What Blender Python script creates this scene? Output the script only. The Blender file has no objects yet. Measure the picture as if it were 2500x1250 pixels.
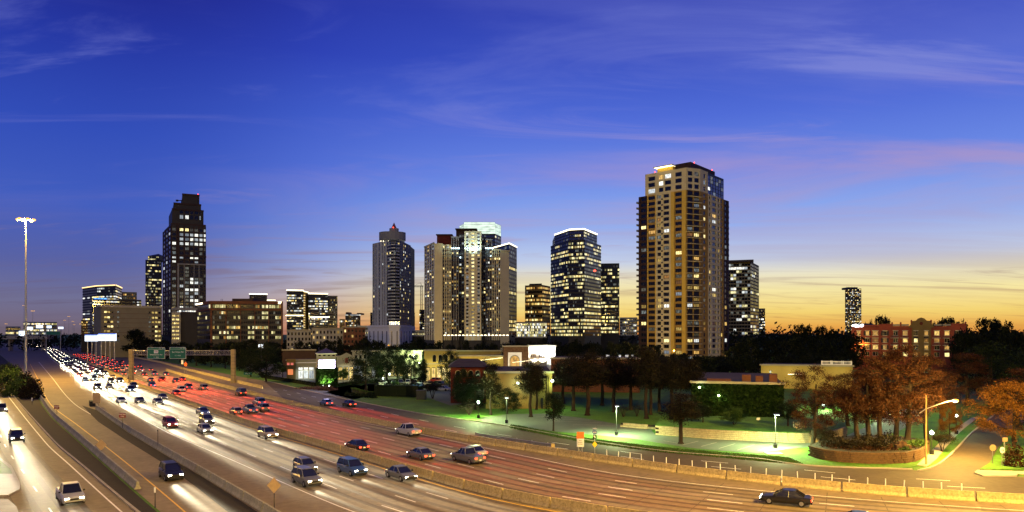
import bpy, math, random
import numpy as np
from mathutils import Vector, Matrix
R = math.radians
rnd = random.Random(7)
scene = bpy.context.scene
C = scene.collection

# ------------------------------------------------------------------ camera
H = 16.5            # eye height above the highway
FPX = 1750.0        # focal length in pixels of a 2500 pixel wide frame
HOR = 815.0         # row of the horizon
cam_d = bpy.data.cameras.new('camera')
cam = bpy.data.objects.new('camera', cam_d); C.objects.link(cam)
cam.location = (0, 0, H); cam.rotation_euler = (R(90), 0, 0)
cam_d.sensor_width = 36; cam_d.lens = 36 * FPX / 2500
cam_d.shift_y = (HOR - 625) / 2500
cam_d.clip_start = 0.5; cam_d.clip_end = 20000
scene.camera = cam

# ------------------------------------------------------------------ sky, sun, exposure
vs = scene.view_settings
vs.view_transform = 'Standard'; vs.look = 'None'; vs.exposure = 0.0; vs.gamma = 1.0; vs.use_curve_mapping = False
SUNSET_AZ = R(24)
SEED = 1
world = bpy.data.worlds.new('World'); scene.world = world; world.use_nodes = True
def s2l(c):
    return tuple((x/255/12.92 if x/255 <= .04045 else ((x/255+.055)/1.055)**2.4) for x in c)
def build_world():
    nt = world.node_tree; N = nt.nodes; L = nt.links; N.clear()
    def n(t, **kw):
        o = N.new(t)
        for k, v in kw.items(): setattr(o, k, v)
        return o
    def math_(op, a, b=None, clamp=False):
        m = n('ShaderNodeMath', operation=op, use_clamp=clamp)
        for i, v in enumerate((a, b)):
            if v is None: continue
            if isinstance(v, (int, float)): m.inputs[i].default_value = v
            else: L.new(v, m.inputs[i])
        return m.outputs[0]
    def mix(f, a, b, bt='MIX'):
        m = n('ShaderNodeMix', data_type='RGBA', blend_type=bt)
        for i, v in ((0, f), (6, a), (7, b)):
            if isinstance(v, (int, float)): m.inputs[i].default_value = v
            elif isinstance(v, tuple): m.inputs[i].default_value = (*v, 1)
            else: L.new(v, m.inputs[i])
        return m.outputs[2]
    def ramp(f, stops, interp='EASE'):
        r = n('ShaderNodeValToRGB'); cr = r.color_ramp; cr.interpolation = interp
        while len(cr.elements) < len(stops): cr.elements.new(0.5)
        for e, (p, c) in zip(cr.elements, stops):
            e.position = p; e.color = (*c, 1)
        L.new(f, r.inputs[0]); return r.outputs[0]
    tc = n('ShaderNodeTexCoord'); sep = n('ShaderNodeSeparateXYZ'); L.new(tc.outputs['Generated'], sep.inputs[0])
    x, y, z = sep.outputs
    hl = math_('SQRT', math_('ADD', math_('MULTIPLY', x, x), math_('MULTIPLY', y, y)))
    tan_e = math_('DIVIDE', z, math_('MAXIMUM', hl, 1e-4))
    el = math_('MULTIPLY', tan_e, 2.0, True)                   # 0..1 for 0..26.6 degrees
    ca = math_('DIVIDE', math_('ADD', math_('MULTIPLY', x, math.sin(SUNSET_AZ)), math_('MULTIPLY', y, math.cos(SUNSET_AZ))), math_('MAXIMUM', hl, 1e-4))
    warm = n('ShaderNodeMapRange', interpolation_type='SMOOTHERSTEP')
    L.new(ca, warm.inputs[0]); warm.inputs[1].default_value = .56; warm.inputs[2].default_value = .995
    g = lambda yy: (HOR - yy) / FPX * 2.0
    cold = ramp(el, [(0, s2l((112, 98, 108))), (g(790), s2l((116, 104, 124))), (g(740), s2l((112, 112, 148))), (g(660), s2l((88, 98, 164))), (g(540), s2l((66, 94, 190))),
                     (g(380), s2l((50, 78, 184))), (g(200), s2l((38, 57, 164))), (g(40), s2l((31, 38, 138))), (1, s2l((28, 33, 128)))], 'LINEAR')
    hot = ramp(el, [(0, s2l((218, 138, 62))), (g(795), s2l((234, 172, 80))), (g(765), s2l((244, 212, 116))), (g(715), s2l((247, 232, 166))), (g(680), s2l((236, 228, 196))), (g(640), s2l((194, 206, 232))), (g(560), s2l((146, 176, 240))),
                    (g(430), s2l((106, 136, 228))), (g(300), s2l((80, 108, 214))), (g(150), s2l((56, 80, 192))), (1, s2l((44, 56, 166)))], 'LINEAR')
    mid = ramp(el, [(0, s2l((190, 122, 92))), (g(795), s2l((216, 152, 112))), (g(760), s2l((214, 178, 150))), (g(715), s2l((196, 182, 186))), (g(660), s2l((156, 166, 210))), (g(560), s2l((110, 140, 222))),
                    (g(430), s2l((84, 112, 212))), (g(300), s2l((64, 92, 200))), (g(150), s2l((46, 66, 180))), (1, s2l((35, 45, 152)))], 'LINEAR')
    base = mix(math_('MULTIPLY', warm.outputs[0], 2.0, True), cold, mid)
    base = mix(math_('MULTIPLY', math_('SUBTRACT', warm.outputs[0], .5), 2.0, True), base, hot)
    # high thin cloud on a flat layer
    den = math_('ADD', math_('MAXIMUM', z, 0.0), 0.10)
    cv = n('ShaderNodeCombineXYZ'); L.new(math_('DIVIDE', x, den), cv.inputs[0]); L.new(math_('DIVIDE', y, den), cv.inputs[1])
    def cloud(scale, stretch, rot, lo, hi, detail, seed, dist):
        mp = n('ShaderNodeMapping'); mp.inputs['Rotation'].default_value = (0, 0, rot); mp.inputs['Scale'].default_value = (scale, scale*stretch, 1); mp.inputs['Location'].default_value = (seed, seed*.7, 0)
        L.new(cv.outputs[0], mp.inputs[0])
        t = n('ShaderNodeTexNoise'); t.inputs['Scale'].default_value = 1; t.inputs['Detail'].default_value = detail; t.inputs['Roughness'].default_value = .58; t.inputs['Distortion'].default_value = dist
        L.new(mp.outputs[0], t.inputs['Vector'])
        r = n('ShaderNodeMapRange', interpolation_type='SMOOTHSTEP'); r.inputs[1].default_value = lo; r.inputs[2].default_value = hi
        L.new(t.outputs[0], r.inputs[0]); return r.outputs[0]
    c1 = cloud(.60, 3.4, .42, .49, .71, 12, 3.1+SEED*1.7, 1.6)          # fine wisps
    c2 = cloud(.20, 1.7, .15, .40, .58, 3, 9.7+SEED*2.3, .3)            # where wisps gather
    c3 = cloud(.26, 4.2, .12, .48, .68, 9, 21.3+SEED*3.1, .8)           # long soft bands
    lowb = cloud(.085, 5.0, .05, .54, .68, 6, 5.4+SEED*1.3, .4)         # flat streaks far off
    m = math_('ADD', math_('MULTIPLY', math_('MULTIPLY', c1, c2), .95), math_('MULTIPLY', c3, .30))
    m = math_('MAXIMUM', m, math_('MULTIPLY', lowb, .55), True)
    m = math_('MULTIPLY', m, .74)
    # a lower deck of broken cloud that catches the last light, towards the sunset
    c4 = cloud(.30, 2.6, .20, .47, .66, 9, 33.7, 1.0)
    deck = ramp(el, [(0, (0, 0, 0)), (g(640), (0, 0, 0)), (g(540), (.75, .75, .75)), (g(430), (1, 1, 1)), (g(330), (.35, .35, .35)), (g(220), (0, 0, 0)), (1, (0, 0, 0))], 'EASE')
    m = math_('MAXIMUM', m, math_('MULTIPLY', math_('MULTIPLY', c4, deck), math_('MULTIPLY', warm.outputs[0], .72)), True)
    ccol_c = ramp(el, [(0, s2l((80, 66, 86))), (g(690), s2l((112, 98, 128))), (g(480), s2l((122, 122, 196))), (g(250), s2l((126, 134, 214))), (1, s2l((104, 110, 200)))], 'LINEAR')
    ccol_h = ramp(el, [(0, s2l((176, 104, 62))), (g(760), s2l((196, 152, 92))), (g(690), s2l((182, 160, 142))), (g(600), s2l((178, 160, 190))), (g(450), s2l((176, 150, 196))), (g(250), s2l((132, 140, 216))), (1, s2l((112, 122, 208)))], 'LINEAR')
    ccol = mix(warm.outputs[0], ccol_c, ccol_h)
    sky = mix(m, base, ccol)
    # the physical sky of a sun just below the horizon, faint under the twilight colours
    nis = n('ShaderNodeTexSky', sky_type='NISHITA', sun_disc=False, sun_elevation=R(-2), sun_rotation=SUNSET_AZ, altitude=20, air_density=1.2, dust_density=.6, ozone_density=3)
    sc_ = n('ShaderNodeVectorMath', operation='SCALE'); L.new(nis.outputs[0], sc_.inputs[0]); sc_.inputs['Scale'].default_value = .015
    sky = mix(1.0, sky, sc_.outputs[0], 'ADD')
    below = math_('LESS_THAN', z, -0.002)
    sky = mix(below, sky, s2l((38, 32, 36)))
    bg = n('ShaderNodeBackground'); L.new(sky, bg.inputs[0]); bg.inputs[1].default_value = 1.0
    out = n('ShaderNodeOutputWorld'); L.new(bg.outputs[0], out.inputs[0])
build_world()
sun_d = bpy.data.lights.new('sun', 'SUN'); sun_d.energy = 0.38; sun_d.angle = R(25); sun_d.color = (1.0, .88, .54)
sun = bpy.data.objects.new('sun', sun_d); C.objects.link(sun)
sun.rotation_euler = (R(70), 0, R(-14))      # weak lamp added behind the camera to light the facades, standing in for city glow
scene.cycles.use_light_tree = True
scene.cycles.max_bounces = 4; scene.cycles.diffuse_bounces = 2; scene.cycles.glossy_bounces = 2; scene.cycles.transmission_bounces = 2
scene.cycles.sample_clamp_indirect = 3.0; scene.cycles.caustics_reflective = False; scene.cycles.caustics_refractive = False

# ------------------------------------------------------------------ picture measure -> place
def G(px, py):                      # a point on the ground seen at that row and column
    d = H * FPX / (py - HOR); return Vector(((px - 1250) / FPX * d, d, 0))
def GD(py): return H * FPX / (py - HOR)
def perp(px, pc, D):                # depth at column px of the plane facing the eye through column pc at depth D
    k = (pc - 1250) / FPX; return D * (k * k + 1) / (k * (px - 1250) / FPX + 1)
def X(px, D): return (px - 1250) / FPX * D
def Zh(py, D): return H + (HOR - py) / FPX * D

# ------------------------------------------------------------------ materials
def nodes_of(name):
    m = bpy.data.materials.new(name); m.use_nodes = True
    nt = m.node_tree; return m, nt, nt.nodes['Principled BSDF']
def mat(name, col, rough=.8, var=.25, scale=1.0, bump=0.0, metal=0.0, spec=.3, col2=None, stretch=(1,1,1), coord='Object', scale2=None):
    m, nt, b = nodes_of(name)
    b.inputs['Roughness'].default_value = rough; b.inputs['Metallic'].default_value = metal
    b.inputs['Specular IOR Level'].default_value = spec
    tc = nt.nodes.new('ShaderNodeTexCoord'); mp = nt.nodes.new('ShaderNodeMapping'); mp.inputs['Scale'].default_value = stretch
    nt.links.new(tc.outputs[coord], mp.inputs[0])
    t = nt.nodes.new('ShaderNodeTexNoise'); t.inputs['Scale'].default_value = scale; t.inputs['Detail'].default_value = 6; t.inputs['Roughness'].default_value = .65
    nt.links.new(mp.outputs[0], t.inputs['Vector'])
    f = t.outputs[0]
    if scale2:
        t2 = nt.nodes.new('ShaderNodeTexNoise'); t2.inputs['Scale'].default_value = scale2; t2.inputs['Detail'].default_value = 4
        nt.links.new(tc.outputs[coord], t2.inputs['Vector'])
        a = nt.nodes.new('ShaderNodeMath'); a.operation = 'MULTIPLY_ADD'; a.inputs[1].default_value = .5; a.inputs[2].default_value = 0
        nt.links.new(t.outputs[0], a.inputs[0])
        a2 = nt.nodes.new('ShaderNodeMath'); a2.operation = 'MULTIPLY_ADD'; a2.inputs[1].default_value = .5
        nt.links.new(t2.outputs[0], a2.inputs[0]); nt.links.new(a.outputs[0], a2.inputs[2]); f = a2.outputs[0]
    r = nt.nodes.new('ShaderNodeValToRGB'); nt.links.new(f, r.inputs[0])
    c2 = col2 or tuple(c * (1 + var) for c in col); c1 = tuple(c * (1 - var) for c in col)
    r.color_ramp.elements[0].position = .32; r.color_ramp.elements[0].color = (*c1, 1)
    r.color_ramp.elements[1].position = .68; r.color_ramp.elements[1].color = (*[min(c, 1) for c in c2], 1)
    nt.links.new(r.outputs[0], b.inputs['Base Color'])
    if bump:
        bp = nt.nodes.new('ShaderNodeBump'); bp.inputs['Strength'].default_value = bump; bp.inputs['Distance'].default_value = .05
        nt.links.new(f, bp.inputs['Height']); nt.links.new(bp.outputs[0], b.inputs['Normal'])
    return m
def leafmat(name, a, bcol, trans=.25):
    m, nt, b = nodes_of(name)
    g = nt.nodes.new('ShaderNodeNewGeometry'); r = nt.nodes.new('ShaderNodeValToRGB')
    nt.links.new(g.outputs['Random Per Island'], r.inputs[0])
    r.color_ramp.elements[0].color = (*a, 1); r.color_ramp.elements[1].color = (*bcol, 1)
    nt.links.new(r.outputs[0], b.inputs['Base Color']); b.inputs['Roughness'].default_value = .7; b.inputs['Specular IOR Level'].default_value = .15
    tr = nt.nodes.new('ShaderNodeBsdfTranslucent'); nt.links.new(r.outputs[0], tr.inputs[0])
    mx = nt.nodes.new('ShaderNodeMixShader'); mx.inputs[0].default_value = trans
    nt.links.new(b.outputs[0], mx.inputs[1]); nt.links.new(tr.outputs[0], mx.inputs[2])
    nt.links.new(mx.outputs[0], nt.nodes['Material Output'].inputs[0]); return m
def emit(name, col, s, sample='NONE'):
    m, nt, b = nodes_of(name)
    b.inputs['Base Color'].default_value = (*[c * .5 for c in col], 1); b.inputs['Emission Color'].default_value = (*col, 1); b.inputs['Emission Strength'].default_value = s
    m.cycles.emission_sampling = sample; return m
def litpane(name, ca, cb, s, pat=.6, scale=(1.1, 1.1, .7)):
    """a lit room behind glass: colour and strength differ from pane to pane, furniture and blinds break it up"""
    m, nt, b = nodes_of(name)
    g = nt.nodes.new('ShaderNodeNewGeometry'); oi = nt.nodes.new('ShaderNodeObjectInfo')
    ad = nt.nodes.new('ShaderNodeMath'); ad.operation = 'ADD'; nt.links.new(g.outputs['Random Per Island'], ad.inputs[0]); nt.links.new(oi.outputs['Random'], ad.inputs[1])
    fr = nt.nodes.new('ShaderNodeMath'); fr.operation = 'FRACT'; nt.links.new(ad.outputs[0], fr.inputs[0])
    mx = nt.nodes.new('ShaderNodeMix'); mx.data_type = 'RGBA'; nt.links.new(fr.outputs[0], mx.inputs[0])
    mx.inputs[6].default_value = (*ca, 1); mx.inputs[7].default_value = (*cb, 1)
    t = nt.nodes.new('ShaderNodeTexNoise'); t.inputs['Scale'].default_value = 1; t.inputs['Detail'].default_value = 2
    mp = nt.nodes.new('ShaderNodeMapping'); mp.inputs['Scale'].default_value = scale
    nt.links.new(g.outputs['Position'], mp.inputs[0]); nt.links.new(mp.outputs[0], t.inputs['Vector'])
    mr = nt.nodes.new('ShaderNodeMapRange'); nt.links.new(t.outputs[0], mr.inputs[0]); mr.inputs[1].default_value = .36; mr.inputs[2].default_value = .58; mr.inputs[3].default_value = s * (1 - pat); mr.inputs[4].default_value = s
    m2 = nt.nodes.new('ShaderNodeMath'); m2.operation = 'MULTIPLY'; nt.links.new(mr.outputs[0], m2.inputs[0])
    a3 = nt.nodes.new('ShaderNodeMath'); a3.operation = 'MULTIPLY_ADD'; nt.links.new(fr.outputs[0], a3.inputs[0]); a3.inputs[1].default_value = 1.2; a3.inputs[2].default_value = .15
    nt.links.new(a3.outputs[0], m2.inputs[1])
    b.inputs['Base Color'].default_value = (.02, .02, .02, 1); b.inputs['Roughness'].default_value = .1
    nt.links.new(mx.outputs[2], b.inputs['Emission Color']); nt.links.new(m2.outputs[0], b.inputs['Emission Strength'])
    m.cycles.emission_sampling = 'NONE'; return m
M = {}
M['lawn'] = mat('lawn', (.050, .135, .005), .9, .65, .22, .3, scale2=3)
M['earth'] = mat('earth', (.016, .012, .008), .95, .5, .5, .3, scale2=4)
M['concrete_road'] = mat('concrete_road', (.175, .135, .080), .72, .30, .12, .08, spec=.18, scale2=1.3)
M['asphalt'] = mat('asphalt', (.075, .058, .038), .75, .3, .15, .1, spec=.15, scale2=1.5)
M['lot'] = mat('parking_concrete', (.085, .095, .075), .75, .2, .15, .05, scale2=1.1)
M['pave'] = mat('pavement_concrete', (.30, .27, .22), .85, .15, .6)
M['barrier'] = mat('barrier_concrete', (.38, .30, .14), .85, .5, .5, .1, stretch=(1, 1, .25), scale2=5)
M['barrier_old'] = mat('old_barrier_concrete', (.26, .25, .19), .9, .4, .9, .1, stretch=(1, 1, .25), scale2=5)
M['track'] = mat('tyre_polished_concrete', (.095, .070, .040), .7, .35, .25, .05, spec=.18, scale2=2.5)
M['paint'] = mat('road_paint_white', (.72, .70, .64), .6, .15, 2)
M['painty'] = mat('road_paint_yellow', (.70, .42, .04), .6, .15, 2)
M['steel'] = mat('galvanised_steel', (.36, .36, .36), .45, .15, 3, metal=.7)
M['darksteel'] = mat('dark_steel', (.03, .03, .033), .5, .2, 3, metal=.3)
M['poleconc'] = mat('gantry_column_concrete', (.52, .38, .14), .85, .15, .8, .05)
M['green_sign'] = mat('sign_green', (.012, .14, .085), .5, .1, 1, spec=.4)
M['white_sign'] = mat('sign_white', (.75, .76, .74), .5, .05, 1)
M['signback'] = mat('sign_back_aluminium', (.42, .30, .16), .6, .15, 2, metal=.2)
M['maroon_sign'] = mat('sign_maroon', (.20, .035, .03), .6, .15, 2)
M['orange_sign'] = mat('sign_orange', (.85, .16, .03), .5, .08, 2)
M['yellow_sign'] = mat('sign_yellow', (.85, .55, .03), .5, .08, 2)
M['blue_sign'] = mat('sign_blue', (.06, .09, .28), .5, .08, 2)
M['black'] = mat('black_rubber', (.014, .014, .014), .8, .2, 3)
M['brick'] = mat('red_brick', (.26, .060, .028), .9, .25, 1.2, scale2=6)
M['brick2'] = mat('brown_brick', (.11, .045, .022), .9, .2, .3)
M['stone'] = mat('retaining_stone', (.28, .22, .14), .9, .35, 1.5, .2)
M['stone_r'] = mat('brown_wall_block', (.105, .058, .028), .9, .35, 1.5, .2)
M['stucco_y'] = mat('yellow_stucco', (.36, .28, .07), .9, .1, .4)
M['stucco_c'] = mat('cream_stucco', (.28, .265, .19), .9, .1, .4)
M['stucco_w'] = mat('white_stucco', (.78, .78, .74), .9, .06, .4)
M['stucco_r'] = mat('red_stucco', (.095, .016, .009), .9, .2, .4)
M['tan'] = mat('tan_stucco', (.17, .12, .035), .9, .12, .4)
M['roof_dark'] = mat('dark_roof', (.035, .025, .022), .9, .3, .5)
M['beige'] = mat('beige_panel', (.20, .18, .11), .9, .1, .2)
M['beige2'] = mat('pale_beige_panel', (.34, .32, .23), .9, .1, .2)
M['ochre'] = mat('ochre_panel', (.58, .40, .065), .85, .12, .15)
M['ochre2'] = mat('brown_ochre_panel', (.32, .20, .04), .85, .12, .15)
M['cream_p'] = mat('cream_panel', (.56, .50, .28), .85, .08, .15)
M['greyw'] = mat('grey_white_panel', (.50, .52, .44), .85, .08, .15)
M['greyp'] = mat('grey_panel', (.22, .22, .20), .85, .1, .15)
M['dark'] = mat('dark_panel', (.018, .017, .018), .55, .2, .3)
M['darkbrown'] = mat('dark_brown_panel', (.030, .014, .010), .7, .2, .3)
M['navy'] = mat('dark_blue_spandrel', (.008, .009, .014), .45, .2, .3, spec=.3)
M['ivy'] = leafmat('ivy_leaves', (.006, .016, .003), (.024, .055, .010))
M['glass'] = mat('dark_window_glass', (.004, .005, .007), .12, .2, .2, spec=.4)
M['glass_b'] = mat('blue_window_glass', (.02, .025, .07), .10, .2, .2, spec=1.0)
M['lit_y'] = litpane('lit_room_yellow', (1, .64, .12), (1, .84, .36), 1.7)
M['lit_w'] = litpane('lit_room_white', (.75, .88, 1), (1, .97, .82), 1.35, .45)
M['lit_o'] = litpane('lit_room_amber', (1, .42, .08), (1, .66, .18), .95)
M['lit_d'] = litpane('lit_room_dim', (.8, .7, .4), (.5, .6, .6), .28, .8)
M['lit_g'] = litpane('lit_office_yellow_green', (.95, .85, .28), (1, .90, .50), 1.15, .65)
M['strip'] = emit('light_strip', (1, .86, .55), 4.5)
M['strip_o'] = emit('light_strip_warm', (1, .66, .26), 2.2)
M['lamp_w'] = emit('lamp_white', (.85, 1, .92), 14)
M['lamp_o'] = emit('lamp_sodium', (1, .50, .08), 1.9)
M['lamp_r'] = emit('beacon_red', (1, .06, .03), 6)
M['head'] = emit('headlight_lit', (1, .90, .66), 30)
M['tail'] = emit('taillight_lit', (1, .05, .02), 7)
M['screen'] = emit('screen_lit', (.70, .62, 1), 34, 'AUTO')
M['bill'] = emit('billboard_lit', (.72, .84, 1), 1.9)
M['bark'] = mat('bark', (.018, .011, .007), .95, .35, 6, .4, stretch=(1, 1, .3))
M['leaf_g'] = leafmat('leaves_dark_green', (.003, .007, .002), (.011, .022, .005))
M['leaf_m'] = leafmat('leaves_mid_green', (.02, .045, .008), (.06, .11, .02))
M['leaf_r'] = leafmat('leaves_rust', (.008, .0035, .0015), (.074, .026, .008))
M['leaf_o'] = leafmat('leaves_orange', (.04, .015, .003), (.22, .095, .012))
M['leaf_b'] = leafmat('leaves_brown_green', (.005, .006, .003), (.022, .016, .007))
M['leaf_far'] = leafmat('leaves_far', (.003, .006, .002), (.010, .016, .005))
M['flower'] = leafmat('flower_bed_leaves', (.05, .02, .03), (.20, .10, .08))
M['tyre'] = M['black']
M['rim'] = mat('wheel_rim', (.35, .35, .36), .4, .1, 3, metal=.8)
M['car_glass'] = mat('car_glass', (.008, .009, .011), .08, .1, 1, spec=.7)
CARCOL = {'white': (.62, .62, .60), 'silver': (.34, .35, .36), 'grey': (.11, .115, .12), 'black': (.012, .012, .013), 'red': (.28, .015, .012), 'blue': (.03, .07, .20), 'beige': (.36, .30, .22)}
for k, v in CARCOL.items():
    mm = mat('car_paint_' + k, v, .28, .05, 1, spec=.5); M['car_' + k] = mm

# ------------------------------------------------------------------ mesh helpers
class MB:
    def __init__(s): s.v = []; s.f = []; s.mi = []; s.cur = 0
    def quad(s, *p):
        i = len(s.v); s.v += [tuple(q) for q in p]; s.f.append(tuple(range(i, i + len(p)))); s.mi.append(s.cur)
    def hexa(s, p):
        i = len(s.v); s.v += [tuple(q) for q in p]
        for f in ((0, 3, 2, 1), (4, 5, 6, 7), (0, 1, 5, 4), (1, 2, 6, 5), (2, 3, 7, 6), (3, 0, 4, 7)):
            s.f.append(tuple(i + k for k in f)); s.mi.append(s.cur)
    def box(s, x0, x1, y0, y1, z0, z1):
        s.hexa([(x0, y0, z0), (x1, y0, z0), (x1, y1, z0), (x0, y1, z0), (x0, y0, z1), (x1, y0, z1), (x1, y1, z1), (x0, y1, z1)])
    def prism(s, poly, z0, z1):
        n = len(poly); i = len(s.v)
        s.v += [(p[0], p[1], z0) for p in poly] + [(p[0], p[1], z1) for p in poly]
        s.f.append(tuple(range(i + n - 1, i - 1, -1))); s.mi.append(s.cur)
        s.f.append(tuple(range(i + n, i + 2 * n))); s.mi.append(s.cur)
        for k in range(n):
            q = (k + 1) % n; s.f.append((i + k, i + q, i + n + q, i + n + k)); s.mi.append(s.cur)
    def tube(s, a, b, r0, r1=None, n=6, caps=True):
        a = Vector(a); b = Vector(b); r1 = r0 if r1 is None else r1
        d = (b - a)
        if d.length < 1e-6: return
        d.normalize(); u = d.orthogonal().normalized(); w = d.cross(u); i = len(s.v)
        for p, r in ((a, r0), (b, r1)):
            for k in range(n):
                t = 2 * math.pi * k / n; s.v.append(tuple(p + u * (math.cos(t) * r) + w * (math.sin(t) * r)))
        for k in range(n):
            q = (k + 1) % n; s.f.append((i + k, i + q, i + n + q, i + n + k)); s.mi.append(s.cur)
        if caps:
            s.f.append(tuple(range(i + n - 1, i - 1, -1))); s.mi.append(s.cur); s.f.append(tuple(range(i + n, i + 2 * n))); s.mi.append(s.cur)
    def ball(s, c, rx, rz, n=8, m=5):
        i = len(s.v); c = Vector(c)
        for a in range(m + 1):
            t = math.pi * a / m
            for k in range(n):
                p = 2 * math.pi * k / n; s.v.append((c.x + rx * math.sin(t) * math.cos(p), c.y + rx * math.sin(t) * math.sin(p), c.z + rz * math.cos(t)))
        for a in range(m):
            for k in range(n):
                q = (k + 1) % n; s.f.append((i + a * n + k, i + (a + 1) * n + k, i + (a + 1) * n + q, i + a * n + q)); s.mi.append(s.cur)
    def mesh(s, name, mats, origin=(0, 0, 0), smooth=False):
        o = Vector(origin)
        me = bpy.data.meshes.new(name)
        me.from_pydata([(a - o.x, b - o.y, c - o.z) for a, b, c in s.v], [], s.f)
        for m in (mats if isinstance(mats, (list, tuple)) else [mats]): me.materials.append(M[m] if isinstance(m, str) else m)
        me.polygons.foreach_set('material_index', s.mi)
        if smooth: me.polygons.foreach_set('use_smooth', [True] * len(s.f))
        me.update(); return me
    def build(s, name, mats, parent=None, origin=None, smooth=False):
        if origin is None: origin = tuple(parent['_o']) if parent is not None and '_o' in parent else (0, 0, 0)
        ob = bpy.data.objects.new(name, s.mesh(name, mats, origin, smooth)); C.objects.link(ob)
        if parent is not None: ob.parent = parent
        return ob
def tag(o, label, cat, group=None, kind=None):
    o['label'] = label; o['category'] = cat
    if group: o['group'] = group
    if kind: o['kind'] = kind
    return o
def thing(name, label, cat, loc=(0, 0, 0), rz=0, group=None):
    o = bpy.data.objects.new(name, None); C.objects.link(o); o.location = loc; o.rotation_euler = (0, 0, rz)
    o.empty_display_size = .2
    tag(o, label, cat, group); o['_o'] = list(loc); return o
def local(t): t['_o'] = [0, 0, 0]; return t
def inst(name, me, parent, loc=(0, 0, 0), rz=0, scale=(1, 1, 1)):
    o = bpy.data.objects.new(name, me); C.objects.link(o); o.parent = parent; o.location = loc; o.rotation_euler = (0, 0, rz); o.scale = scale; return o
def structure(o): o['kind'] = 'structure'; return o
def stuff(o): o['kind'] = 'stuff'; return o
def lamp(kind, name, loc, power, col, parent=None, radius=.3, target=None, spot=R(120), blend=.6):
    d = bpy.data.lights.new(name, kind); d.energy = power; d.color = col
    if kind in ('POINT', 'SPOT'): d.shadow_soft_size = radius
    if kind == 'SPOT': d.spot_size = spot; d.spot_blend = blend
    o = bpy.data.objects.new(name, d); C.objects.link(o)
    if parent is not None:
        o.parent = parent; po = Vector(parent['_o']); o.location = Vector(loc) - po
    else: o.location = loc
    if target is not None:
        o.rotation_euler = (Vector(target) - Vector(loc)).to_track_quat('-Z', 'Y').to_euler()
    return o
def text(body, size, loc, rot, m, parent, extrude=.01, name='lettering', align='CENTER', sx=1):
    c = bpy.data.curves.new(name, 'FONT'); c.body = body; c.size = size; c.align_x = align; c.align_y = 'CENTER'; c.extrude = extrude; c.resolution_u = 2
    c.materials.append(M[m]); o = bpy.data.objects.new(name, c); C.objects.link(o); o.parent = parent
    o.location = Vector(loc) - Vector(parent['_o']); o.rotation_euler = rot; o.scale = (sx, 1, 1); return o

class Curve:
    def __init__(s, pts, px=True, step=2.0):
        P = [G(*p) for p in pts] if px else [Vector((p[0], p[1], 0)) for p in pts]
        dense = []
        for i in range(len(P) - 1):
            a = P[max(i - 1, 0)]; b = P[i]; c = P[i + 1]; d = P[min(i + 2, len(P) - 1)]
            m1 = (c - a) * .5; m2 = (d - b) * .5; L = (c - b).length
            if i > 0: m1 = (c - a).normalized() * L
            if i + 2 < len(P): m2 = (d - b).normalized() * L
            n = max(2, int(L / step))
            for k in range(n):
                t = k / n; t2 = t * t; t3 = t2 * t
                dense.append(b * (2*t3 - 3*t2 + 1) + m1 * (t3 - 2*t2 + t) + c * (-2*t3 + 3*t2) + m2 * (t3 - t2))
        dense.append(P[-1]); s.p = dense
        s.s = [0]
        for a, b in zip(dense, dense[1:]): s.s.append(s.s[-1] + (b - a).length)
        s.len = s.s[-1]
    def at(s, d, off=0.0):
        d = min(max(d, 0), s.len - 1e-4)
        import bisect
        i = min(max(bisect.bisect_right(s.s, d) - 1, 0), len(s.p) - 2)
        a, b = s.p[i], s.p[i + 1]; t = (d - s.s[i]) / max(s.s[i + 1] - s.s[i], 1e-6)
        # smooth tangent
        a0 = s.p[max(i - 2, 0)]; b0 = s.p[min(i + 3, len(s.p) - 1)]
        tan = (b0 - a0).normalized(); p = a.lerp(b, t)
        return p + Vector((-tan.y, tan.x, 0)) * off, tan
    def offset(s, off, step=3.0, d0=0, d1=None):
        d1 = s.len if d1 is None else d1; n = max(2, int((d1 - d0) / step))
        return [s.at(d0 + (d1 - d0) * k / n, off)[0] for k in range(n + 1)]
    def near(s, p):
        p = Vector(p); i = min(range(len(s.p)), key=lambda k: (s.p[k] - p).length_squared); return s.s[i]
def band(name, A, B, z, m, parent=None):
    n = max(len(A), len(B)); mb = MB()
    def rs(P):
        L = [0]
        for a, b in zip(P, P[1:]): L.append(L[-1] + (b - a).length)
        out = []; j = 0
        for k in range(n):
            d = L[-1] * k / (n - 1)
            while j < len(P) - 2 and L[j + 1] < d: j += 1
            t = (d - L[j]) / max(L[j + 1] - L[j], 1e-6); out.append(P[j].lerp(P[j + 1], min(max(t, 0), 1)))
        return out
    A = rs(A); B = rs(B)
    for i in range(n - 1):
        mb.quad((A[i].x, A[i].y, z), (A[i+1].x, A[i+1].y, z), (B[i+1].x, B[i+1].y, z), (B[i].x, B[i].y, z))
    return mb.build(name, m, parent)
def poly(name, pts, z, m, thick=None):
    P = [G(*p) for p in pts]; mb = MB()
    if thick:
        a = sum(P[i].x * P[(i+1) % len(P)].y - P[(i+1) % len(P)].x * P[i].y for i in range(len(P)))
        if a < 0: P = P[::-1]
        mb.prism(P, z, z + thick)
    else:
        a = sum(P[i].x * P[(i+1) % len(P)].y - P[(i+1) % len(P)].x * P[i].y for i in range(len(P)))
        if a < 0: P = P[::-1]
        mb.quad(*[(p.x, p.y, z) for p in P])
    return mb.build(name, m)
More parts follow.
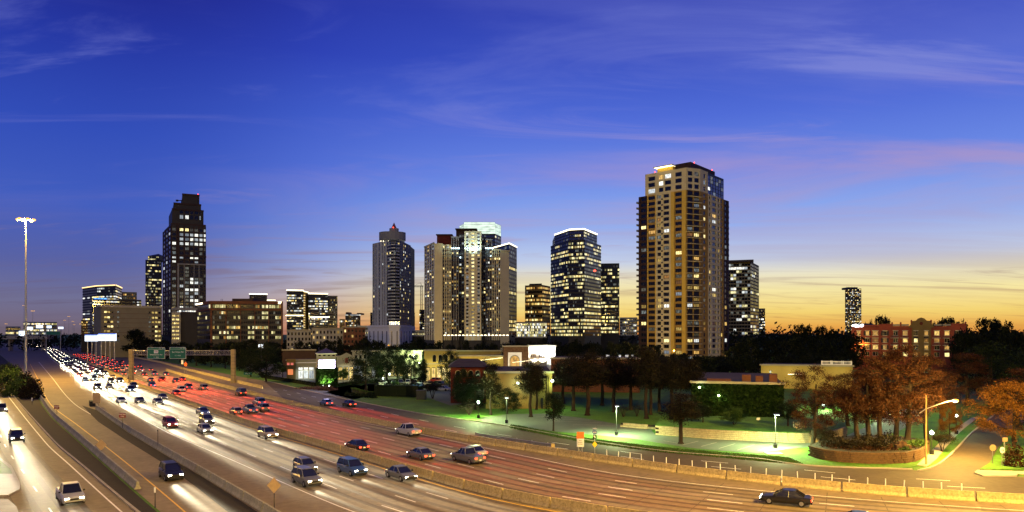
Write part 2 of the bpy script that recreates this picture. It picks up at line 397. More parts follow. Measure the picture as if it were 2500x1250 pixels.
# ------------------------------------------------------------------ ground and roads
mb = MB(); mb.quad((-9000, -300, -.03), (9000, -300, -.03), (9000, 14000, -.03), (-9000, 14000, -.03))
structure(mb.build('ground', 'lawn'))
MED = Curve([(20, 834.5), (60, 838), (128, 849), (192, 878), (256, 905), (316, 933), (600, 1035), (803, 1095), (1100, 1183), (1240, 1218), (1450, 1256), (1700, 1291), (2100, 1338), (2641, 1388), (3250, 1430), (3900, 1455)])
FAR = Curve([(406, 905), (492, 931), (600, 959), (788, 1006), (976, 1046), (1149, 1078), (1338, 1108), (1428, 1122), (1624, 1150), (1740, 1165), (1880, 1181), (1994, 1193), (2136, 1206), (2286, 1217), (2443, 1227), (2620, 1236)])
CURB = Curve([(160, 843), (250, 854), (440, 890), (518, 906), (600, 922), (656, 932), (803, 966), (1014, 1008), (1240, 1041), (1428, 1075), (1616, 1102), (1860, 1122), (1938, 1135), (2078, 1143), (2228, 1147), (2380, 1160), (2650, 1170)])
PAR = Curve([(250, 860), (382, 884), (453, 903), (562, 930), (650, 951)])
NB = Curve([(236, 998), (308, 1048), (414, 1111), (489, 1155), (587, 1213), (640, 1245), (760, 1320)])
PB = Curve([(98, 970), (128, 1012), (188, 1066), (263, 1131), (366, 1220)])
near_pts = [G(0, 866), G(40, 900), G(75, 935), G(96, 972), G(126, 1016), G(186, 1070), G(261, 1136), G(364, 1226), G(440, 1290)]
d0 = MED.near(MED.at(MED.near(G(803, 1095)))[0])
NEAR = Curve([(p.x, p.y) for p in near_pts] + [tuple(MED.at(d, -29)[0][:2]) for d in (d0 + 40, d0 + 80, MED.len)], px=False)
hw = structure(band('highway', [G(-30, 836)] + NEAR.offset(0, 6), [G(60, 831)] + CURB.offset(0, 6), .0, 'concrete_road'))
# frontage road on the far side
fr = structure(band('frontage_road', FAR.offset(1.2, 3, FAR.near(G(976, 1046)) - 60), CURB.offset(-.02, 3, CURB.near(G(640, 930))), .006, 'asphalt'))
# near frontage road
LE = Curve([(-60, 890), (0, 927), (23, 957), (132, 1081), (195, 1135), (263, 1193), (331, 1250), (430, 1330)])
lf = structure(band('feeder_road', LE.offset(0, 3), LE.offset(-24, 3), .004, 'concrete_road'))
mb = MB(); q = [p for p in LE.offset(.25, 3)]; w = NEAR.offset(-.3, 3, 0, NEAR.near(G(440, 1290)))
structure(band('verge', q, w, .03, 'earth'))
structure(poly('gore_strip', [(200, 990), (238, 1002), (312, 1056), (418, 1120), (494, 1165), (592, 1226), (680, 1285), (600, 1285), (480, 1190), (400, 1132), (300, 1070), (240, 1030)], .02, 'earth'))
isl = structure(poly('traffic_island', [(-60, 1118), (0, 1120), (28, 1140), (50, 1185), (48, 1198), (20, 1212), (-60, 1215)], 0, 'pave', .16))
structure(poly('island_lawn', [(-60, 1124), (0, 1126), (24, 1146), (30, 1160), (0, 1160), (-60, 1160)], .164, 'lawn'))
structure(poly('corner_pavement', [(-60, 1222), (20, 1222), (40, 1240), (60, 1290), (-60, 1290)], 0, 'pave', .14))
# painted lines
def dashes(road, cur, offs, d0, d1, w=.16, ln=3.6, gap=9.0, m='paint', z=.010, name='lane_dashes'):
    mb = MB()
    for o in offs:
        d = d0 + rnd.random() * 5
        while d < d1:
            p, t = cur.at(d, o); q, t2 = cur.at(d + ln, o); s = Vector((-t.y, t.x, 0)) * w / 2; s2 = Vector((-t2.y, t2.x, 0)) * w / 2; zz = Vector((0, 0, z))
            mb.quad(p - s + zz, q - s2 + zz, q + s2 + zz, p + s + zz); d += ln + gap
    o = mb.build(name, m, road); stuff(o); return o
def solid(road, cur, off, d0, d1, w=.16, m='paint', z=.010):
    o = band('edge_line', cur.offset(off - w/2, 4, d0, d1), cur.offset(off + w/2, 4, d0, d1), z, m, road); return o
mD = MED.near(G(316, 933)); m0 = MED.near(G(140, 853))
dashes(hw, MED, (-4.2, -7.4, -10.6, 4.4, 7.8, 11.2, 14.6), m0, MED.len)
solid(hw, MED, -1.15, m0, MED.len, m='painty'); solid(hw, MED, 1.15, m0, MED.len, m='painty')
solid(hw, MED, -13.9, m0, MED.len); solid(hw, MED, 18.0, MED.near(G(500, 1000)), MED.len)
RAMP = Curve([(80, 880), (110, 925), (150, 985), (230, 1040), (330, 1108), (430, 1180), (540, 1262), (640, 1340)])
solid(hw, RAMP, 2.4, 30, RAMP.len, m='paint'); solid(hw, RAMP, -2.2, 60, RAMP.len, m='painty')
FC = Curve([(640, 948), (803, 986), (976, 1026), (1149, 1060), (1338, 1090), (1428, 1102), (1624, 1128), (1880, 1152), (2136, 1176), (2443, 1194), (2620, 1200)])
dashes(fr, FC, (0, 3.4), 10, FC.len, z=.012)
dashes(lf, LE, (-6, -9.6, -13.2), 20, LE.len, z=.012); solid(lf, LE, -1.0, 10, LE.len, z=.012)
# expansion joints across the concrete
def joints(road, cur, o0, o1, d0, d1, step, z=.008, w=.07, name='expansion_joints'):
    mb = MB(); d = d0
    while d < d1:
        a, t = cur.at(d, o0); b, _ = cur.at(d, o1); s = t * w / 2; zz = Vector((0, 0, z))
        mb.quad(a - s + zz, a + s + zz, b + s + zz, b - s + zz); d += step
    stuff(mb.build(name, 'asphalt', road))
joints(hw, MED, -20, -1, mD - 120, MED.len, 6.0); joints(hw, MED, 1, 20, mD, MED.len, 6.0)
joints(lf, LE, -22, -1, 20, LE.len, 6.5, .010)
# wheel tracks polished and darkened by traffic
def tracks(road, cur, centres, d0, d1, z=.005):
    for c in centres:
        for o in (-.85, .85):
            stuff(band('wheel_track', cur.offset(c + o - .3, 4, d0, d1), cur.offset(c + o + .3, 4, d0, d1), z + .0004 * abs(c), 'track', road))
tracks(hw, MED, (-2.6, -5.8, -9.0, -12.2, 2.7, 6.1, 9.5, 12.9, 16.3), MED.near(G(200, 880)), MED.len)
tracks(lf, LE, (-4.2, -7.8, -11.4), 20, LE.len, .007)
# kerbs
def kerb(name, cur, off, d0, d1, w=.25, h=.14):
    a = cur.offset(off, 3, d0, d1); b = cur.offset(off + w, 3, d0, d1); mb = MB()
    for i in range(len(a) - 1):
        A, B, Cc, D = a[i], a[i+1], b[i+1], b[i]
        mb.hexa([(p.x, p.y, -.02) for p in (A, B, Cc, D)] + [(p.x, p.y, h) for p in (A, B, Cc, D)])
    return structure(mb.build(name, 'pave'))
kerb('kerb', CURB, 0, CURB.near(G(640, 930)), CURB.near(G(2228, 1147)))
kerb('kerb', LE, 0, 20, LE.len)
# parking lots, drives and pavements behind the frontage road
lot = structure(poly('parking_lot', [(1180, 1031), (1172, 1020), (1240, 1011), (1330, 1010), (1420, 1020), (1500, 1034), (1588, 1046), (1600, 1062), (1700, 1070), (1840, 1076), (1965, 1082), (2060, 1066), (2130, 1035), (2150, 985), (2260, 960), (2280, 1000), (2200, 1050), (2110, 1076), (1990, 1090), (1930, 1096), (1850, 1106), (1760, 1100), (1690, 1094), (1600, 1080), (1540, 1070), (1430, 1060), (1340, 1052)], .005, 'lot'))
mb = MB()
for (x0, y0, x1, y1) in [(1842, 1086, 1800, 1099), (1795, 1083, 1755, 1095), (1750, 1080, 1712, 1090), (1705, 1077, 1668, 1086), (1885, 1089, 1850, 1101), (1440, 1026, 1330, 1022), (1470, 1032, 1350, 1028), (1500, 1040, 1400, 1036), (1540, 1050, 1440, 1048), (1420, 1022, 1310, 1016), (1670, 1085, 1620, 1076)]:
    a = G(x0, y0); b = G(x1, y1); s = (b - a).normalized(); n = Vector((-s.y, s.x, 0)) * .07; zz = Vector((0, 0, .01))
    mb.quad(a - n + zz, b - n + zz, b + n + zz, a + n + zz)
mb.build('bay_lines', 'pave', lot)
mlot = structure(poly('mall_parking_lot', [(600, 903), (690, 925), (760, 940), (830, 943), (880, 938), (960, 942), (1100, 990), (1330, 965), (1330, 900), (600, 888)], .003, 'lot'))
structure(poly('entry_drive', [(730, 948), (800, 964), (862, 975), (790, 958), (880, 941), (1080, 928), (1200, 920), (1200, 924), (1080, 933), (900, 948), (840, 958)], .007, 'lot'))
# side street on the corner
SS = Curve([(2330, 1150), (2368, 1095), (2405, 1055), (2440, 1020), (2480, 985), (2530, 960)])
structure(band('side_street', Curve([(2255, 1149), (2296, 1133), (2330, 1104), (2372, 1060), (2400, 1036), (2440, 1005), (2500, 975)]).offset(0, 2), Curve([(2400, 1162), (2408, 1145), (2440, 1090), (2475, 1052), (2520, 1020), (2600, 985)]).offset(0, 2), .007, 'asphalt'))
SK = Curve([(2245, 1150), (2270, 1145), (2298, 1132), (2330, 1104), (2372, 1060), (2400, 1036), (2440, 1005)])
kerb('side_kerb', SK, 0, 0, SK.len)
structure(band('pavement', Curve([(2238, 1136), (2258, 1118), (2290, 1085), (2330, 1050), (2372, 1020)]).offset(0, 2), Curve([(2262, 1140), (2284, 1124), (2312, 1090), (2348, 1052), (2388, 1020)]).offset(0, 2), .05, 'pave'))
structure(poly('street_island', [(2378, 1156), (2386, 1150), (2470, 1152), (2486, 1157), (2482, 1164), (2400, 1164)], 0, 'pave', .15))
structure(poly('corner_lawn', [(2392, 1147), (2416, 1132), (2450, 1088), (2500, 1052), (2620, 1060), (2600, 1150)], 0, 'lawn', .12))
structure(poly('corner_pavement', [(2378, 1150), (2500, 1150), (2600, 1156), (2600, 1160), (2490, 1158)], .008, 'pave'))

# ------------------------------------------------------------------ concrete barriers in cast segments
def barrier_mesh(name, m, h=.95, L=5.96):
    prof = [(-.33, 0), (-.33, .08), (-.17, .36), (-.10, h), (.10, h), (.17, .36), (.33, .08), (.33, 0)]
    mb = MB(); n = len(prof)
    for i in range(n - 1):
        a, b = prof[i], prof[i + 1]
        mb.quad((-L/2, a[0], a[1]), (L/2, a[0], a[1]), (L/2, b[0], b[1]), (-L/2, b[0], b[1]))
    mb.quad(*[(-L/2, y, z) for y, z in prof]); mb.quad(*[(L/2, y, z) for y, z in prof[::-1]])
    return mb.mesh(name, m)
BM = barrier_mesh('barrier_segment', 'barrier'); BO = barrier_mesh('barrier_segment_old', 'barrier_old', .82)
def barrier(name, label, cur, me, d0=0, d1=None, off=0, L=6.0):
    d1 = cur.len if d1 is None else d1; p0, _ = cur.at(d0, off)
    t = thing(name, label, 'barrier', p0); n = int((d1 - d0) / L)
    for k in range(n):
        a, _ = cur.at(d0 + k * L, off); b, _ = cur.at(d0 + (k + 1) * L, off); c = (a + b) / 2 - p0; dv = b - a
        inst('segment', me, t, c, math.atan2(dv.y, dv.x), (dv.length / L * .972, 1, 1))
    return t
barrier('median_barrier', 'long pale concrete barrier dividing the oncoming and departing highway lanes', MED, BM, MED.near(G(150, 858)))
barrier('roadside_barrier', 'concrete barrier between the departing highway lanes and the far frontage road', FAR, BM)
barrier('ramp_barrier', 'concrete parapet along the outer edge of the far ramp by the sign gantry', PAR, BM)
barrier('gore_barrier', 'weathered concrete barrier starting at the black crash cushion', NB, BO)
barrier('verge_barrier', 'weathered concrete barrier between the exit ramp and the dark verge', PB, BO)
# steel guard rail behind the roadside barrier
p0, _ = FAR.at(FAR.near(G(1149, 1078)), 1.0)
gr = thing('guard_rail', 'galvanised steel guard rail standing behind the concrete barrier', 'guard rail', p0)
g0 = FAR.near(G(1149, 1078)); g1 = FAR.near(G(1350, 1110)); mb = MB(); k = 0; d = g0
while d < g1:
    a, _ = FAR.at(d, 1.0); b, _ = FAR.at(min(d + 3, g1), 1.0)
    for z in (.95, 1.15): mb.tube((a.x, a.y, z), (b.x, b.y, z), .09, n=6)
    pm = MB(); pm.box(a.x - .07, a.x + .07, a.y + .1, a.y + .24, 0, 1.35); pm.build('post', 'steel', gr); d += 3
mb.build('rail', 'steel', gr)
e, _ = FAR.at(g1, 1.0); mb = MB(); mb.box(e.x - .25, e.x + .25, e.y - .3, e.y + .3, 0, 1.3); mb.build('end_block', 'barrier', gr)
# white delineator tubes
mb = MB(); mb.tube((0, 0, 0), (0, 0, 1.35), .055, n=8); mb.tube((0, 0, 0), (0, 0, .06), .14, .12, n=8); DM = mb.mesh('delineator', 'white_sign')
d = FAR.near(G(1458, 1126)); dl = FAR.near(G(2345, 1220))
while d < dl:
    p, _ = FAR.at(d, 1.6 + .05 * rnd.random())
    o = inst('delineator_post', DM, None, p, 0); o.rotation_euler = (rnd.uniform(-.04, .04), rnd.uniform(-.05, .05), 0)
    tag(o, 'thin white delineator post in the row behind the concrete barrier', 'delineator', 'white delineator posts along the frontage road'); d += 1.75

# ------------------------------------------------------------------ sign gantry
pa = G(320, 934); pb = G(571, 925)
gd = pa.y
base = Vector((pa.x, gd, 0)); right = Vector((X(571, gd), gd, 0))
gan = thing('sign_gantry', 'overhead sign gantry with two concrete columns and a steel truss across the highway', 'gantry', base)
for px_ in (320.5, 569.5):
    xx = X(px_, gd); mb = MB(); mb.box(xx - .62, xx + .62, gd - .6, gd + .6, 0, Zh(853, gd)); mb.build('column', 'poleconc', gan)
    mb = MB()
    for z in np.arange(1.2, Zh(853, gd) - .5, 1.2): mb.box(xx - .635, xx + .635, gd - .615, gd + .615, z, z + .05)
    stuff(mb.build('formwork_joints', 'darkbrown', gan))
xl = X(325.5, gd); xr = X(564.5, gd); zt = Zh(856, gd); zb = Zh(866.5, gd); yf = gd - .55; yb = gd + .55
mb = MB()
for z in (zt, zb):
    for yy in (yf, yb): mb.tube((xl, yy, z), (xr, yy, z), .10, n=6)
mb.build('truss_chords', 'steel', gan)
n = 27; mb = MB()
for k in range(n):
    a = xl + (xr - xl) * k / n; b = xl + (xr - xl) * (k + 1) / n
    for yy in (yf, yb):
        mb.tube((a, yy, zb if k < 13 else zt), (b, yy, zt if k < 13 else zb), .05, n=5); mb.tube((b, yy, zb), (b, yy, zt), .05, n=5)
    mb.tube((b, yf, zt), (b, yb, zt), .04, n=5)
stuff(mb.build('truss_lattice', 'steel', gan))
def guide_sign(x0, x1, y0, y1, lines, label, shield=None):
    D = gd - 1.0; a, b = X(x0, D), X(x1, D); z1, z0 = Zh(y0, D), Zh(y1, D)
    t = thing('guide_sign', label, 'road sign', ((a + b) / 2, D, z0))
    def rr(mb, a, b, z0, z1, y0, y1, r):
        pts = []
        for cx, cz, s in ((b - r, z1 - r, 0), (a + r, z1 - r, 90), (a + r, z0 + r, 180), (b - r, z0 + r, 270)):
            for k in range(4): an = R(s + 30 * k); pts.append((cx + r * math.cos(an), cz + r * math.sin(an)))
        n = len(pts); i = len(mb.v); mb.v += [(p[0], y0, p[1]) for p in pts] + [(p[0], y1, p[1]) for p in pts]
        mb.f.append(tuple(range(i, i + n))[::-1]); mb.mi.append(0); mb.f.append(tuple(range(i + n, i + 2*n))); mb.mi.append(0)
        for k in range(n): q = (k + 1) % n; mb.f.append((i + k, i + q, i + n + q, i + n + k)); mb.mi.append(0)
    mb = MB(); rr(mb, a, b, z0, z1, D - .04, D + .04, .35); mb.build('border', 'white_sign', t)
    mb = MB(); rr(mb, a + .09, b - .09, z0 + .09, z1 - .09, D - .055, D - .041, .3); mb.build('panel', 'green_sign', t)
    zl = z1 - (z1 - z0) * .17; mb = MB(); mb.box(a + .09, b - .09, D - .062, D - .056, zl - .03, zl + .03); mb.build('divider', 'white_sign', t)
    mb = MB(); 
    for xx in (a + (b - a) * .2, a + (b - a) * .8): mb.box(xx - .06, xx + .06, D + .041, D + .45, z0 + .3, z1 - .3)
    mb.build('brackets', 'steel', t)
    h = z1 - z0
    for body, fx, fz, sz in lines:
        text(body, sz * h, (a + (b - a) * fx, D - .07, z0 + h * fz), (R(90), 0, 0), 'white_sign', t)
    if shield:
        mb = MB(); rr(mb, a + (b-a)*.38, a + (b-a)*.62, z0 + h*.48, z0 + h*.74, D - .064, D - .056, .15); mb.build('shield', 'white_sign', t)
        text(shield, .17 * h, (a + (b-a)*.5, D - .07, z0 + h * .61), (R(90), 0, 0), 'maroon_sign', t)
    return t
guide_sign(359.5, 403, 848, 876, [('EXIT', .72, .91, .09), ('8C', .9, .91, .14), ('Westheimer Rd', .5, .36, .17), ('1¼  MILE', .5, .14, .13)], 'green exit sign reading Westheimer Rd with a white route shield', '1093')
guide_sign(414, 454, 847.5, 876, [('EXIT', .72, .91, .09), ('8A', .9, .91, .14), ('San Felipe Rd', .5, .58, .18), ('1¼  MILE', .5, .28, .13)], 'green exit sign reading San Felipe Rd on the overhead truss')

# ------------------------------------------------------------------ roadside signs
def post_sign(name, label, px, base_y, head_px, head_py, w, h, shape, face, back=False, cat='road sign', rz=0.0, writing=None, wm='white_sign', posts=1, postm='darksteel'):
    g = G(px, base_y); D = g.y; t = thing(name, label, cat, g); zc = Zh(head_py, D)
    mb = MB(); pw = w * .55 if posts == 2 else 0
    for s in ((0,) if posts == 1 else (-.5, .5)):
        pm = MB(); pm.tube((g.x + s * pw, D + .06, 0), (g.x + s * pw, D + .06, zc + h * .4), .045, n=6); pm.build('post', postm, t)
    mb = MB()
    if shape == 'diamond': pts = [(0, h/2), (w/2, 0), (0, -h/2), (-w/2, 0)]
    elif shape == 'oct': pts = [(w/2 * math.cos(R(22.5 + 45*k)) / math.cos(R(22.5)), h/2 * math.sin(R(22.5 + 45*k)) / math.cos(R(22.5))) for k in range(8)]
    elif shape == 'round': pts = [(w/2 * math.cos(R(20*k)), h/2 * math.sin(R(20*k))) for k in range(18)]
    else: pts = [(-w/2, -h/2), (w/2, -h/2), (w/2, h/2), (-w/2, h/2)]
    n = len(pts); c, s_ = math.cos(rz), math.sin(rz); i = 0
    v0 = [(g.x + p[0] * c, D - .02 + p[0] * s_, zc + p[1]) for p in pts]; v1 = [(g.x + p[0] * c, D + .01 + p[0] * s_, zc + p[1]) for p in pts]
    mb.v = v0 + v1; mb.f = [tuple(range(n)), tuple(range(2*n - 1, n - 1, -1))] + [(k, (k+1) % n, n + (k+1) % n, n + k) for k in range(n)]; mb.mi = [0] * (n + 2)
    mb.build('plate', face, t)
    if writing:
        for k, (b, dz, sz) in enumerate(writing): text(b, sz, (g.x, D - .04, zc + dz), (R(90), 0, rz), wm, t)
    return t
post_sign('wrong_way_sign', 'maroon WRONG WAY sign on the barrier beside the exit ramp', 138.5, 1022, 0, 994, .98, .75, 'rect', 'maroon_sign', writing=[('WRONG', .17, .26), ('WAY', -.17, .26)])
post_sign('wrong_way_sign', 'maroon WRONG WAY sign by the gore barrier next to the oncoming lanes', 299, 1046, 0, 1014, 1.15, .82, 'rect', 'maroon_sign', writing=[('WRONG', .18, .30), ('WAY', -.18, .30)])
post_sign('diamond_sign', 'back of a diamond warning sign above the verge barrier', 247, 1112, 0, 1086, 1.55, 1.55, 'diamond', 'signback')
post_sign('diamond_sign', 'back of a large diamond warning sign beside the bare shoulder, lower edge', 669, 1240, 0, 1185, 1.35, 1.5, 'diamond', 'signback')
post_sign('sign_board', 'back of a tall rectangular sign behind the black crash cushion', 236, 993, 0, 972, 1.7, 2.3, 'rect', 'signback', posts=2)
post_sign('marker_post', 'bare dark post standing behind the gore barrier', 385, 1096, 0, 1051, .12, .2, 'rect', 'darksteel', cat='post')
post_sign('marker_post', 'white marker plate on a thin post at the verge end', 378, 1240, 0, 1196, .16, .5, 'rect', 'white_sign', cat='post')
post_sign('marker_post', 'small white marker post among grass left of the verge barrier', 78, 988, 0, 975, .2, .8, 'rect', 'white_sign', cat='post')
post_sign('roadwork_sign', 'orange diamond roadwork sign by the ramp under the gantry', 453, 911, 0, 889.5, 1.75, 2.1, 'diamond', 'orange_sign', posts=2, postm='steel')
post_sign('speed_sign', 'small white sign behind the orange diamond at the ramp', 445, 903, 0, 884, 1.0, 1.9, 'rect', 'white_sign')
post_sign('street_sign', 'small green street sign beyond the right gantry column', 605, 927, 0, 912, 3.0, .95, 'rect', 'green_sign', writing=[('EXIT 8B', 0, .5)])
t = post_sign('roadwork_board', 'white board with orange top on braced legs by the barrier', 1417, 1117, 0, 1081, .95, 1.1, 'rect', 'white_sign', posts=2, postm='steel', writing=[('END', .3, .2), ('ROAD', .05, .2), ('WORK', -.2, .2)], wm='black')
g = G(1417, 1117); D = g.y; mb = MB(); mb.box(g.x - .475, g.x + .475, D - .02, D + .01, Zh(1081, D) + .552, Zh(1081, D) + 1.45); mb.build('top_panel', 'orange_sign', t)
mb = MB(); 
for s in (-1, 1): mb.tube((g.x - .26 * s, D + .07, .1), (g.x + .26 * s, D + .07, 1.3), .03, n=5)
mb.build('cross_brace', 'steel', t)
for k in range(5):
    mb = MB(); c = (g.x - 1.2 + k * .55 + rnd.random() * .2, D - .3 - .25 * (k % 2), .1); mb.ball(c, .28, .13, 8, 4)
    tag(mb.build('sandbag', 'stucco_c', None, (c[0], c[1], 0)), 'pale sandbag lying at the foot of the roadwork board', 'sandbag', 'sandbags at the roadwork board').location = (c[0], c[1], 0)
t = post_sign('route_marker', 'interstate route shield with arrow plate and yellow diamond below on one post', 1452, 1124, 0, 1055, .62, .62, 'round', 'blue_sign', postm='steel', writing=[('610', -.04, .28)])
g = G(1452, 1124); D = g.y; zc = Zh(1055, D); mb = MB(); mb.box(g.x - .28, g.x + .28, D - .02, D + .01, zc + .36, zc + .58); mb.build('top_plate', 'blue_sign', t)
text('NORTH', .15, (g.x, D - .03, zc + .47), (R(90), 0, 0), 'white_sign', t)
mb = MB(); mb.box(g.x - .25, g.x + .25, D - .02, D + .01, zc - .85, zc - .38); mb.build('arrow_plate', 'black', t)
mb = MB(); mb.quad((g.x - .15, D - .03, zc - .45), (g.x + .02, D - .03, zc - .48), (g.x + .14, D - .03, zc - .72), (g.x + .08, D - .03, zc - .76), (g.x - .13, D - .03, zc - .62)); mb.build('arrow', 'white_sign', t)
zc = Zh(1085, D); mb = MB(); mb.prism([(0, 0)] * 0 or [(g.x - .36, D), (g.x + .36, D), (g.x, D + .01)], 0, .0001) if False else None
mb = MB(); pts = [(0, .42), (-.34, 0), (0, -.42), (.34, 0)]; mb.quad(*[(g.x + a, D - .02, zc + b) for a, b in pts]); mb.quad(*[(g.x + a, D - .012, zc + b) for a, b in pts[::-1]]); mb.build('warning_plate', 'yellow_sign', t)
# crash cushion
g = G(226, 992); t = thing('crash_cushion', 'black crash cushion with chevron plate at the head of the gore barrier', 'crash cushion', g)
tg = (G(236, 998) - G(205, 972)).normalized(); nn = Vector((-tg.y, tg.x, 0))
for k in range(4):
    c = g - tg * (k * 1.05) ; mb = MB(); w = .55 - .04 * k
    mb.hexa([tuple(c + tg * a + nn * b + Vector((0, 0, z))) for z in (0, 1.15) for a, b in ((-.5, -w), (.5, -w), (.5, w), (-.5, w))]); mb.build('module', 'black', t)
c = g - tg * 3.75; mb = MB(); mb.quad(*[tuple(c + nn * a + Vector((0, 0, .6 + b))) for a, b in ((-.35, -.35), (.35, -.35), (.35, .35), (-.35, .35))]); mb.build('chevron_plate', 'yellow_sign', t)
# corner signs
t = post_sign('stop_sign', 'back of an octagonal stop sign on the far street corner', 2424, 1134, 0, 1093, .80, .80, 'oct', 'signback', postm='steel')
t = post_sign('one_way_sign', 'post with a white one way plate and small boards beside the stop sign', 2447, 1139, 0, 1099, .62, .8, 'round', 'white_sign', posts=1, postm='steel', writing=[('→', 0, .5)], wm='black')
g = G(2450, 1138); D = g.y; mb = MB(); mb.box(g.x - .05 + .15, g.x + .05 + .15, D, D + .08, 0, Zh(1068, D)); mb.build('rear_post', 'steel', t)
mb = MB(); mb.box(g.x - .12, g.x + .5, D - .03, D - .005, Zh(1078, D), Zh(1068, D)); mb.build('top_board', 'signback', t)

# ------------------------------------------------------------------ light masts and lamps
SOD = (1, .60, .12); WHT = (.74, 1, .42)
def mast(label, px, D, ytop, power, nh=6, r=.32, ring=1.5, grp='high mast lights along the highway', xy=None):
    x = X(px, D); zt = Zh(ytop, D)
    if xy: x, D, zt = xy
    t = thing('high_mast_light', label, 'street light', (x, D, 0), 0, grp)
    mb = MB(); mb.tube((x, D, 0), (x, D, zt), r, r * .45, n=10); mb.build('pole', 'steel', t)
    mb = MB(); mb.tube((x, D, zt - .3), (x, D, zt), ring * .6, n=12); mb.build('lamp_ring', 'steel', t)
    for k in range(nh):
        a = 2 * math.pi * k / nh + .3; c = (x + ring * math.cos(a), D + ring * math.sin(a), zt - .45)
        hm = MB(); hm.ball(c, .26 * ring, .18 * ring, 8, 5); hm.build('lamp_head', 'lamp_o', t)
    if power: lamp('POINT', 'mast_light', (x, D, zt - 1.6), power, SOD, t, 1.2)
    return t
mast('tall high mast light rising from the shrubs beside the oncoming lanes', 63, 245, 533, 650000, 6, .42, 2.4)
for k, (px_, yt, D) in enumerate([(80, 758, 700), (58, 745, 950), (158, 781, 1150), (168, 772, 1000), (178, 784, 1200), (181, 792, 1300), (198, 790, 800), (15, 790, 1000)]):
    lab = ['second high mast light, just right of the tall near one', 'far high mast light close behind the tall near pole', 'first high mast of the far cluster above the overpass', 'tallest high mast of the far cluster above the overpass', 'third high mast of the far cluster above the overpass', 'lowest high mast of the far cluster above the overpass', 'far high mast light beside the small brick building', 'high mast light at the far edge above the parking garage'][k]
    mast(lab, px_, D, yt, 0, 4, .25, 1.3)
# the same row of masts goes on beside the road where the camera stands
t = mast('high mast light of the same row, beside the road next to the camera', 0, 1, 0, 760000, 6, .4, 2.0, xy=(62, 44, 46))
t = mast('high mast light of the same row, on the verge behind the camera', 0, 1, 0, 330000, 6, .4, 2.0, xy=(-16, -20, 46))
def lot_lamp(label, px, by, hy, power, col=WHT, head='lamp_w', grp='parking lot lamps', r=.06, name='lot_lamp', globe=False, down=True):
    g = G(px, by); D = g.y; z = Zh(hy, D); t = thing(name, label, 'street light', g, 0, grp)
    mb = MB(); mb.tube((g.x, D, 0), (g.x, D, .6), .28, n=10); mb.build('base', 'black', t)
    mb = MB(); mb.tube((g.x, D, .5), (g.x, D, z), r, r * .8, n=8); mb.build('pole', 'darksteel', t)
    if globe:
        mb = MB(); mb.ball((g.x, D, z + .2), .24, .26, 10, 6); mb.build('globe', head, t)
        lamp('POINT', 'lamp_light', (g.x, D - .05, z + .75), power, col, t, .25)
    else:
        mb = MB(); mb.box(g.x - .35, g.x + .35, D - .9, D - .1, z - .05, z + .12); mb.build('lamp_housing', 'darksteel', t)
        mb = MB(); mb.box(g.x - .28, g.x + .28, D - .82, D - .18, z - .09, z - .052); mb.build('lens', head, t)
        lamp('SPOT', 'lamp_light', (g.x, D - .5, z - .2), power, col, t, .3, (g.x, D - .5, 0), R(165), .5)
    return t
lot_lamp('slim parking lamp on the grass island by the middle of the lot', 1505, 1063, 990, 26000)
lot_lamp('slim parking lamp at the lot end near the brown block wall', 1893, 1094, 1011, 30000)
lot_lamp('round white path lamp on the lawn beside the steps', 1168, 1021, 985, 11000, globe=True)
lot_lamp('bright white lamp among the parked cars, right one of two', 951, 948, 915, 5000, globe=True, grp='mall lot lamps')
lot_lamp('bright white lamp among the parked cars, left one of two', 935, 950, 925, 3500, globe=True, grp='mall lot lamps')
lot_lamp('white mall lamp under the dark trees by the yellow stores, upper one', 1011, 922, 873, 9000, globe=True, grp='mall lot lamps')
lot_lamp('white mall lamp under the dark trees by the yellow stores, lower one', 1023, 925, 888, 6000, globe=True, grp='mall lot lamps')
lot_lamp('white lamp in front of the cream apartment block', 792, 880, 840, 5000, globe=True, grp='mall lot lamps')
lot_lamp('white lamp on the lawn in front of the red building', 1237, 1033, 970, 3500)
lot_lamp('white lamp behind the trunks, driveway side', 2132, 1020, 967, 3500, globe=True, grp='driveway lamps')
lot_lamp('white lamp behind the rust coloured crowns, highest one', 2160, 1005, 953, 4500, globe=True, grp='driveway lamps')
lot_lamp('white lamp in the drive behind the rust tree', 2010, 1000, 990, 5000, globe=True, grp='driveway lamps')
lot_lamp('white path lamp beside the pavement, nearer the corner', 2275, 1110, 1060, 700, globe=True, grp='path lamps')
lot_lamp('white path lamp beside the pavement, up the side street', 2335, 1060, 1018, 1000, globe=True, grp='path lamps')
def sodium(label, px, by, hy, power, r=.1):
    g = G(px, by); D = g.y; z = Zh(hy, D); t = thing('street_lamp', label, 'street light', g, 0, 'sodium street lamps')
    mb = MB(); mb.tube((g.x, D, 0), (g.x, D, z), r, r * .7, n=8); mb.build('pole', 'darksteel', t)
    mb = MB(); mb.ball((g.x, D, z + .2), .32, .3, 8, 5); mb.build('lamp_head', 'lamp_o', t)
    if power: lamp('POINT', 'lamp_light', (g.x, D - .1, z + .9), power, SOD, t, .3)
    return t
sodium('orange sodium lamp at the foot of the tall ochre tower', 1646, 905, 858, 60000)
sodium('orange sodium lamp behind the sign tower roof, left of two', 825, 870, 841, 15000)
sodium('orange sodium lamp in front of the pale podium tower', 948, 872, 844, 15000)
sodium('small orange lamp in the dark trees by the pale podium', 1135, 862, 832, 0)
sodium('small orange lamp just right of the sodium lamp behind the sign tower', 833, 868, 846, 0)
g = G(2261, 1134); D = g.y; t = thing('street_lamp', 'tall street light pole with long curved arm at the corner brick wall', 'street light', g, 0, 'sodium street lamps')
mb = MB(); mb.tube((g.x, D, 0), (g.x, D, Zh(965, D)), .13, .08, n=8); mb.build('pole', 'poleconc', t)
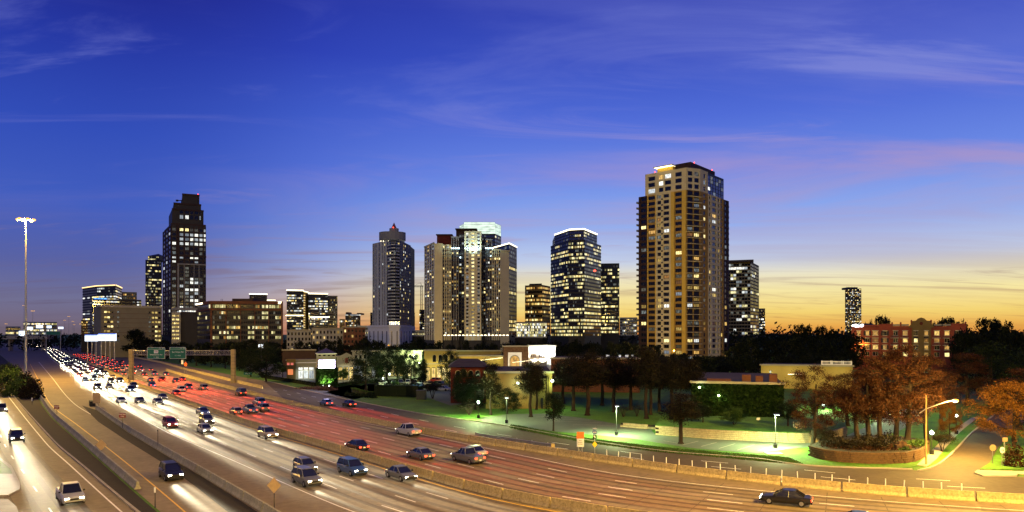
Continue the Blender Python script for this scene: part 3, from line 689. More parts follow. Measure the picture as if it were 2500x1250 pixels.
mb = MB(); pts = [(2245, 1007), (2261, 998), (2290, 990), (2312, 985), (2330, 983)]; pp = [Vector((X(a, D + (a - 2261) * .05), D + (a - 2261) * .05, Zh(b, D))) for a, b in pts]
for a, b in zip(pp, pp[1:]): mb.tube(a, b, .06, n=6)
mb.build('arm', 'steel', t)
hp = pp[-1]; mb = MB(); mb.ball(hp + Vector((.15, 0, -.05)), .38, .2, 10, 6); mb.build('lamp_head', 'lamp_o', t)
lamp('POINT', 'lamp_light', hp + Vector((.15, 0, -.5)), 30000, SOD, t, .3)
# ------------------------------------------------------------------ buildings
class Facet:
    """a vertical wall plane between two plan points given by picture column and depth; u runs left to right, n points out"""
    def __init__(s, a, b, px=True):
        s.a = Vector((X(*a), a[1], 0)) if px else Vector((a[0], a[1], 0)); s.b = Vector((X(*b), b[1], 0)) if px else Vector((b[0], b[1], 0))
        s.u = (s.b - s.a); s.L = s.u.length; s.u.normalize(); s.n = Vector((s.u.y, -s.u.x, 0)); s.D = (a[1] + b[1]) / 2; s.rz = math.atan2(s.u.y, s.u.x)
    def up(s, px):                       # distance along the wall of a picture column
        k = (px - 1250) / FPX; den = s.u.x - k * s.u.y
        return (k * s.a.y - s.a.x) / den
    def z(s, py, px=None):
        D = s.D if px is None else s.a.y + s.u.y * s.up(px); return Zh(py, D)
    def p(s, u, w, n=0): return s.a + s.u * u + s.n * n + Vector((0, 0, w))
    def box(s, mb, u0, u1, w0, w1, n0, n1):
        mb.hexa([s.p(u0, w0, n1), s.p(u1, w0, n1), s.p(u1, w0, n0), s.p(u0, w0, n0), s.p(u0, w1, n1), s.p(u1, w1, n1), s.p(u1, w1, n0), s.p(u0, w1, n0)])
_wm = {}
def winmesh(m, style='plain', frame='dark'):
    """unit window: pane at y=0, thin frame bars in front"""
    k = (m, style, frame)
    if k in _wm: return _wm[k]
    mb = MB(); mb.cur = 0; mb.quad((0, 0, 0), (1, 0, 0), (1, 0, 1), (0, 0, 1)); mb.cur = 1
    def bar(x0, x1, z0, z1): mb.box(x0, x1, -.07, -.005, z0, z1)
    if style != 'plain':
        t = .05
        bar(0, t, 0, 1); bar(1 - t, 1, 0, 1); bar(t, 1 - t, 0, t); bar(t, 1 - t, 1 - t, 1)
        if style == 'two': bar(.475, .525, t, 1 - t)
        if style == 'three': bar(.31, .35, t, 1 - t); bar(.65, .69, t, 1 - t)
        if style == 'cross': bar(.475, .525, t, 1 - t); bar(t, .475, .62, .66); bar(.525, 1 - t, .62, .66)
    _wm[k] = mb.mesh('window_' + m, [m, frame]); return _wm[k]
def FF(a, c):
    pc = (a[0] + c[0]) / 2; Dm = (a[1] + c[1]) / 2; return Facet((a[0], perp(a[0], pc, Dm)), (c[0], perp(c[0], pc, Dm)))
class Bld:
    def __init__(s, name, label, loc, cat='building', group=None, quota=300):
        s.t = thing(name, label, cat, loc, 0, group); s.q = quota; s.rest = {}
        s.walls = {}
    def wall(s, m): return s.walls.setdefault(m, MB())
    def window(s, f, u0, u1, w0, w1, m, n=.03, style='plain', frame='dark', part=True):
        if part and s.q > 0:
            s.q -= 1; p = f.p(u0, w0, n) - Vector(s.t['_o'])
            return inst('window', winmesh(m, style, frame), s.t, p, f.rz, (u1 - u0, 1, w1 - w0))
        mb = s.rest.setdefault(m, MB()); mb.quad(f.p(u0, w0, n), f.p(u1, w0, n), f.p(u1, w1, n), f.p(u0, w1, n))
    def grid(s, f, us, ws, wallm, pick, d=.3, U=None, W=None, piers=True, pm=None, n=.03, style='plain', frame='dark', part=True, sp=True):
        """windows at us x ws with wall strips standing proud between them; pick(i,j) gives the pane material"""
        U = U or (0, f.L); W = W or (ws[-1][0] - 1, ws[0][1] + 1); mb = s.wall(wallm); pmb = s.wall(pm or wallm)
        if sp:
            e = sorted([W[0]] + [x for w in ws for x in w] + [W[1]])
            for a, b in zip(e[::2], e[1::2]):
                if b - a > .02: f.box(mb, U[0] + .01, U[1] - .01, a, b, .01, d)
        if piers:
            e = sorted([U[0]] + [x for u in us for x in u] + [U[1]])
            for a, b in zip(e[::2], e[1::2]):
                if b - a > .02: f.box(pmb, a, b, W[0] - .004, W[1] + .004, .012, d + .06)
        for i, w in enumerate(ws):
            for j, u in enumerate(us):
                m = pick(i, j)
                if m: s.window(f, u[0], u[1], w[0], w[1], m, n, style, frame, part)
    def core(s, pts, z0, z1, m, name='core'):
        a = sum(pts[i][0] * pts[(i+1) % len(pts)][1] - pts[(i+1) % len(pts)][0] * pts[i][1] for i in range(len(pts)))
        if a < 0: pts = pts[::-1]
        mb = MB(); mb.prism(pts, z0, z1); return mb.build(name, m, s.t)
    def strip(s, f, u0, u1, z, m='strip', h=.7, n=.5, name='light_strip'):
        mb = MB(); f.box(mb, u0, u1, z, z + h, n - .3, n); return mb.build(name, m, s.t)
    def done(s):
        for m, mb in s.walls.items(): mb.build('wall' if len(s.walls) == 1 else 'cladding', m, s.t)
        for m, mb in s.rest.items(): stuff(mb.build('windows', m, s.t))
        return s.t
def cols(f, pxs): return [(f.up(a), f.up(b)) for a, b in pxs]
def ucols(f, n, frac=.7, u0=0, u1=None):
    u1 = f.L if u1 is None else u1; w = (u1 - u0) / n; return [(u0 + w * (k + .5 - frac/2), u0 + w * (k + .5 + frac/2)) for k in range(n)]
def rows(z1, z0, n, frac=.55):
    h = (z1 - z0) / n; return [(z1 - h * (k + .5 + frac/2), z1 - h * (k + .5 - frac/2)) for k in range(n)]
def run_pick(p, lit, dark='glass', run=4, seed=1, dim=.15):
    """office lights: neighbouring panes tend to be lit together, whole floors differ"""
    r = random.Random(seed); st = {}
    def pick(i, j):
        k = (i, j // run); 
        if i not in st: st[i] = min(1, max(0, p * r.choice((.05, .3, .6, 1, 1.5, 2.0))))
        if k not in st: st[k] = r.random() < st[i]
        if st[k] and r.random() < .88: return r.choice(lit)
        return 'lit_d' if r.random() < dim else dark
    return pick
def quad_fp(l, c, r, depth=None):
    """plan of a block with a near corner: left, corner, right (+ the hidden back corner)"""
    L, Cc, Rr = [Vector((X(*p), p[1], 0)) for p in (l, c, r)]; return [L[:2], Cc[:2], Rr[:2], (L + Rr - Cc)[:2]]
def front_fp(l, r, depth):
    pc = (l[0] + r[0]) / 2; Dm = (l[1] + r[1]) / 2; l = (l[0], perp(l[0], pc, Dm)); r = (r[0], perp(r[0], pc, Dm))
    L, Rr = [Vector((X(*p), p[1], 0)) for p in (l, r)]; u = (Rr - L).normalized(); b = Vector((-u.y, u.x, 0)) * depth
    return [L[:2], Rr[:2], (Rr + b)[:2], (L + b)[:2]]
YEL = ['lit_g', 'lit_g', 'lit_y']; WHI = ['lit_w', 'lit_w', 'lit_y']; MIX = ['lit_y', 'lit_w', 'lit_o', 'lit_g']

# ---- the tall ochre apartment tower
def ochre_tower():
    Lp, Cp, Rp = (1560, 424), (1692, 400), (1778, 437)
    b = Bld('apartment_tower', 'tall ochre apartment tower with stepped top and lit roof canopy', (X(1692, 400), 400, 0))
    fl, fr = Facet(Lp, Cp), Facet(Cp, Rp); zt = Zh(463, 400); fh = 3.32
    nf = 29; ztop = fl.z(470, 1640); ws = [(ztop - fh * (k + 1) + .75, ztop - fh * k - .55) for k in range(nf)]
    fp = quad_fp(Lp, Cp, Rp)
    # main body and the set-back crown
    u1676, u1708 = fl.up(1676), fr.up(1708)
    cut = [fl.a[:2], fl.p(u1676, 0)[:2], fr.p(u1708, 0)[:2], fr.b[:2], fp[3]]
    zb = ztop + .2
    b.core(cut, 0, zb, 'dark')
    fc = Facet(tuple(fl.p(u1676, 0)[:2]), tuple(fr.p(u1708, 0)[:2]), px=False)
    i0, i1 = fl.up(1576), fr.up(1766); zc = Zh(437, 400)
    back = fl.p(i0, 0) + (Vector((fp[3][0], fp[3][1], 0)) - fl.a) * .9
    b.core([fl.p(i0, 0, -.02)[:2], fl.p(u1676, 0, -.02)[:2], fr.p(u1708, 0, -.02)[:2], fr.p(i1, 0, -.02)[:2], (fr.p(i1, 0) + (fl.p(i0, 0) - fl.p(u1676, 0)) * .9)[:2], back[:2]], zb, zb + 12.0, 'dark', 'crown_core')
    r = random.Random(3)
    def pk(p, dark='glass', lit=('lit_y', 'lit_y', 'lit_w', 'lit_o')):
        def f(i, j):
            q = r.random(); return r.choice(lit) if q < p else ('lit_d' if q < p + .12 else dark)
        return f
    top = zb + 12.0; low = ws[-1][0] - .8
    # left face, bay by bay
    def bay(f, x0, x1, wins, wallm, p, dark='glass', style='two', pm=None, W=None, rws=ws, d=.35):
        U = (f.up(x0), f.up(x1)); b.grid(f, cols(f, wins), rws, wallm, pk(p, dark), d, U, W or (low, zb - .05), style=style, pm=pm)
    bay(fl, 1560, 1581, [(1565.5, 1578)], 'darkbrown', .10)
    bay(fl, 1581, 1603, [(1583.5, 1600)], 'ochre2', .13, pm='ochre', style='three')
    bay(fl, 1603, 1618, [(1606, 1615.5)], 'cream_p', .10, d=.7)
    bay(fl, 1618, 1640, [(1621, 1635)], 'cream_p', .14, d=.7)
    bay(fl, 1640, 1648, [], 'ochre', 0, d=1.0)
    bay(fl, 1648, 1667, [(1649.5, 1665)], 'ochre2', .20, style='three', pm='ochre2')
    bay(fl, 1667, 1676, [], 'ochre', 0, d=.9)
    f = fl; mb = b.wall('dark')
    for w in ws: f.box(mb, f.up(1616.3), f.up(1620), w[0] - 1.0, w[0] - .2, .1, 1.0)
    # cut corner with balconies on every floor
    b.grid(fc, ucols(fc, 2, .8), ws, 'darkbrown', pk(.24), .15, None, (low, zb - .05), style='three', pm='ochre2')
    for w in ws:
        mb = MB(); fc.box(mb, -.6, fc.L + .6, w[0] - .95, w[0] - .65, .2, 1.7); mb.build('balcony_slab', 'cream_p', b.t)
        mb = MB()
        for zz in (.0, .35): fc.box(mb, -.5, fc.L + .5, w[0] - .25 + zz, w[0] - .15 + zz, 1.55, 1.62)
        for k in range(9): fc.box(mb, -.5 + (fc.L + 1) * k / 8 - .03, -.5 + (fc.L + 1) * k / 8 + .03, w[0] - .66, w[0] + .2, 1.53, 1.6)
        stuff(mb.build('balcony_rail', 'darksteel', b.t))
    # right face
    bay(fr, 1708, 1727, [(1716, 1721.5)], 'ochre2', .12, 'glass_b')
    bay(fr, 1727, 1756.5, [(1729, 1733.5), (1737, 1747), (1750.5, 1754.5)], 'cream_p', .10, 'glass_b', d=.5)
    bay(fr, 1756.5, 1766, [(1758.5, 1762.5)], 'ochre2', .15, 'glass_b')
    bay(fr, 1766, 1778, [(1768, 1774)], 'darkbrown', .1)
    # crown storeys
    cw = [(zb + 8.3 - 3.6 * k, zb + 10.7 - 3.6 * k) for k in range(3)]
    for f, x0, x1, wins, wm in ((fl, 1576, 1606, [(1583.5, 1600)], 'cream_p'), (fl, 1606, 1642, [(1609, 1620), (1624, 1639)], 'cream_p'), (fl, 1642, 1676, [(1649.5, 1665)], 'cream_p'), (fr, 1708, 1727, [(1716, 1721.5)], 'cream_p')):
        b.grid(f, cols(f, wins), cw, wm, pk(.22), .3, (f.up(x0), f.up(x1)), (zb + .02, top + .6), style='three')
    b.grid(fc, ucols(fc, 2, .7), cw, 'cream_p', pk(.1), .3, None, (zb + .02, top + .6))
    b.grid(fr, ucols(fr, 6, .9, fr.up(1727), i1), [(zb - 2 + 2.2 * k, zb + 2.2 * k - .1) for k in range(5, 0, -1)], 'navy', pk(.08, 'glass_b', ('lit_w',)), .12, (fr.up(1727), i1), (zb - .5, top + .3))
    # side balconies on both edges
    for f, u, s in ((fl, 0, -1), (fr, fr.L, 1)):
        for w in ws[:24]:
            mb = MB(); a0, a1 = (u - 2.0, u + .2) if s < 0 else (u - .2, u + 2.0)
            f.box(mb, a0, a1, w[0] - .9, w[0] - .65, -3.2, -.2); mb.build('balcony_slab', 'greyp', b.t)
            mb = MB(); e = a0 if s < 0 else a1 - .1
            f.box(mb, a0, a1, w[0] + .15, w[0] + .25, -.3, -.2); f.box(mb, e, e + .1, w[0] - .65, w[0] + .25, -3.2, -.3)
            for k in range(4): f.box(mb, a0 + .5 * k, a0 + .5 * k + .07, w[0] - .65, w[0] + .15, -.29, -.21)
            stuff(mb.build('balcony_rail', 'greyp', b.t))
    # roof
    rc = [fl.p(fl.up(1598), 0, -3)[:2], fl.p(fl.up(1680), 0, -3)[:2], fr.p(fr.up(1712), 0, -3)[:2], fr.p(fr.up(1757), 0, -3)[:2], back[:2]]
    b.core(rc, top + .1, top + 4.2, 'darkbrown', 'penthouse')
    z = top + 3.2; mb = MB(); fl.box(mb, fl.up(1598), fl.up(1644), z, z + .5, -6, 1.6); mb.build('roof_canopy', 'cream_p', b.t)
    mb = MB(); fl.box(mb, fl.up(1600), fl.up(1642), z - .12, z - .01, -3, 1.4); mb.build('canopy_light', 'strip', b.t)
    mb = MB(); fl.box(mb, fl.up(1604), fl.up(1642), top + .1, z - .13, -3.5, -.5); mb.build('canopy_wall', 'ochre', b.t)
    for px_ in (1608, 1618, 1629, 1638):
        p = fl.p(fl.up(px_), z - .5, -.2); mb = MB(); mb.ball(p, .3, .25, 6, 4); mb.build('lamp_bulb', 'lamp_o', b.t)
    for f, px_ in ((fl, 1592), (fr, 1707), (fr, 1750)):
        p = f.p(f.up(px_), top + 4.6 if px_ != 1592 else top + 2, -3); mb = MB(); mb.ball(p, .35, .4, 6, 4); mb.build('beacon', 'lamp_r', b.t)
    # base storey
    for f, x0, x1 in ((fl, 1556, 1602), (fl, 1640, 1692), (fr, 1692, 1780)):
        mb = b.wall('ochre'); f.box(mb, f.up(x0), f.up(x1), low - 1.2, low, .05, 1.2)
    n = 9
    for k in range(n): u = fl.L * k / (n - 1); fl.box(b.wall('ochre'), u - .8, u + .8, 0, low - 1.2, .05, 1.1)
    for k in range(8): u = fr.L * k / 7; fr.box(b.wall('ochre'), u - .8, u + .8, 0, low - 1.2, .05, 1.1)
    b.done()
ochre_tower()

# ---- dark stepped tower on the left
def dark_tower():
    D = 580; b = Bld('office_tower', 'tall dark stepped tower with bands of bluish white lit windows', (X(450, D), D, 0))
    f = Facet((418, perp(418, 460, D)), (503, perp(503, 460, D))); fs = Facet((398, D + 34), (418, perp(418, 460, D)))
    vols = [(398, 418, 503, 625, 830), (401, 418, 502, 548, 625), (412, 420, 497, 512, 548), (420, 424, 491, 497, 512), (443, 445, 487, 473, 497)]
    r = random.Random(5); dp = 30
    tiers = [f.z(v[3]) for v in vols]
    for k, (l, c, rr, yt, yb) in enumerate(vols):
        off = [0, .6, 1.2, 2.5, 3.5][k]
        A = f.p(f.up(c), 0, -off); B = f.p(f.up(rr), 0, -off); fp = [(X(l, D + 34), D + 34), A[:2], B[:2], (B - f.n * 30)[:2], (A - f.n * 34)[:2]]
        b.core(fp, 0 if k == 0 else f.z(yb) - .2, f.z(yt), 'dark', 'tier_%s' % 'abcde'[k] if False else 'tier')
        g = Facet(tuple(A[:2]), tuple(B[:2]), px=False)
        mb = b.wall('darkbrown'); g.box(mb, -.2, g.L + .2, f.z(yt) - .9, f.z(yt) + .5, -.3, .5)
    px = [(420.5, 429.5), (438.6, 447.6), (452, 461), (464, 472), (475, 484), (487, 494.5), (497.5, 502)]
    cs = cols(f, px)
    # upper storeys
    ys = [(558, 565), (570, 577), (581, 588), (592, 599), (604, 611), (615, 622), (627, 632), (637, 642)]
    bright = {0: 0, 1: 0}
    def pk_hi(i, j):
        if i in (2, 1) and j > 0: return 'lit_w'
        if i in (3,): return 'lit_w' if j < 6 else 'lit_d'
        if i == 0: return r.choice(['lit_d', 'lit_w', 'lit_y', 'glass', 'lit_d'])
        if i >= 6: return 'lit_w' if r.random() < .3 else 'glass'
        return 'lit_d' if r.random() < .3 else 'glass'
    b.grid(f, cs, [(f.z(y1), f.z(y0)) for y0, y1 in ys], 'dark', pk_hi, .4, (0, f.L), (f.z(644), f.z(550)), style='three', pm='darkbrown')
    # lower storeys, pale piers
    yl = [(652 + 8.7 * k, 658.5 + 8.7 * k) for k in range(12)]
    def pk_lo(i, j):
        if j in (1, 3, 4) and i >= 3 and r.random() < .72: return r.choice(['lit_w', 'lit_w', 'lit_d'])
        if j == 2: return 'lit_w' if i in (6, 7) else 'lit_d'
        if j == 0: return 'lit_d' if r.random() < .5 else 'lit_w' if r.random() < .3 else 'glass'
        return 'glass' if r.random() < .8 else 'lit_d'
    b.grid(f, cs, [(f.z(y1), f.z(y0)) for y0, y1 in yl], 'dark', pk_lo, .4, (0, f.L), (f.z(757), f.z(648)), style='two', pm='dark')
    mb = b.wall('greyp')
    for a, c in ((433, 437), (449, 451), (473, 474.6), (485, 487)): f.box(mb, f.up(a), f.up(c), f.z(760), f.z(646), .5, 1.0)
    f.box(mb, f.up(433), f.up(503), f.z(647), f.z(644), .5, 1.3); f.box(mb, f.up(418), f.up(503), f.z(757), f.z(751), .5, 1.6)
    f.box(b.wall('darkbrown'), f.up(430), f.up(433), f.z(760), f.z(560), .48, .9)
    # lit lobby band
    b.grid(f, ucols(f, 9, .9, f.up(432), f.up(478)), [(f.z(764), f.z(758))], 'greyp', lambda i, j: 'lit_w', .3, (f.up(420), f.up(503)), (f.z(768), f.z(757)))
    # top tiers
    for off, px2, ys2, p in ((1.2, [(438.6, 447.6), (452, 461), (464, 472), (475, 484), (487, 494)], [(525, 535), (514, 522)], .45), (3.5, [(456 + 4.2 * k, 459 + 4.2 * k) for k in range(6)], [(497, 501)], .8)):
        g = Facet(tuple(f.p(0, 0, -off)[:2]), tuple(f.p(f.L, 0, -off)[:2]), px=False)
        b.grid(g, [(f.up(a), f.up(c)) for a, c in px2], [(f.z(y1), f.z(y0)) for y0, y1 in ys2], 'dark', lambda i, j: 'lit_w' if r.random() < p else 'glass', .2, (f.up(436), f.up(490)), (f.z(ys2[0][1]) - .5, f.z(ys2[-1][0]) + .5), style='two')
    # left flank
    b.grid(fs, ucols(fs, 3, .6), rows(fs.z(560), fs.z(820), 24, .6), 'darkbrown', lambda i, j: r.choice(['glass'] * 7 + ['lit_d', 'lit_w']), .3, part=False)
    # roof crane arm
    z = f.z(497); x0 = X(432, D); mb = MB(); mb.tube((x0, D + 8, z), (x0, D + 8, z + 4), .4, n=6); mb.tube((X(421, D), D + 8, z + 4), (X(444, D), D + 8, z + 4), .35, n=6); mb.box(X(421, D) - .8, X(421, D) + .8, D + 7.4, D + 8.6, z + 3.2, z + 4.6); mb.build('roof_crane', 'dark', b.t)
    mb = MB(); mb.ball((X(470, D), D + 10, f.z(469)), .5, .5, 6, 4); mb.build('beacon', 'lamp_r', b.t)
    b.done()
dark_tower()

# ---- glass office with curved front (generic ribbon-window towers)
def ribbon(name, label, facets, ytop, ybot, nrows, ncols, wallm, lit, p, seed, D, crown=None, strip_=None, frac=.5, back=30, part=False, piers=True, d=.25, dark='glass', run=4, z0=0):
    """facets: list of (px, depth) along the visible front, left to right"""
    pc = (facets[0][0] + facets[-1][0]) / 2
    if max(q[1] for q in facets) - min(q[1] for q in facets) < 20 or len(facets) == 2: facets = [(q[0], perp(q[0], pc, D)) for q in facets]
    b = Bld(name, label, (X(facets[len(facets)//2][0], D), D, 0))
    pts = [(X(*q), q[1]) for q in facets]; rd = Vector((X(pc, D), D)).normalized() * back; bp = [(p[0] + rd.x, p[1] + rd.y) for p in (pts[-1], pts[0])]
    zt = Zh(ytop, D); zb = Zh(ybot, D)
    b.core(pts + bp, z0, zt, wallm if wallm in ('dark', 'navy') else 'dark')
    for k in range(len(facets) - 1):
        f = Facet(facets[k], facets[k + 1]); nc = ncols[k]
        if not nc: 
            f.box(b.wall(wallm), 0, f.L, zb, zt, .01, .4); continue
        b.grid(f, ucols(f, nc, .92), rows(zt - 1, zb, nrows, frac), wallm, run_pick(p, lit, dark, run, seed + k), d, (0, f.L), (zb - 1, zt), piers=piers, part=part)
        if strip_: b.strip(f, -.2, f.L + .2, zt, strip_, .9 * D / 700, .6)
    return b
b = ribbon('office_tower', 'dark glass office tower with glowing roof edge and many yellow lit floors', [(1345, 600), (1388, 566), (1427, 560), (1467, 596)], 588, 822, 26, [16, 14, 15], 'navy', YEL, .52, 11, 566, frac=.55, piers=False)
fz = [(1355, 602), (1390, 573), (1425, 569), (1457, 600)]; pts = [(X(*q), q[1]) for q in fz]; b.core(pts + [(pts[-1][0], 640), (pts[0][0], 640)], Zh(590, 575), Zh(563, 575), 'navy', 'crown')
for k in range(3):
    f = Facet(fz[k], fz[k+1]); b.strip(f, -.2, f.L + .2, Zh(563, 575), 'strip', .9, .5)
    b.grid(f, ucols(f, 10, .92), rows(Zh(566, 575), Zh(588, 575), 3, .6), 'navy', run_pick(.3, YEL, 'glass_b', 4, 50 + k), .15, part=False)
mb = MB(); mb.ball((X(1452, 556), 556, Zh(661, 556)), 1.0, .8, 8, 5); mb.build('beacon', 'lamp_r', b.t); b.done()
ribbon('office_tower', 'slimmer dark office tower close behind the glowing edged glass tower', [(1463, 660), (1480, 645), (1512, 660)], 643, 815, 19, [5, 9], 'navy', YEL, .55, 21, 650).done()
b = ribbon('office_tower', 'blue glass slab with lit top edge beside the cream apartment block', [(1200, 740), (1243, 700), (1261, 730)], 600, 820, 22, [8, 8], 'navy', ['lit_y', 'lit_g'], .28, 31, 715, strip_='strip', dark='glass_b', run=8, frac=.6); b.done()
b = ribbon('office_tower', 'small orange brown office building left of the glass office tower', [(1282, 800), (1324, 790), (1343, 815)], 697, 815, 12, [12, 6], 'ochre2', ['lit_o', 'lit_y', 'lit_o'], .75, 41, 800, run=3)
f = Facet((1282, 800), (1324, 790)); b.core([(X(1293, 800), 805), (X(1323, 800), 800), (X(1323, 800), 830), (X(1293, 800), 830)], Zh(698, 800), Zh(692, 800), 'dark', 'plant_room'); b.done()
b = ribbon('office_block', 'dark office block with glowing roof edge and blue sign, far side of highway', [(202, 690), (237, 660), (282, 650), (297, 690)], 699, 815, 17, [6, 10, 3], 'dark', WHI, .45, 51, 660, strip_='strip_o', piers=False)
b.done()
b = ribbon('office_block', 'low dark wing with two bright lit floors and a blue lit sign', [(226, 640), (345, 625)], 731, 812, 12, [22], 'dark', ['lit_g', 'lit_w'], .38, 61, 632, piers=False)
f = Facet((226, 640), (345, 625)); mb = MB()
for k in range(13): f.box(mb, f.up(229 + 2.6 * k), f.up(230.9 + 2.6 * k), Zh(732, 635), Zh(729 - (k % 3) * .8, 635), .4, .6)
mb.build('lit_sign', emit('sign_blue_lit', (.12, .35, 1), 3), b.t); b.done()
ribbon('office_block', 'pale gridded block peeking out behind the glowing edged office', [(296, 760), (334, 760)], 713, 815, 12, [9], 'beige', ['lit_o', 'lit_y'], .5, 71, 760, run=1).done()
ribbon('brick_block', 'small reddish block beside the far high mast lamp', [(198, 640), (214, 630)], 781, 815, 5, [4], 'brick2', ['lit_y', 'lit_o'], .4, 73, 635, run=1).done()
# far pointed tower
b = ribbon('office_tower', 'slender dark tower with small pyramid top beside the tall stepped tower', [(355, 930), (362, 915), (387, 915), (395, 930)], 635, 815, 25, [3, 9, 3], 'dark', YEL, .5, 81, 920, run=2)
b.core([(X(361, 920), 922), (X(388, 920), 922), (X(388, 920), 945), (X(361, 920), 945)], Zh(636, 920), Zh(624, 920), 'dark', 'upper_tier')
mb = MB(); c = (X(374.5, 920), 933, Zh(617, 920)); q = [(X(361, 920), 921.9, Zh(624, 920)), (X(388, 920), 921.9, Zh(624, 920)), (X(388, 920), 945, Zh(624, 920)), (X(361, 920), 945, Zh(624, 920))]
for k in range(4): mb.quad(q[k], q[(k+1) % 4], c)
mb.build('roof', 'dark', b.t)
f = Facet((361, 921.9), (388, 921.9)); b.grid(f, ucols(f, 8, .8), rows(Zh(625, 920), Zh(635, 920), 2), 'dark', run_pick(.4, YEL, 'glass', 2, 5), .1, part=False); b.done()
# offices with bright outlines
b = ribbon('office_block', 'dark ribbon windowed office with bright cornice and orange lit flank', [(700, 820), (741, 812)], 710, 818, 17, [14], 'dark', WHI, .4, 91, 815, strip_='strip', piers=False)
f = Facet((741, 812), (753, 835)); b.core([f.a[:2], f.b[:2], (f.b.x, 860), (f.a.x, 860)], 0, Zh(712, 812), 'ochre', 'flank')
for k in range(16): b.strip(f, .3, f.L - .3, Zh(722 + 6.0 * k, 820), 'strip_o', .5, .3, 'light_band')
b.strip(f, 0, f.L, Zh(712, 812)); g = Facet((698, 808), (741, 806)); b.strip(g, 0, g.L, Zh(771, 806), 'strip', .9, .4); b.done()
b = ribbon('office_block', 'second dark ribbon windowed office with bright cornice, right of the first', [(753, 820), (757, 815), (800, 812)], 718, 818, 16, [1, 14], 'dark', WHI, .5, 101, 815, strip_='strip', piers=False)
g = Facet((757, 808), (805, 806)); b.strip(g, 0, g.L, Zh(775, 806), 'strip', .9, .4); b.done()
b = ribbon('apartment_block', 'olive stepped apartment block behind the bright corniced offices', [(799, 830), (813, 826), (824, 845)], 722, 818, 16, [5, 5], 'beige', ['lit_y', 'lit_g'], .18, 111, 830, run=1); b.done()
b = ribbon('apartment_block', 'dark square block silhouetted with lit cornice pieces', [(843, 900), (880, 905)], 767, 815, 8, [10], 'darkbrown', ['lit_w', 'lit_o'], .12, 121, 900, run=1)
for a, c, y in ((843, 850, 762), (855, 877, 768), (870, 881, 764)):
    f = Facet((a, 898), (c, 898)); b.core([(X(a, 900), 903), (X(c, 900), 903), (X(c, 900), 920), (X(a, 900), 920)], Zh(768, 900), Zh(y, 900), 'darkbrown', 'roof_house'); b.strip(f, 0, f.L, Zh(770, 900), 'lit_w', .8, .3)
b.done()
for nm, lab, a, c, D, y, m, p, s in (('apartment_block', 'thin dark block at the left shoulder of the pale podium tower', 904, 912, 900, 763, 'dark', .1, 131), ('apartment_block', 'thin dark block at the right shoulder of the pale podium tower', 1000, 1013, 880, 764, 'dark', .15, 132),
                                   ('office_block', 'far small office block between the glass tower and the ochre tower', 1513, 1556, 950, 775, 'beige2', .3, 133), ('office_tower', 'small dark lit block at the right edge of the gridded tower', 1848, 1868, 930, 753, 'dark', .4, 134),
                                   ('office_block', 'orange lit wall block next to the dark square block', 829, 842, 860, 779, 'ochre2', .2, 135), ('office_block', 'far white office block above the overpass', 57, 139, 1500, 786, 'greyp', .5, 136),
                                   ('parking_garage', 'far low parking garage with bright floors at the picture edge', 14, 50, 1300, 797, 'greyp', .9, 137), ('apartment_block', 'far tower under construction below the crane', 1024, 1038, 790, 756, 'dark', .25, 138),
                                   ('parking_garage', 'far pale garage floors behind the podium tower', 1003, 1040, 700, 806, 'greyw', .8, 139), ('parking_garage', 'bright far garage left of the pale podium tower', 872, 900, 700, 795, 'greyw', .85, 140)):
    n = max(2, int((812 - y) / 6)); w = c - a
    ribbon(nm, lab, [(a, D), (c, D)], y, 818, n, [max(3, int(w / 3.2))], m, ['lit_w', 'lit_g'] if 'garage' not in nm else ['lit_g'], p, s, D, run=2, z0=0).done()
# glowing crown tower
b = ribbon('office_tower', 'tower whose tall glass crown glows white green behind the apartment block', [(1122, 930), (1140, 905), (1208, 905), (1223, 930)], 572, 815, 26, [4, 16, 4], 'navy', YEL, .08, 151, 910, dark='glass_b')
for (a, c, y0, y1, Da, Dc) in ((1133, 1208, 543, 572, 908, 908), (1122, 1132, 546, 572, 930, 912), (1210, 1223, 545, 590, 912, 930)):
    f = Facet((a, Da), (c, Dc)); mb = MB(); f.box(mb, 0, f.L, Zh(y1, 910), Zh(y0, 910), -4, -.1); mb.build('crown_glass', M.setdefault('crown', litpane('crown_glow', (.72, .95, .78), (.80, .98, .80), 1.25, .35, (.12, .12, .3))), b.t)
    mb = b.wall('greyw'); n = max(3, int((c - a) / 3))
    for k in range(n + 1): f.box(mb, f.L * k / n - .1, f.L * k / n + .1, Zh(y1, 910), Zh(y0, 910), -.08, .12)
    for k in range(6): z = Zh(y1, 910) + (Zh(y0, 910) - Zh(y1, 910)) * k / 5; f.box(mb, 0, f.L, z - .12, z + .12, -.09, .08)
b.done()
# gridded tower right of the ochre tower
b = ribbon('apartment_tower', 'grey gridded apartment tower half hidden by the ochre tower', [(1770, 620), (1832, 612), (1852, 650)], 641, 818, 21, [9, 6], 'beige', ['lit_g', 'lit_w'], .26, 161, 620, run=2, frac=.68)
b.core([(X(1785, 620), 625), (X(1838, 620), 618), (X(1838, 620), 660), (X(1785, 620), 660)], Zh(642, 620), Zh(634, 620), 'dark', 'plant_room')
f = Facet((1764, 618), (1838, 608)); mb = MB(); f.box(mb, 0, f.L, Zh(641, 615), Zh(639.5, 615), -3, 1.0); mb.build('cornice', 'darkbrown', b.t); b.done()
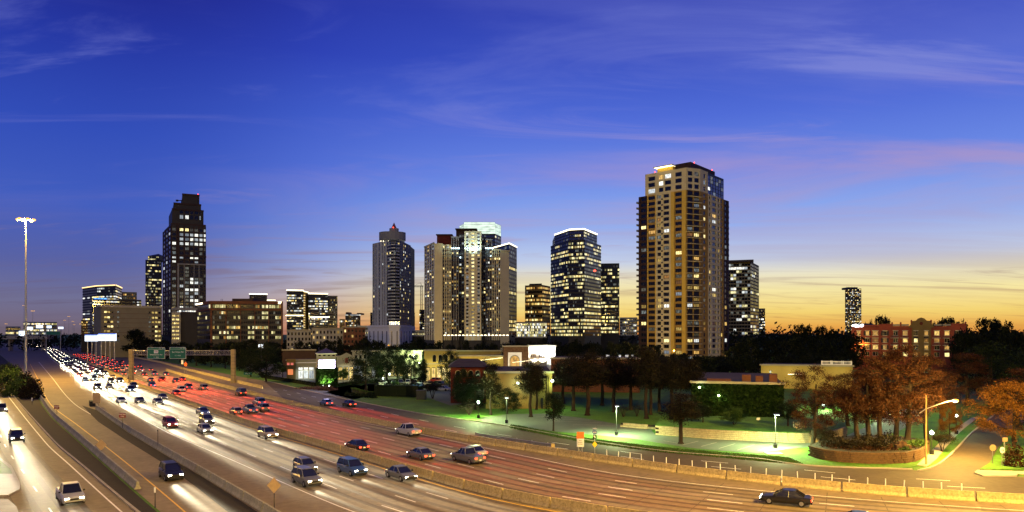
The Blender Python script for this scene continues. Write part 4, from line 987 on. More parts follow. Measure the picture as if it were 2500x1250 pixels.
# lone tower on the sunset horizon
b = ribbon('office_tower', 'lone gridded tower standing before the yellow sunset', [(2063, 1500), (2103, 1500)], 705, 812, 33, [16], 'dark', ['lit_y', 'lit_w', 'lit_o'], .42, 171, 1500, run=1, frac=.6, d=.6)
b.core([(X(2071, 1500), 1502), (X(2095, 1500), 1502), (X(2095, 1500), 1530), (X(2071, 1500), 1530)], Zh(706, 1500), Zh(701, 1500), 'dark', 'plant_room')
for x_ in (2073, 2078, 2085, 2092): mb = MB(); mb.tube((X(x_, 1500), 1510, Zh(701, 1500)), (X(x_, 1500), 1510, Zh(699, 1500)), .3, n=5); mb.build('antenna', 'dark', b.t)
b.done()
# bright low glass hall
b = ribbon('glass_hall', 'low brightly lit pale glass hall at the foot of the orange brown office', [(1258, 640), (1335, 630)], 786, 822, 5, [22], 'greyw', ['lit_w', 'lit_g'], .95, 181, 635, frac=.8, run=22); b.done()

# ---- beige low office with plain wall
def beige_office():
    D = 500; b = Bld('office_building', 'low beige office with a broad blank wall and small yellow windows', (X(320, D), D, 0))
    f = Facet((246, 498), (395, 520)); g = Facet((237, 515), (246, 498)); zt = Zh(746, D)
    b.core([g.a[:2], f.a[:2], f.b[:2], (f.b - f.n * 30 + f.u * -12)[:2], (g.a - f.n * 26)[:2]], 0, zt, 'beige'); r = random.Random(9)
    mb = b.wall('beige2'); f.box(mb, -.6, f.L + .3, zt - 1.2, zt + .4, .0, .7); g.box(mb, -.3, g.L + .3, zt - 1.2, zt + .4, .0, .7)
    us = cols(f, [(254, 260.5), (262, 268.5), (270, 276.5), (286, 291), (363, 368), (370.5, 376.5), (378.5, 384.5), (386.5, 392)])
    ws = [(Zh(y + 5, D), Zh(y, D)) for y in (759, 772, 783, 794.5, 806, 818, 829)]
    b.grid(f, us, ws, 'beige', lambda i, j: 'glass' if r.random() < .22 else ('lit_y' if j not in (3, 4) else 'lit_d'), .12, None, (0, zt - 1.2), style='two')
    mb = b.wall('brick2')
    for y in (765, 777, 788, 800, 812): f.box(mb, 0, f.L, Zh(y, D) - .08, Zh(y, D) + .08, .14, .2)
    b.done()
beige_office()
# slab with small paired windows in front of the stepped tower
b = Bld('office_building', 'pale narrow stair block with paired lit windows before the stepped tower', (X(430, 520), 520, 0)); f = FF((419, 520), (441, 518)); zt = Zh(762, 520)
b.core(front_fp((419, 520), (441, 518), 20), 0, zt, 'beige2')
b.grid(f, cols(f, [(420.5, 424), (425, 428), (430, 433.5), (434.5, 437)]), [(Zh(y + 4, 520), Zh(y, 520)) for y in (769 + 9.2 * k for k in range(7))], 'beige2', lambda i, j: 'lit_y', .12, None, (0, zt)); b.done()
b = Bld('office_building', 'windowless dark block between the pale stair block and brick office', (X(460, 525), 525, 0)); b.core(front_fp((441, 526), (484, 524), 20), 0, Zh(762, 525), 'dark', 'body')
f = FF((441, 526), (484, 524)); f.box(b.wall('darkbrown'), 0, f.L, Zh(765, 525), Zh(762, 525) + .2, .01, .3); b.done()

# ---- brick office
def brick_office():
    b = Bld('office_building', 'broad brown brick office with long bays of yellow lit windows', (X(514, 430), 430, 0)); D = 432
    f = Facet((514, 430), (691, 438)); g = Facet((482, 462), (514, 430)); zt = Zh(735, D); r = random.Random(13)
    b.core([g.a[:2], f.a[:2], f.b[:2], (f.b - f.n * 35 - f.u * 16)[:2], (g.a - f.n * 20)[:2]], 0, zt, 'dark')
    us = []
    for a, c in ((519, 551), (553.5, 586.5), (589, 621), (623.5, 655), (657.5, 686.5)):
        k = 6; us += [(f.up(a + (c - a) * i / k + .25), f.up(a + (c - a) * (i + 1) / k - .25)) for i in range(k)]
    ys = [(743.5, 752), (760, 767), (771, 779), (784, 790), (795.5, 803), (808, 815.5), (820, 828)]
    pr = [.75, .16, .48, .08, .72, .70, .5]; ru = {}
    def pk(i, j):
        k = (i, j // 3)
        if k not in ru: ru[k] = r.random() < pr[i]
        return ('lit_g' if r.random() < .75 else 'lit_o') if ru[k] and r.random() < .85 else ('lit_d' if r.random() < .08 else 'glass')
    b.grid(f, us, [(Zh(y1, D), Zh(y0, D)) for y0, y1 in ys], 'dark', pk, .25, (0, f.L), (0, Zh(741, D)), piers=False, style='two')
    mb = b.wall('brick2')
    for a, c in ((514, 518.5), (551.3, 553.3), (586.8, 588.8), (621.3, 623.3), (655.3, 657.3), (687, 691)): f.box(mb, f.up(a), f.up(c), 0, zt, .3, .8)
    for y0, y1 in ((735, 742), (753.5, 757.5)): f.box(mb, 0, f.L, Zh(y1, D), Zh(y0, D), .27, .72)
    gu = ucols(g, 8, .8); b.grid(g, gu, [(Zh(y1, D), Zh(y0, D)) for y0, y1 in ys], 'dark', lambda i, j: 'lit_g' if r.random() < .10 else 'glass', .2, None, (0, Zh(741, D)), piers=False, part=False)
    g.box(mb, 0, g.L, Zh(742, D), zt, .27, .7); g.box(mb, 0, g.L, Zh(757.5, D), Zh(754, D), .27, .7)
    mb = MB(); g.box(mb, .4, g.L * .5, Zh(743, 450), Zh(739.5, 450), .72, .9); mb.build('lit_sign', 'strip', b.t)
    [text('7', 2.2, f.p(f.up(680.5 + 2.6 * k), Zh(739, D), .9), (R(90), 0, f.rz), 'strip', b.t, .05, 'digit') for k in range(3)]
    b.core([(X(559, 440), 445), (X(611, 440), 445), (X(611, 440), 465), (X(559, 440), 465)], zt, Zh(728, 440), 'darkbrown', 'plant_room')
    for x_ in (530, 534, 573, 590): mb = MB(); mb.tube((X(x_, 440), 446, zt), (X(x_, 440), 446, zt + 2), .12, n=5); mb.build('antenna', 'dark', b.t)
    b.done()
brick_office()
b = ribbon('office_block', 'dark block with a bright roof edge rising behind the brick office', [(609, 620), (652, 620)], 719, 815, 12, [12], 'dark', WHI, .2, 191, 620, strip_='strip'); f = FF((652, 622), (673, 622)); b.core(front_fp((652, 622), (673, 622), 20), 0, Zh(734, 620), 'dark', 'wing'); b.strip(f, 0, f.L, Zh(734, 620)); b.done()

# ---- pale tower with podium and small spire
def spire_tower():
    D = 660; b = Bld('apartment_tower', 'pale grey tower with round cap and small red lit spire above a white podium', (X(955, D), D, 0)); r = random.Random(17)
    P = [(910, 690), (948, 662), (955, 656), (966, 655), (975, 660), (1002, 700)]
    pts = [(X(*q), q[1]) for q in P]; zt = Zh(588, D); b.core(pts + [(pts[-1][0], 730), (pts[0][0], 730)], 0, zt, 'dark')
    zl = Zh(795, D); ws = rows(zt - 1, zl, 26, .62)
    def pk(p, dk='glass'): return lambda i, j: (r.choice(['lit_w', 'lit_y']) if r.random() < p else ('lit_d' if r.random() < .08 else dk))
    f = Facet(P[0], P[1]); b.grid(f, cols(f, [(912, 915), (918.5, 921), (925, 929), (934, 936.5), (939, 941.5), (944.5, 947)]), ws, 'greyw', pk(.02), .35, None, (zl, zt), sp=False, part=False, d=.5) if False else b.grid(f, cols(f, [(912, 914.5), (917.5, 919.5), (925, 928), (934, 936), (939, 941), (944.5, 947.5)]), ws, 'greyp', pk(.04), .25, None, (zl, zt + 1), pm='greyw', part=False)
    for k in range(1, 4):
        f = Facet(P[k], P[k+1]); b.grid(f, ucols(f, 2, .94), ws, 'greyw', pk(.07), .3, None, (zl, zt - 2), pm='dark', style='two')
    f = Facet(P[4], P[5]); b.grid(f, ucols(f, 7, .5), ws, 'beige', pk(.20), .3, None, (zl, zt + .6), pm='greyp', part=False)
    f = Facet(P[2], P[3]); 
    # lit storey under the cap, drum, spire
    c = Vector((X(958, D + 30), D + 30, 0)); rx = (X(991, D + 30) - X(926, D + 30)) / 2
    def ring(r0, n=20): return [(c.x + r0 * math.cos(2*math.pi*k/n), c.y + r0 * .8 * math.sin(2*math.pi*k/n)) for k in range(n)]
    b.core(ring(rx * .93), zt - .1, zt + 4.2, 'lit_d', 'lit_storey'); b.core(ring(rx), zt + 4.2, Zh(568, D + 30), 'greyp', 'drum')
    rs = (X(974, D + 30) - X(951, D + 30)) / 2; c = Vector((X(962, D + 30), D + 30, 0)); b.core(ring(rs), Zh(568, D + 30), Zh(558, D + 30), 'greyp', 'spire_base')
    mb = MB(); mb.tube((c.x, c.y, Zh(558.5, D + 30)), (c.x, c.y, Zh(543, D + 30)), rs * .62, .05, n=12); mb.build('spire', M.setdefault('spire', mat('spire_copper', (.20, .05, .04), .6)), b.t)
    mb = MB(); mb.ball((c.x, c.y - rs, Zh(557, D + 30)), .6, .5, 6, 4); mb.build('beacon', 'lamp_r', b.t)
    for k in range(9):
        mb = MB(); p = Vector((X(930 + 6 * k, D + 8), D + 8, zt + .8)); mb.ball(p, .45, .4, 6, 4); mb.build('lamp_bulb', 'strip', b.t)
    # podium
    Q = [(898, 690), (950, 650), (976, 652), (1003, 690)]; pts = [(X(*q), q[1]) for q in Q]; b.core(pts + [(pts[-1][0], 720), (pts[0][0], 720)], 0, zl, 'stucco_w', 'podium')
    for k in range(3):
        f = Facet(Q[k], Q[k+1]); n = [5, 2, 4][k]
        for u in ucols(f, n, .16):
            mb = MB(); f.box(mb, u[0], u[1], 4, zl - 5, .05, .15); mb.build('slot', 'glass', b.t)
        mb = b.wall('stucco_w'); f.box(mb, 0, f.L, zl - 1.5, zl + .4, .05, .6)
    f = Facet(Q[1], Q[2]); b.grid(f, ucols(f, 6, .8), [(zl + .6, zl + 3.6)], 'greyp', lambda i, j: 'lit_w', .1, None, (zl + .4, zl + 4))
    p = f.p(f.L / 2, 3, 30)
    b.done()
spire_tower()
# crane
D = 780; t = thing('tower_crane', 'thin tower crane standing between the podium tower and apartment block', 'crane', (X(1029, D), D, 0))
def lattice(mb, a, b, w, n):
    a = Vector(a); b = Vector(b); d = (b - a).normalized(); u = Vector((0, 1, 0)); v = d.cross(u).normalized()
    cs = [u * w + v * w, u * w - v * w, -u * w - v * w, -u * w + v * w]
    for c in cs: mb.tube(a + c, b + c, .18, n=4)
    for k in range(n):
        p = a + (b - a) * (k / n); q = a + (b - a) * ((k + 1) / n)
        for i in range(4): mb.tube(p + cs[i], q + cs[(i + 1) % 4], .12, n=4)
mb = MB(); lattice(mb, (X(1029, D), D, 0), (X(1029, D), D, Zh(698, D)), 1.0, 40); mb.build('mast', 'darksteel', t)
mb = MB(); lattice(mb, (X(1006, D), D, Zh(699, D)), (X(1034, D), D, Zh(699, D)), .7, 12); mb.build('jib', 'darksteel', t)
mb = MB(); mb.tube((X(1029, D), D, Zh(698, D)), (X(1027, D), D, Zh(690, D)), .3, n=4); mb.tube((X(1027, D), D, Zh(690, D)), (X(1010, D), D, Zh(698, D)), .12, n=4); mb.build('apex', 'darksteel', t)
mb = MB(); mb.box(X(1004, D), X(1008, D), D - 1, D + 1, Zh(702, D), Zh(697, D)); mb.build('counterweight', 'dark', t)

# ---- cream apartment block with lit stair column
def cream_block():
    D = 540; b = Bld('apartment_block', 'wide cream apartment block with blank piers and a yellow lit stair column', (X(1140, D), D, 0), quota=300); r = random.Random(23)
    zb = Zh(822, D); fh = (Zh(600, D) - zb) / 25
    def seg(a, c, Da, Dc, ytop, wins, wallm, p, pm=None, extra=None, off=0, core='dark', part=False):
        f = Facet((a, Da), (c, Dc)); zt = Zh(ytop, (Da + Dc) / 2)
        b.core([f.a[:2], f.b[:2], (f.b.x, D + 45), (f.a.x, D + 45)], 0, zt, wallm if not wins else core, 'bay')
        f.box(b.wall(pm or wallm), -.2, f.L + .2, zt - .5, zt + .5, 0, .7)
        if wins:
            n = int((zt - zb) / fh); ws = [(zt - fh * (k + 1) + .7, zt - fh * k - .6) for k in range(n)]
            run = {}
            def pk(i, j):
                if extra is not None and j == extra: return 'lit_y'
                if i not in run: run[i] = p * (4 if r.random() < .10 else .8)
                return r.choice(['lit_y', 'lit_y', 'lit_o', 'lit_w']) if r.random() < run[i] else ('lit_d' if r.random() < .25 else 'glass')
            b.grid(f, cols(f, wins), ws, wallm, pk, .3, (0, f.L), (zb - fh, zt - .6), pm=pm, part=part, style='cross')
        return f, zt
    w3 = lambda a, c, n, fr=.62: [(a + (c - a) * (k + .5 - fr/2) / n, a + (c - a) * (k + .5 + fr/2) / n) for k in range(n)]
    seg(1037, 1061, 575, 548, 598, w3(1037.5, 1060.5, 4), 'beige', .14, 'greyw')
    seg(1061, 1080, 548, 547, 596, None, 'cream_p', 0)
    seg(1080, 1102, 549, 549, 599, w3(1080.5, 1101.5, 4), 'beige', .16, 'cream_p', part=True)
    seg(1102, 1120, 552, 552, 579, w3(1102.5, 1119.5, 3), 'darkbrown', .13, 'greyp', part=True)
    seg(1120, 1134, 556, 556, 573, w3(1121, 1133, 2, .75), 'dark', .12, 'dark')
    f, zt = seg(1134, 1175, 540, 540, 566, [(1138, 1144), (1151, 1158), (1165.5, 1171.5)], 'greyw', .13, 'cream_p', extra=1, part=True)
    seg(1175, 1186, 556, 556, 580, w3(1175.5, 1185.5, 2, .75), 'dark', .12, 'dark')
    seg(1186, 1201, 552, 552, 585, w3(1186.5, 1200.5, 3), 'darkbrown', .15, 'greyp')
    seg(1201, 1222, 550, 551, 610, w3(1201.5, 1221.5, 4), 'beige', .16, 'cream_p')
    seg(1222, 1243, 551, 556, 612, None, 'cream_p', 0)
    for (a, c, y0, y1, m) in ((1066, 1103, 574, 597, 'stucco_r'), (1113, 1163, 560, 580, 'darkbrown')):
        b.core([(X(a, 560), 562), (X(c, 560), 562), (X(c, 560), 580), (X(a, 560), 580)], Zh(y1, 560), Zh(y0, 560), m, 'roof_house')
        g = Facet((a - 1.5, 560), (c + 1.5, 560)); mb = MB(); g.box(mb, 0, g.L, Zh(y0, 560), Zh(y0, 560) + .7, -12, .9); mb.build('eave', 'darkbrown', b.t)
    for px_ in list(np.arange(1103, 1121, 4.4)) + list(np.arange(1136, 1176, 5.0)) + list(np.arange(1186, 1203, 4.2)):
        mb = MB(); Dd = 538; p = (X(px_, Dd), Dd, Zh(606, Dd)); mb.ball(p, .4, .6, 6, 4); mb.build('cornice_lamp', M.setdefault('corn', emit('cornice_lamp', (.6, .9, 1), 5)), b.t)
    for px_ in range(1086, 1240, 9):
        mb = MB(); Dd = 534; mb.box(X(px_ - 2.5, Dd), X(px_ + 2.5, Dd), Dd, Dd + .3, Zh(819.5, Dd), Zh(817.5, Dd)); mb.build('canopy_lamp', 'strip', b.t)
    for px_, pw in ((1112, 9000), (1155, 9000), (1194, 9000)): lamp('SPOT', 'cornice_flood', (X(px_, 532), 532, Zh(612, 532)), pw, (.65, .9, 1), b.t, .5, (X(px_, 545), 545, Zh(585, 545)), R(110), .8)
    b.done()
cream_block()
# ------------------------------------------------------------------ red brick hotel
def hotel():
    D = 320; b = Bld('hotel', 'red brick hotel with ochre gabled centre bay and amber lit windows', (X(2220, D), D, 0)); r = random.Random(29)
    f = FF((2079, D), (2358, D)); z = lambda y: Zh(y, D)
    b.core(front_fp((2079, D), (2358, D), 22), 0, z(800), 'brick')
    def bay(a, c, ytop, m, wins, n0=0.02, d=.3):
        U = (f.up(a), f.up(c)); ys = [(808, 819), (826, 836), (843, 853), (860, 870)]
        f.box(b.wall(m), U[0], U[1], z(ytop) - 1.0, z(ytop), .3, .75)
        def pk(i, j): return 'lit_o' if r.random() < .55 else ('glass' if r.random() < .7 else 'lit_y')
        b.grid(f, cols(f, wins), [(z(y1), z(y0)) for y0, y1 in ys], m, pk, d, U, (0, z(ytop) - 1.0), style='two', frame='cream_p', n=.05)
        for a_, c_ in wins:
            for y0, y1 in ys[:3]:
                mb = MB(); f.box(mb, f.up(a_) - .25, f.up(c_) + .25, z(y0) + .02, z(y0) + .3, d + .07, d + .2); mb.build('lintel', 'cream_p', b.t)
                mb = MB(); f.box(mb, f.up(a_) - .25, f.up(c_) + .25, z(y1) - .25, z(y1) - .02, d + .07, d + .25); mb.build('sill', 'cream_p', b.t)
    bay(2079, 2107, 795, 'brick', [(2092, 2101)])
    bay(2107, 2146, 793, 'brick', [(2113.5, 2122), (2130.5, 2144)])
    bay(2146, 2176, 790.5, 'brick', [(2156, 2165)], d=.6)
    bay(2176, 2226, 796, 'brick', [(2181, 2192), (2204, 2216)])
    bay(2226, 2273, 790, 'tan', [(2231.5, 2240.5), (2257, 2266)], d=1.2)
    bay(2273, 2321, 797, 'brick', [(2281, 2293.5), (2306, 2318)])
    bay(2321, 2358, 790.5, 'brick', [(2334, 2344)], d=.6)
    # shutters
    for a, c in ((2108.5, 2113), (2122.5, 2126.5), (2151, 2155.5), (2165.5, 2170), (2329.5, 2333.5), (2344.5, 2348.5)):
        for y0, y1 in ((808, 819), (826, 836), (843, 853)): mb = MB(); f.box(mb, f.up(a), f.up(c), z(y1), z(y0), .67 if a > 2150 else .37, .75 if a > 2150 else .45); mb.build('shutter', 'dark', b.t)
    # balconies
    for a, c in ((2174, 2195), (2198, 2219), (2276, 2297), (2301, 2322)):
        for y in (824.5, 842):
            mb = MB(); f.box(mb, f.up(a), f.up(c), z(y) - .2, z(y), .3, 1.7); mb.build('balcony_slab', 'cream_p', b.t)
            mb = MB(); f.box(mb, f.up(a), f.up(c), z(y) + .95, z(y) + 1.03, 1.58, 1.66); k = f.up(a)
            while k < f.up(c): f.box(mb, k, k + .05, z(y), z(y) + .95, 1.6, 1.65); k += .22
            stuff(mb.build('balcony_rail', 'darksteel', b.t))
    # awnings on the centre bay
    for a, c in ((2230, 2242), (2255, 2267)):
        mb = MB(); f.box(mb, f.up(a), f.up(c), z(826), z(822), 1.27, 2.1); mb.build('awning', 'dark', b.t)
    # gable with round top
    mb = MB(); pts = [(2219, 800), (2219, 797), (2225, 791), (2227, 784), (2236, 783), (2241, 778), (2249, 775.5), (2257, 778), (2262, 783), (2271, 784), (2273, 791), (2280, 797), (2280, 800)]
    n = len(pts); v0 = [f.p(f.up(x_), z(y_), 1.3) for x_, y_ in pts]; v1 = [f.p(f.up(x_), z(y_), .3) for x_, y_ in pts]
    mb.v = [tuple(q) for q in v0 + v1]; mb.f = [tuple(range(n))[::-1], tuple(range(n, 2*n))] + [(k, (k+1) % n, n + (k+1) % n, n + k) for k in range(n)]; mb.mi = [0] * (n + 2); mb.build('gable', 'tan', b.t)
    mb = MB(); mb.tube(f.p(f.up(2249), z(790), 1.25), f.p(f.up(2249), z(790), 1.5), .7, n=14); mb.build('medallion', 'stucco_r', b.t)
    for x_ in (2225, 2273, 2178, 2199, 2357): mb = MB(); mb.ball(f.p(f.up(x_), z(784) if x_ in (2225, 2273) else z(789), .6), .4, .55, 8, 5); f.box(mb, f.up(x_) - .3, f.up(x_) + .3, z(800), z(786) if x_ in (2225, 2273) else z(791), .3, .9); mb.build('finial', 'brick', b.t)
    for a, c in ((2179, 2198), (2200, 2219), (2280, 2299), (2301, 2321)):
        mb = MB(); f.box(mb, f.up(a), f.up(c), z(795.5), z(791.5), .2, .5); mb.build('parapet_panel', 'stucco_c', b.t)
    # gable end roof and glowing sign
    mb = MB(); q = [f.p(0, z(797), .8), f.p(f.up(2146), z(797), .8), f.p(f.up(2146), z(793.5), -3), f.p(f.up(2112), z(788), -6), f.p(f.up(2079), z(793), -3)]; mb.quad(*q); mb.prism([q[0][:2], q[1][:2], (q[1] - f.n * 10)[:2], (q[0] - f.n * 10)[:2]], z(798), z(797) - .02); mb.build('roof', 'roof_dark', b.t)
    mb = MB(); rr = random.Random(2)
    for k in range(26): p = f.p(f.up(2082 + rr.random() * 24), z(798) + rr.random() * (z(792) - z(798)), .95); mb.ball(p, .45 + .3 * rr.random(), .3, 6, 4)
    mb.build('lit_sign', M.setdefault('hsign', emit('hotel_sign_lit', (.9, .95, 1), 5)), b.t)
    for x_ in (2084, 2105):
        p = f.p(f.up(x_), z(843), .9); mb = MB(); mb.ball(p, .25, .3, 6, 4); mb.build('wall_lamp', 'lamp_o', b.t); lamp('POINT', 'wall_light', p + Vector((0, -.9, 0)), 700, SOD, b.t, .2)
    b.done()
hotel()

# ------------------------------------------------------------------ the shopping centre
def simple(name, label, a, c, ytop, m, depth=15, cat='building', roofm='roof_dark', parapet=.7):
    D = (a[1] + c[1]) / 2; b = Bld(name, label, (X(a[0], a[1]), a[1], 0), cat); f = FF(a, c); zt = Zh(ytop, D)
    fp = front_fp(a, c, depth); b.core(fp, 0, zt, m, 'body'); 
    mb = MB(); f.box(mb, -.4, f.L + .4, zt - .1, zt + parapet * .5, -.6, .5); mb.build('cornice', 'stucco_c' if m != 'stucco_r' else 'stucco_r', b.t)
    mb = MB(); q = [Vector((p[0], p[1], 0)) for p in fp]; mb.prism([tuple((v * .97 + sum(q, Vector()) / 4 * .03)[:2]) for v in q], zt + .01, zt + .12); mb.build('roof', roofm, b.t)
    return b, f, zt
def archwin(b, f, u, w0, w1, hw, m, n=.06):
    pts = [(u - hw, w0), (u + hw, w0)] + [(u + hw * math.cos(R(a)), w1 - hw + hw * math.sin(R(a))) for a in range(0, 181, 20)]
    mb = MB(); mb.quad(*[f.p(a, c, n) for a, c in pts]); o = mb.build('arched_window', m, b.t)
    mb = MB()
    ring = [(u + hw * 1.0 * math.cos(R(a)), w1 - hw + hw * math.sin(R(a)), u + hw * 1.2 * math.cos(R(a)), w1 - hw + hw * 1.2 * math.sin(R(a))) for a in range(0, 181, 20)]
    for p, q in zip(ring, ring[1:]): mb.hexa([f.p(p[0], p[1], n + .14), f.p(q[0], q[1], n + .14), f.p(q[2], q[3], n + .14), f.p(p[2], p[3], n + .14), f.p(p[0], p[1], 0), f.p(q[0], q[1], 0), f.p(q[2], q[3], 0), f.p(p[2], p[3], 0)])
    f.box(mb, u - hw * 1.2, u - hw, w0, w1 - hw, 0, n + .14); f.box(mb, u + hw, u + hw * 1.2, w0, w1 - hw, 0, n + .14)
    mb.build('window_surround', 'stucco_c', b.t)
# store left of the sign tower
D = 262; b, f, zt = simple('store', 'grey store front with lit display windows left of the sign tower', (700, 262), (778, 258), 880, 'stucco_c', 14)
mb = MB(); f.box(mb, f.up(700), f.up(722), 0, Zh(876, D), .1, 1.6); mb.build('corner_pylon', 'tan', b.t)
mb = MB(); f.box(mb, f.up(722), f.up(790), Zh(886, D), Zh(883.5, D), .05, .5); mb.build('string_course', 'stucco_w', b.t)
for a, c in ((728.5, 739), (741.5, 752), (754.5, 766)): b.window(f, f.up(a), f.up(c), .3, Zh(904, D), 'lit_w', .08, 'two', 'stucco_w'); b.window(f, f.up(a), f.up(c), Zh(902.5, D), Zh(896, D), 'lit_w', .08, 'three', 'dark')
mb = MB(); f.box(mb, f.up(703), f.up(715.5), Zh(913, D), Zh(900, D), 1.62, 1.8); mb.build('orange_poster', M.setdefault('poster', emit('poster_lit', (1, .30, .10), .75)), b.t)
for a, c in ((701, 707), (710, 716.5)): mb = MB(); f.box(mb, f.up(a), f.up(c), Zh(890, D), Zh(884.5, D), 1.62, 1.8); mb.build('red_panel', M.setdefault('redp', emit('red_panel_lit', (1, .25, .18), .6)), b.t)
lamp('SPOT', 'store_light', f.p(f.up(745), Zh(893, D), 3), 1400, (.9, 1, .95), b.t, .5, f.p(f.up(745), 0, 2), R(150), .8)
b.done()
# hall behind
b, f, zt = simple('store', 'dark maroon hall with pale gable behind the sign tower', (690, 330), (770, 325), 855, 'darkbrown', 18); b.done()
# sign tower with screen and ivy
D = 225; cx = X(796, D); t = thing('sign_tower', 'ivy clad sign tower with a dazzling white video screen', 'tower', (cx, D, 0)); w = X(816, D) - X(770, D)
fpt = lambda k: [(cx - w * k / 2, D - w * k / 2), (cx + w * k / 2, D - w * k / 2), (cx + w * k / 2, D + w * k / 2), (cx - w * k / 2, D + w * k / 2)]
rot = lambda P, a=R(18): [(cx + (x_ - cx) * math.cos(a) - (y_ - D) * math.sin(a), D + (x_ - cx) * math.sin(a) + (y_ - D) * math.cos(a)) for x_, y_ in P]
def rp(k, z0, z1, nm, m): mb = MB(); mb.prism(rot(fpt(k)), z0, z1); return mb.build(nm, m, t)
zs = Zh(898, D); rp(1.06, 0, zs, 'ivy_base', 'earth'); rp(.95, zs, Zh(864, D), 'shaft', 'stucco_c'); rp(1.05, Zh(864, D), Zh(862.5, D), 'cornice', 'stucco_w')
P = rot(fpt(1.05)); mb = MB(); ap = (cx, D, Zh(850, D)); q = [(a, c, Zh(862.4, D)) for a, c in P]
for k in range(4): mb.quad(q[k], q[(k + 1) % 4], ap)
mb.quad(*q[::-1]); mb.build('roof', M.setdefault('troof', mat('tower_roof_tile', (.06, .05, .12), .8)), t)
f = Facet(tuple(rot(fpt(.95))[0]), tuple(rot(fpt(.95))[1]), px=False); g2 = Facet(tuple(rot(fpt(.95))[1]), tuple(rot(fpt(.95))[2]), px=False)
for u in ucols(f, 4, .5): mb = MB(); f.box(mb, u[0], u[1], Zh(868.5, D), Zh(865.5, D), .02, .08); mb.build('window', 'glass', t)
for u in ucols(g2, 4, .5): mb = MB(); g2.box(mb, u[0], u[1], Zh(868.5, D), Zh(865.5, D), .02, .08); mb.build('window', 'glass', t)
mb = MB(); f.box(mb, .25, f.L - .25, Zh(898, D), Zh(878, D), .1, .45); mb.build('screen_case', 'dark', t)
mb = MB(); f.box(mb, .4, f.L - .4, Zh(897.3, D), Zh(878.6, D), .46, .5); mb.build('screen', 'screen', t)
lf_ = MB(); r = random.Random(31)
for k in range(2600):
    ff = (Facet(tuple(rot(fpt(1.06))[0]), tuple(rot(fpt(1.06))[1]), px=False), Facet(tuple(rot(fpt(1.06))[1]), tuple(rot(fpt(1.06))[2]), px=False))[r.random() < .35]
    c = ff.p(r.random() * ff.L, r.random() * zs, .05 + .12 * r.random()); a = Vector((r.uniform(-1, 1), r.uniform(-1, .2), r.uniform(-1, 1))).normalized(); e = a.orthogonal() * .16; e2 = a.cross(e)
    lf_.quad(c - e - e2, c + e - e2, c + e + e2, c - e + e2)
stuff(lf_.build('ivy', 'ivy', t))
for u, dz in ((.30, 1.0), (.62, 1.0)):
    p = f.p(f.L * u, .5, 1.6); mb = MB(); mb.ball(p, .18, .14, 6, 4); mb.build('ground_lamp', 'lamp_w', t); lamp('SPOT', 'ivy_light', p + Vector((0, 0, .3)), 5200, (.72, 1, .35), t, .15, f.p(f.L * u, zs * .55, 0), R(100), .7)
p = g2.p(g2.L * .4, .5, 1.6); lamp('SPOT', 'ivy_light', p, 5200, (.75, 1, .45), t, .15, g2.p(g2.L * .4, zs * .5, 0), R(100), .7)
mb = MB(); f.box(mb, f.L * .45, f.L * .62, 0, 2.6, .1, .3); mb.build('door', 'stucco_y', t)
# stores right of the tower
D = 250; b, f, zt = simple('store', 'cream gabled store with a red wall plaque right of the sign tower', (822, 252), (864, 248), 871, 'stucco_c', 14)
mb = MB(); f.box(mb, f.up(842.5), f.up(849.5), Zh(886, D), Zh(874, D), .1, .3); mb.build('plaque', 'maroon_sign', b.t)
mb = MB(); mb.quad(f.p(f.up(830), zt + .3, .3), f.p(f.up(862), zt + .3, .3), f.p(f.up(846), Zh(861, D), .3)); mb.quad(f.p(f.up(862), zt + .3, -.3), f.p(f.up(830), zt + .3, -.3), f.p(f.up(846), Zh(861, D), -.3)); mb.build('gable', 'stucco_c', b.t)
for a, c in ((826, 836), (839, 850), (853, 862)): b.window(f, f.up(a), f.up(c), .3, Zh(895, D), 'lit_y', .08, 'two', 'dark')
lamp('SPOT', 'store_light', f.p(f.up(842), Zh(889, D), 4), 2200, (1, .95, .75), b.t, .5, f.p(f.up(842), 0, 2), R(150), .8); b.done()
b, f, zt = simple('store', 'long cream two storey store wing behind the dark round trees', (860, 275), (1030, 268), 857.5, 'stucco_c', 16); r = random.Random(33)
D = 271; b.grid(f, cols(f, [(866 + 11 * k, 872 + 11 * k) for k in range(14)]), [(Zh(875, D), Zh(867, D))], 'stucco_c', lambda i, j: 'glass', .1, None, (Zh(880, D), zt - .2))
for k in range(14): b.window(f, f.up(865 + 11 * k), f.up(873.5 + 11 * k), .3, Zh(893, D), r.choice(['lit_y', 'lit_w', 'lit_y', 'lit_g']), .08, 'two', 'dark')
for x_ in (880, 920, 960, 1000): lamp('SPOT', 'store_light', f.p(f.up(x_), Zh(886, D), 5), 700, (.95, 1, .8), b.t, .5, f.p(f.up(x_), 0, 2), R(150), .8)
b.done()
# yellow arcaded mall
D = 245; b, f, zt = simple('mall', 'yellow arcaded mall building with arched windows and cream cornice', (1036, 246), (1112, 240), 856, 'stucco_y', 16)
for x_ in (1060.5, 1075, 1089, 1103): archwin(b, f, f.up(x_), Zh(883, D), Zh(866, D), f.up(1064.5) - f.up(1060.5), 'glass')
for a, c in ((1041, 1050), (1054, 1063), (1067, 1076), (1080, 1089), (1093, 1104)): b.window(f, f.up(a), f.up(c), .3, Zh(896, D), 'lit_y', .08, 'two', 'dark')
mb = MB(); f.box(mb, 0, f.L, Zh(888.5, D), Zh(886.5, D), .05, .6); mb.build('string_course', 'stucco_c', b.t)
for x_ in (1048, 1078, 1103): lamp('SPOT', 'mall_light', f.p(f.up(x_), Zh(884, D), 3.4), 750, (1, .88, .45), b.t, .5, f.p(f.up(x_), Zh(880, D) - 4, 0), R(165), .9)
b.done()
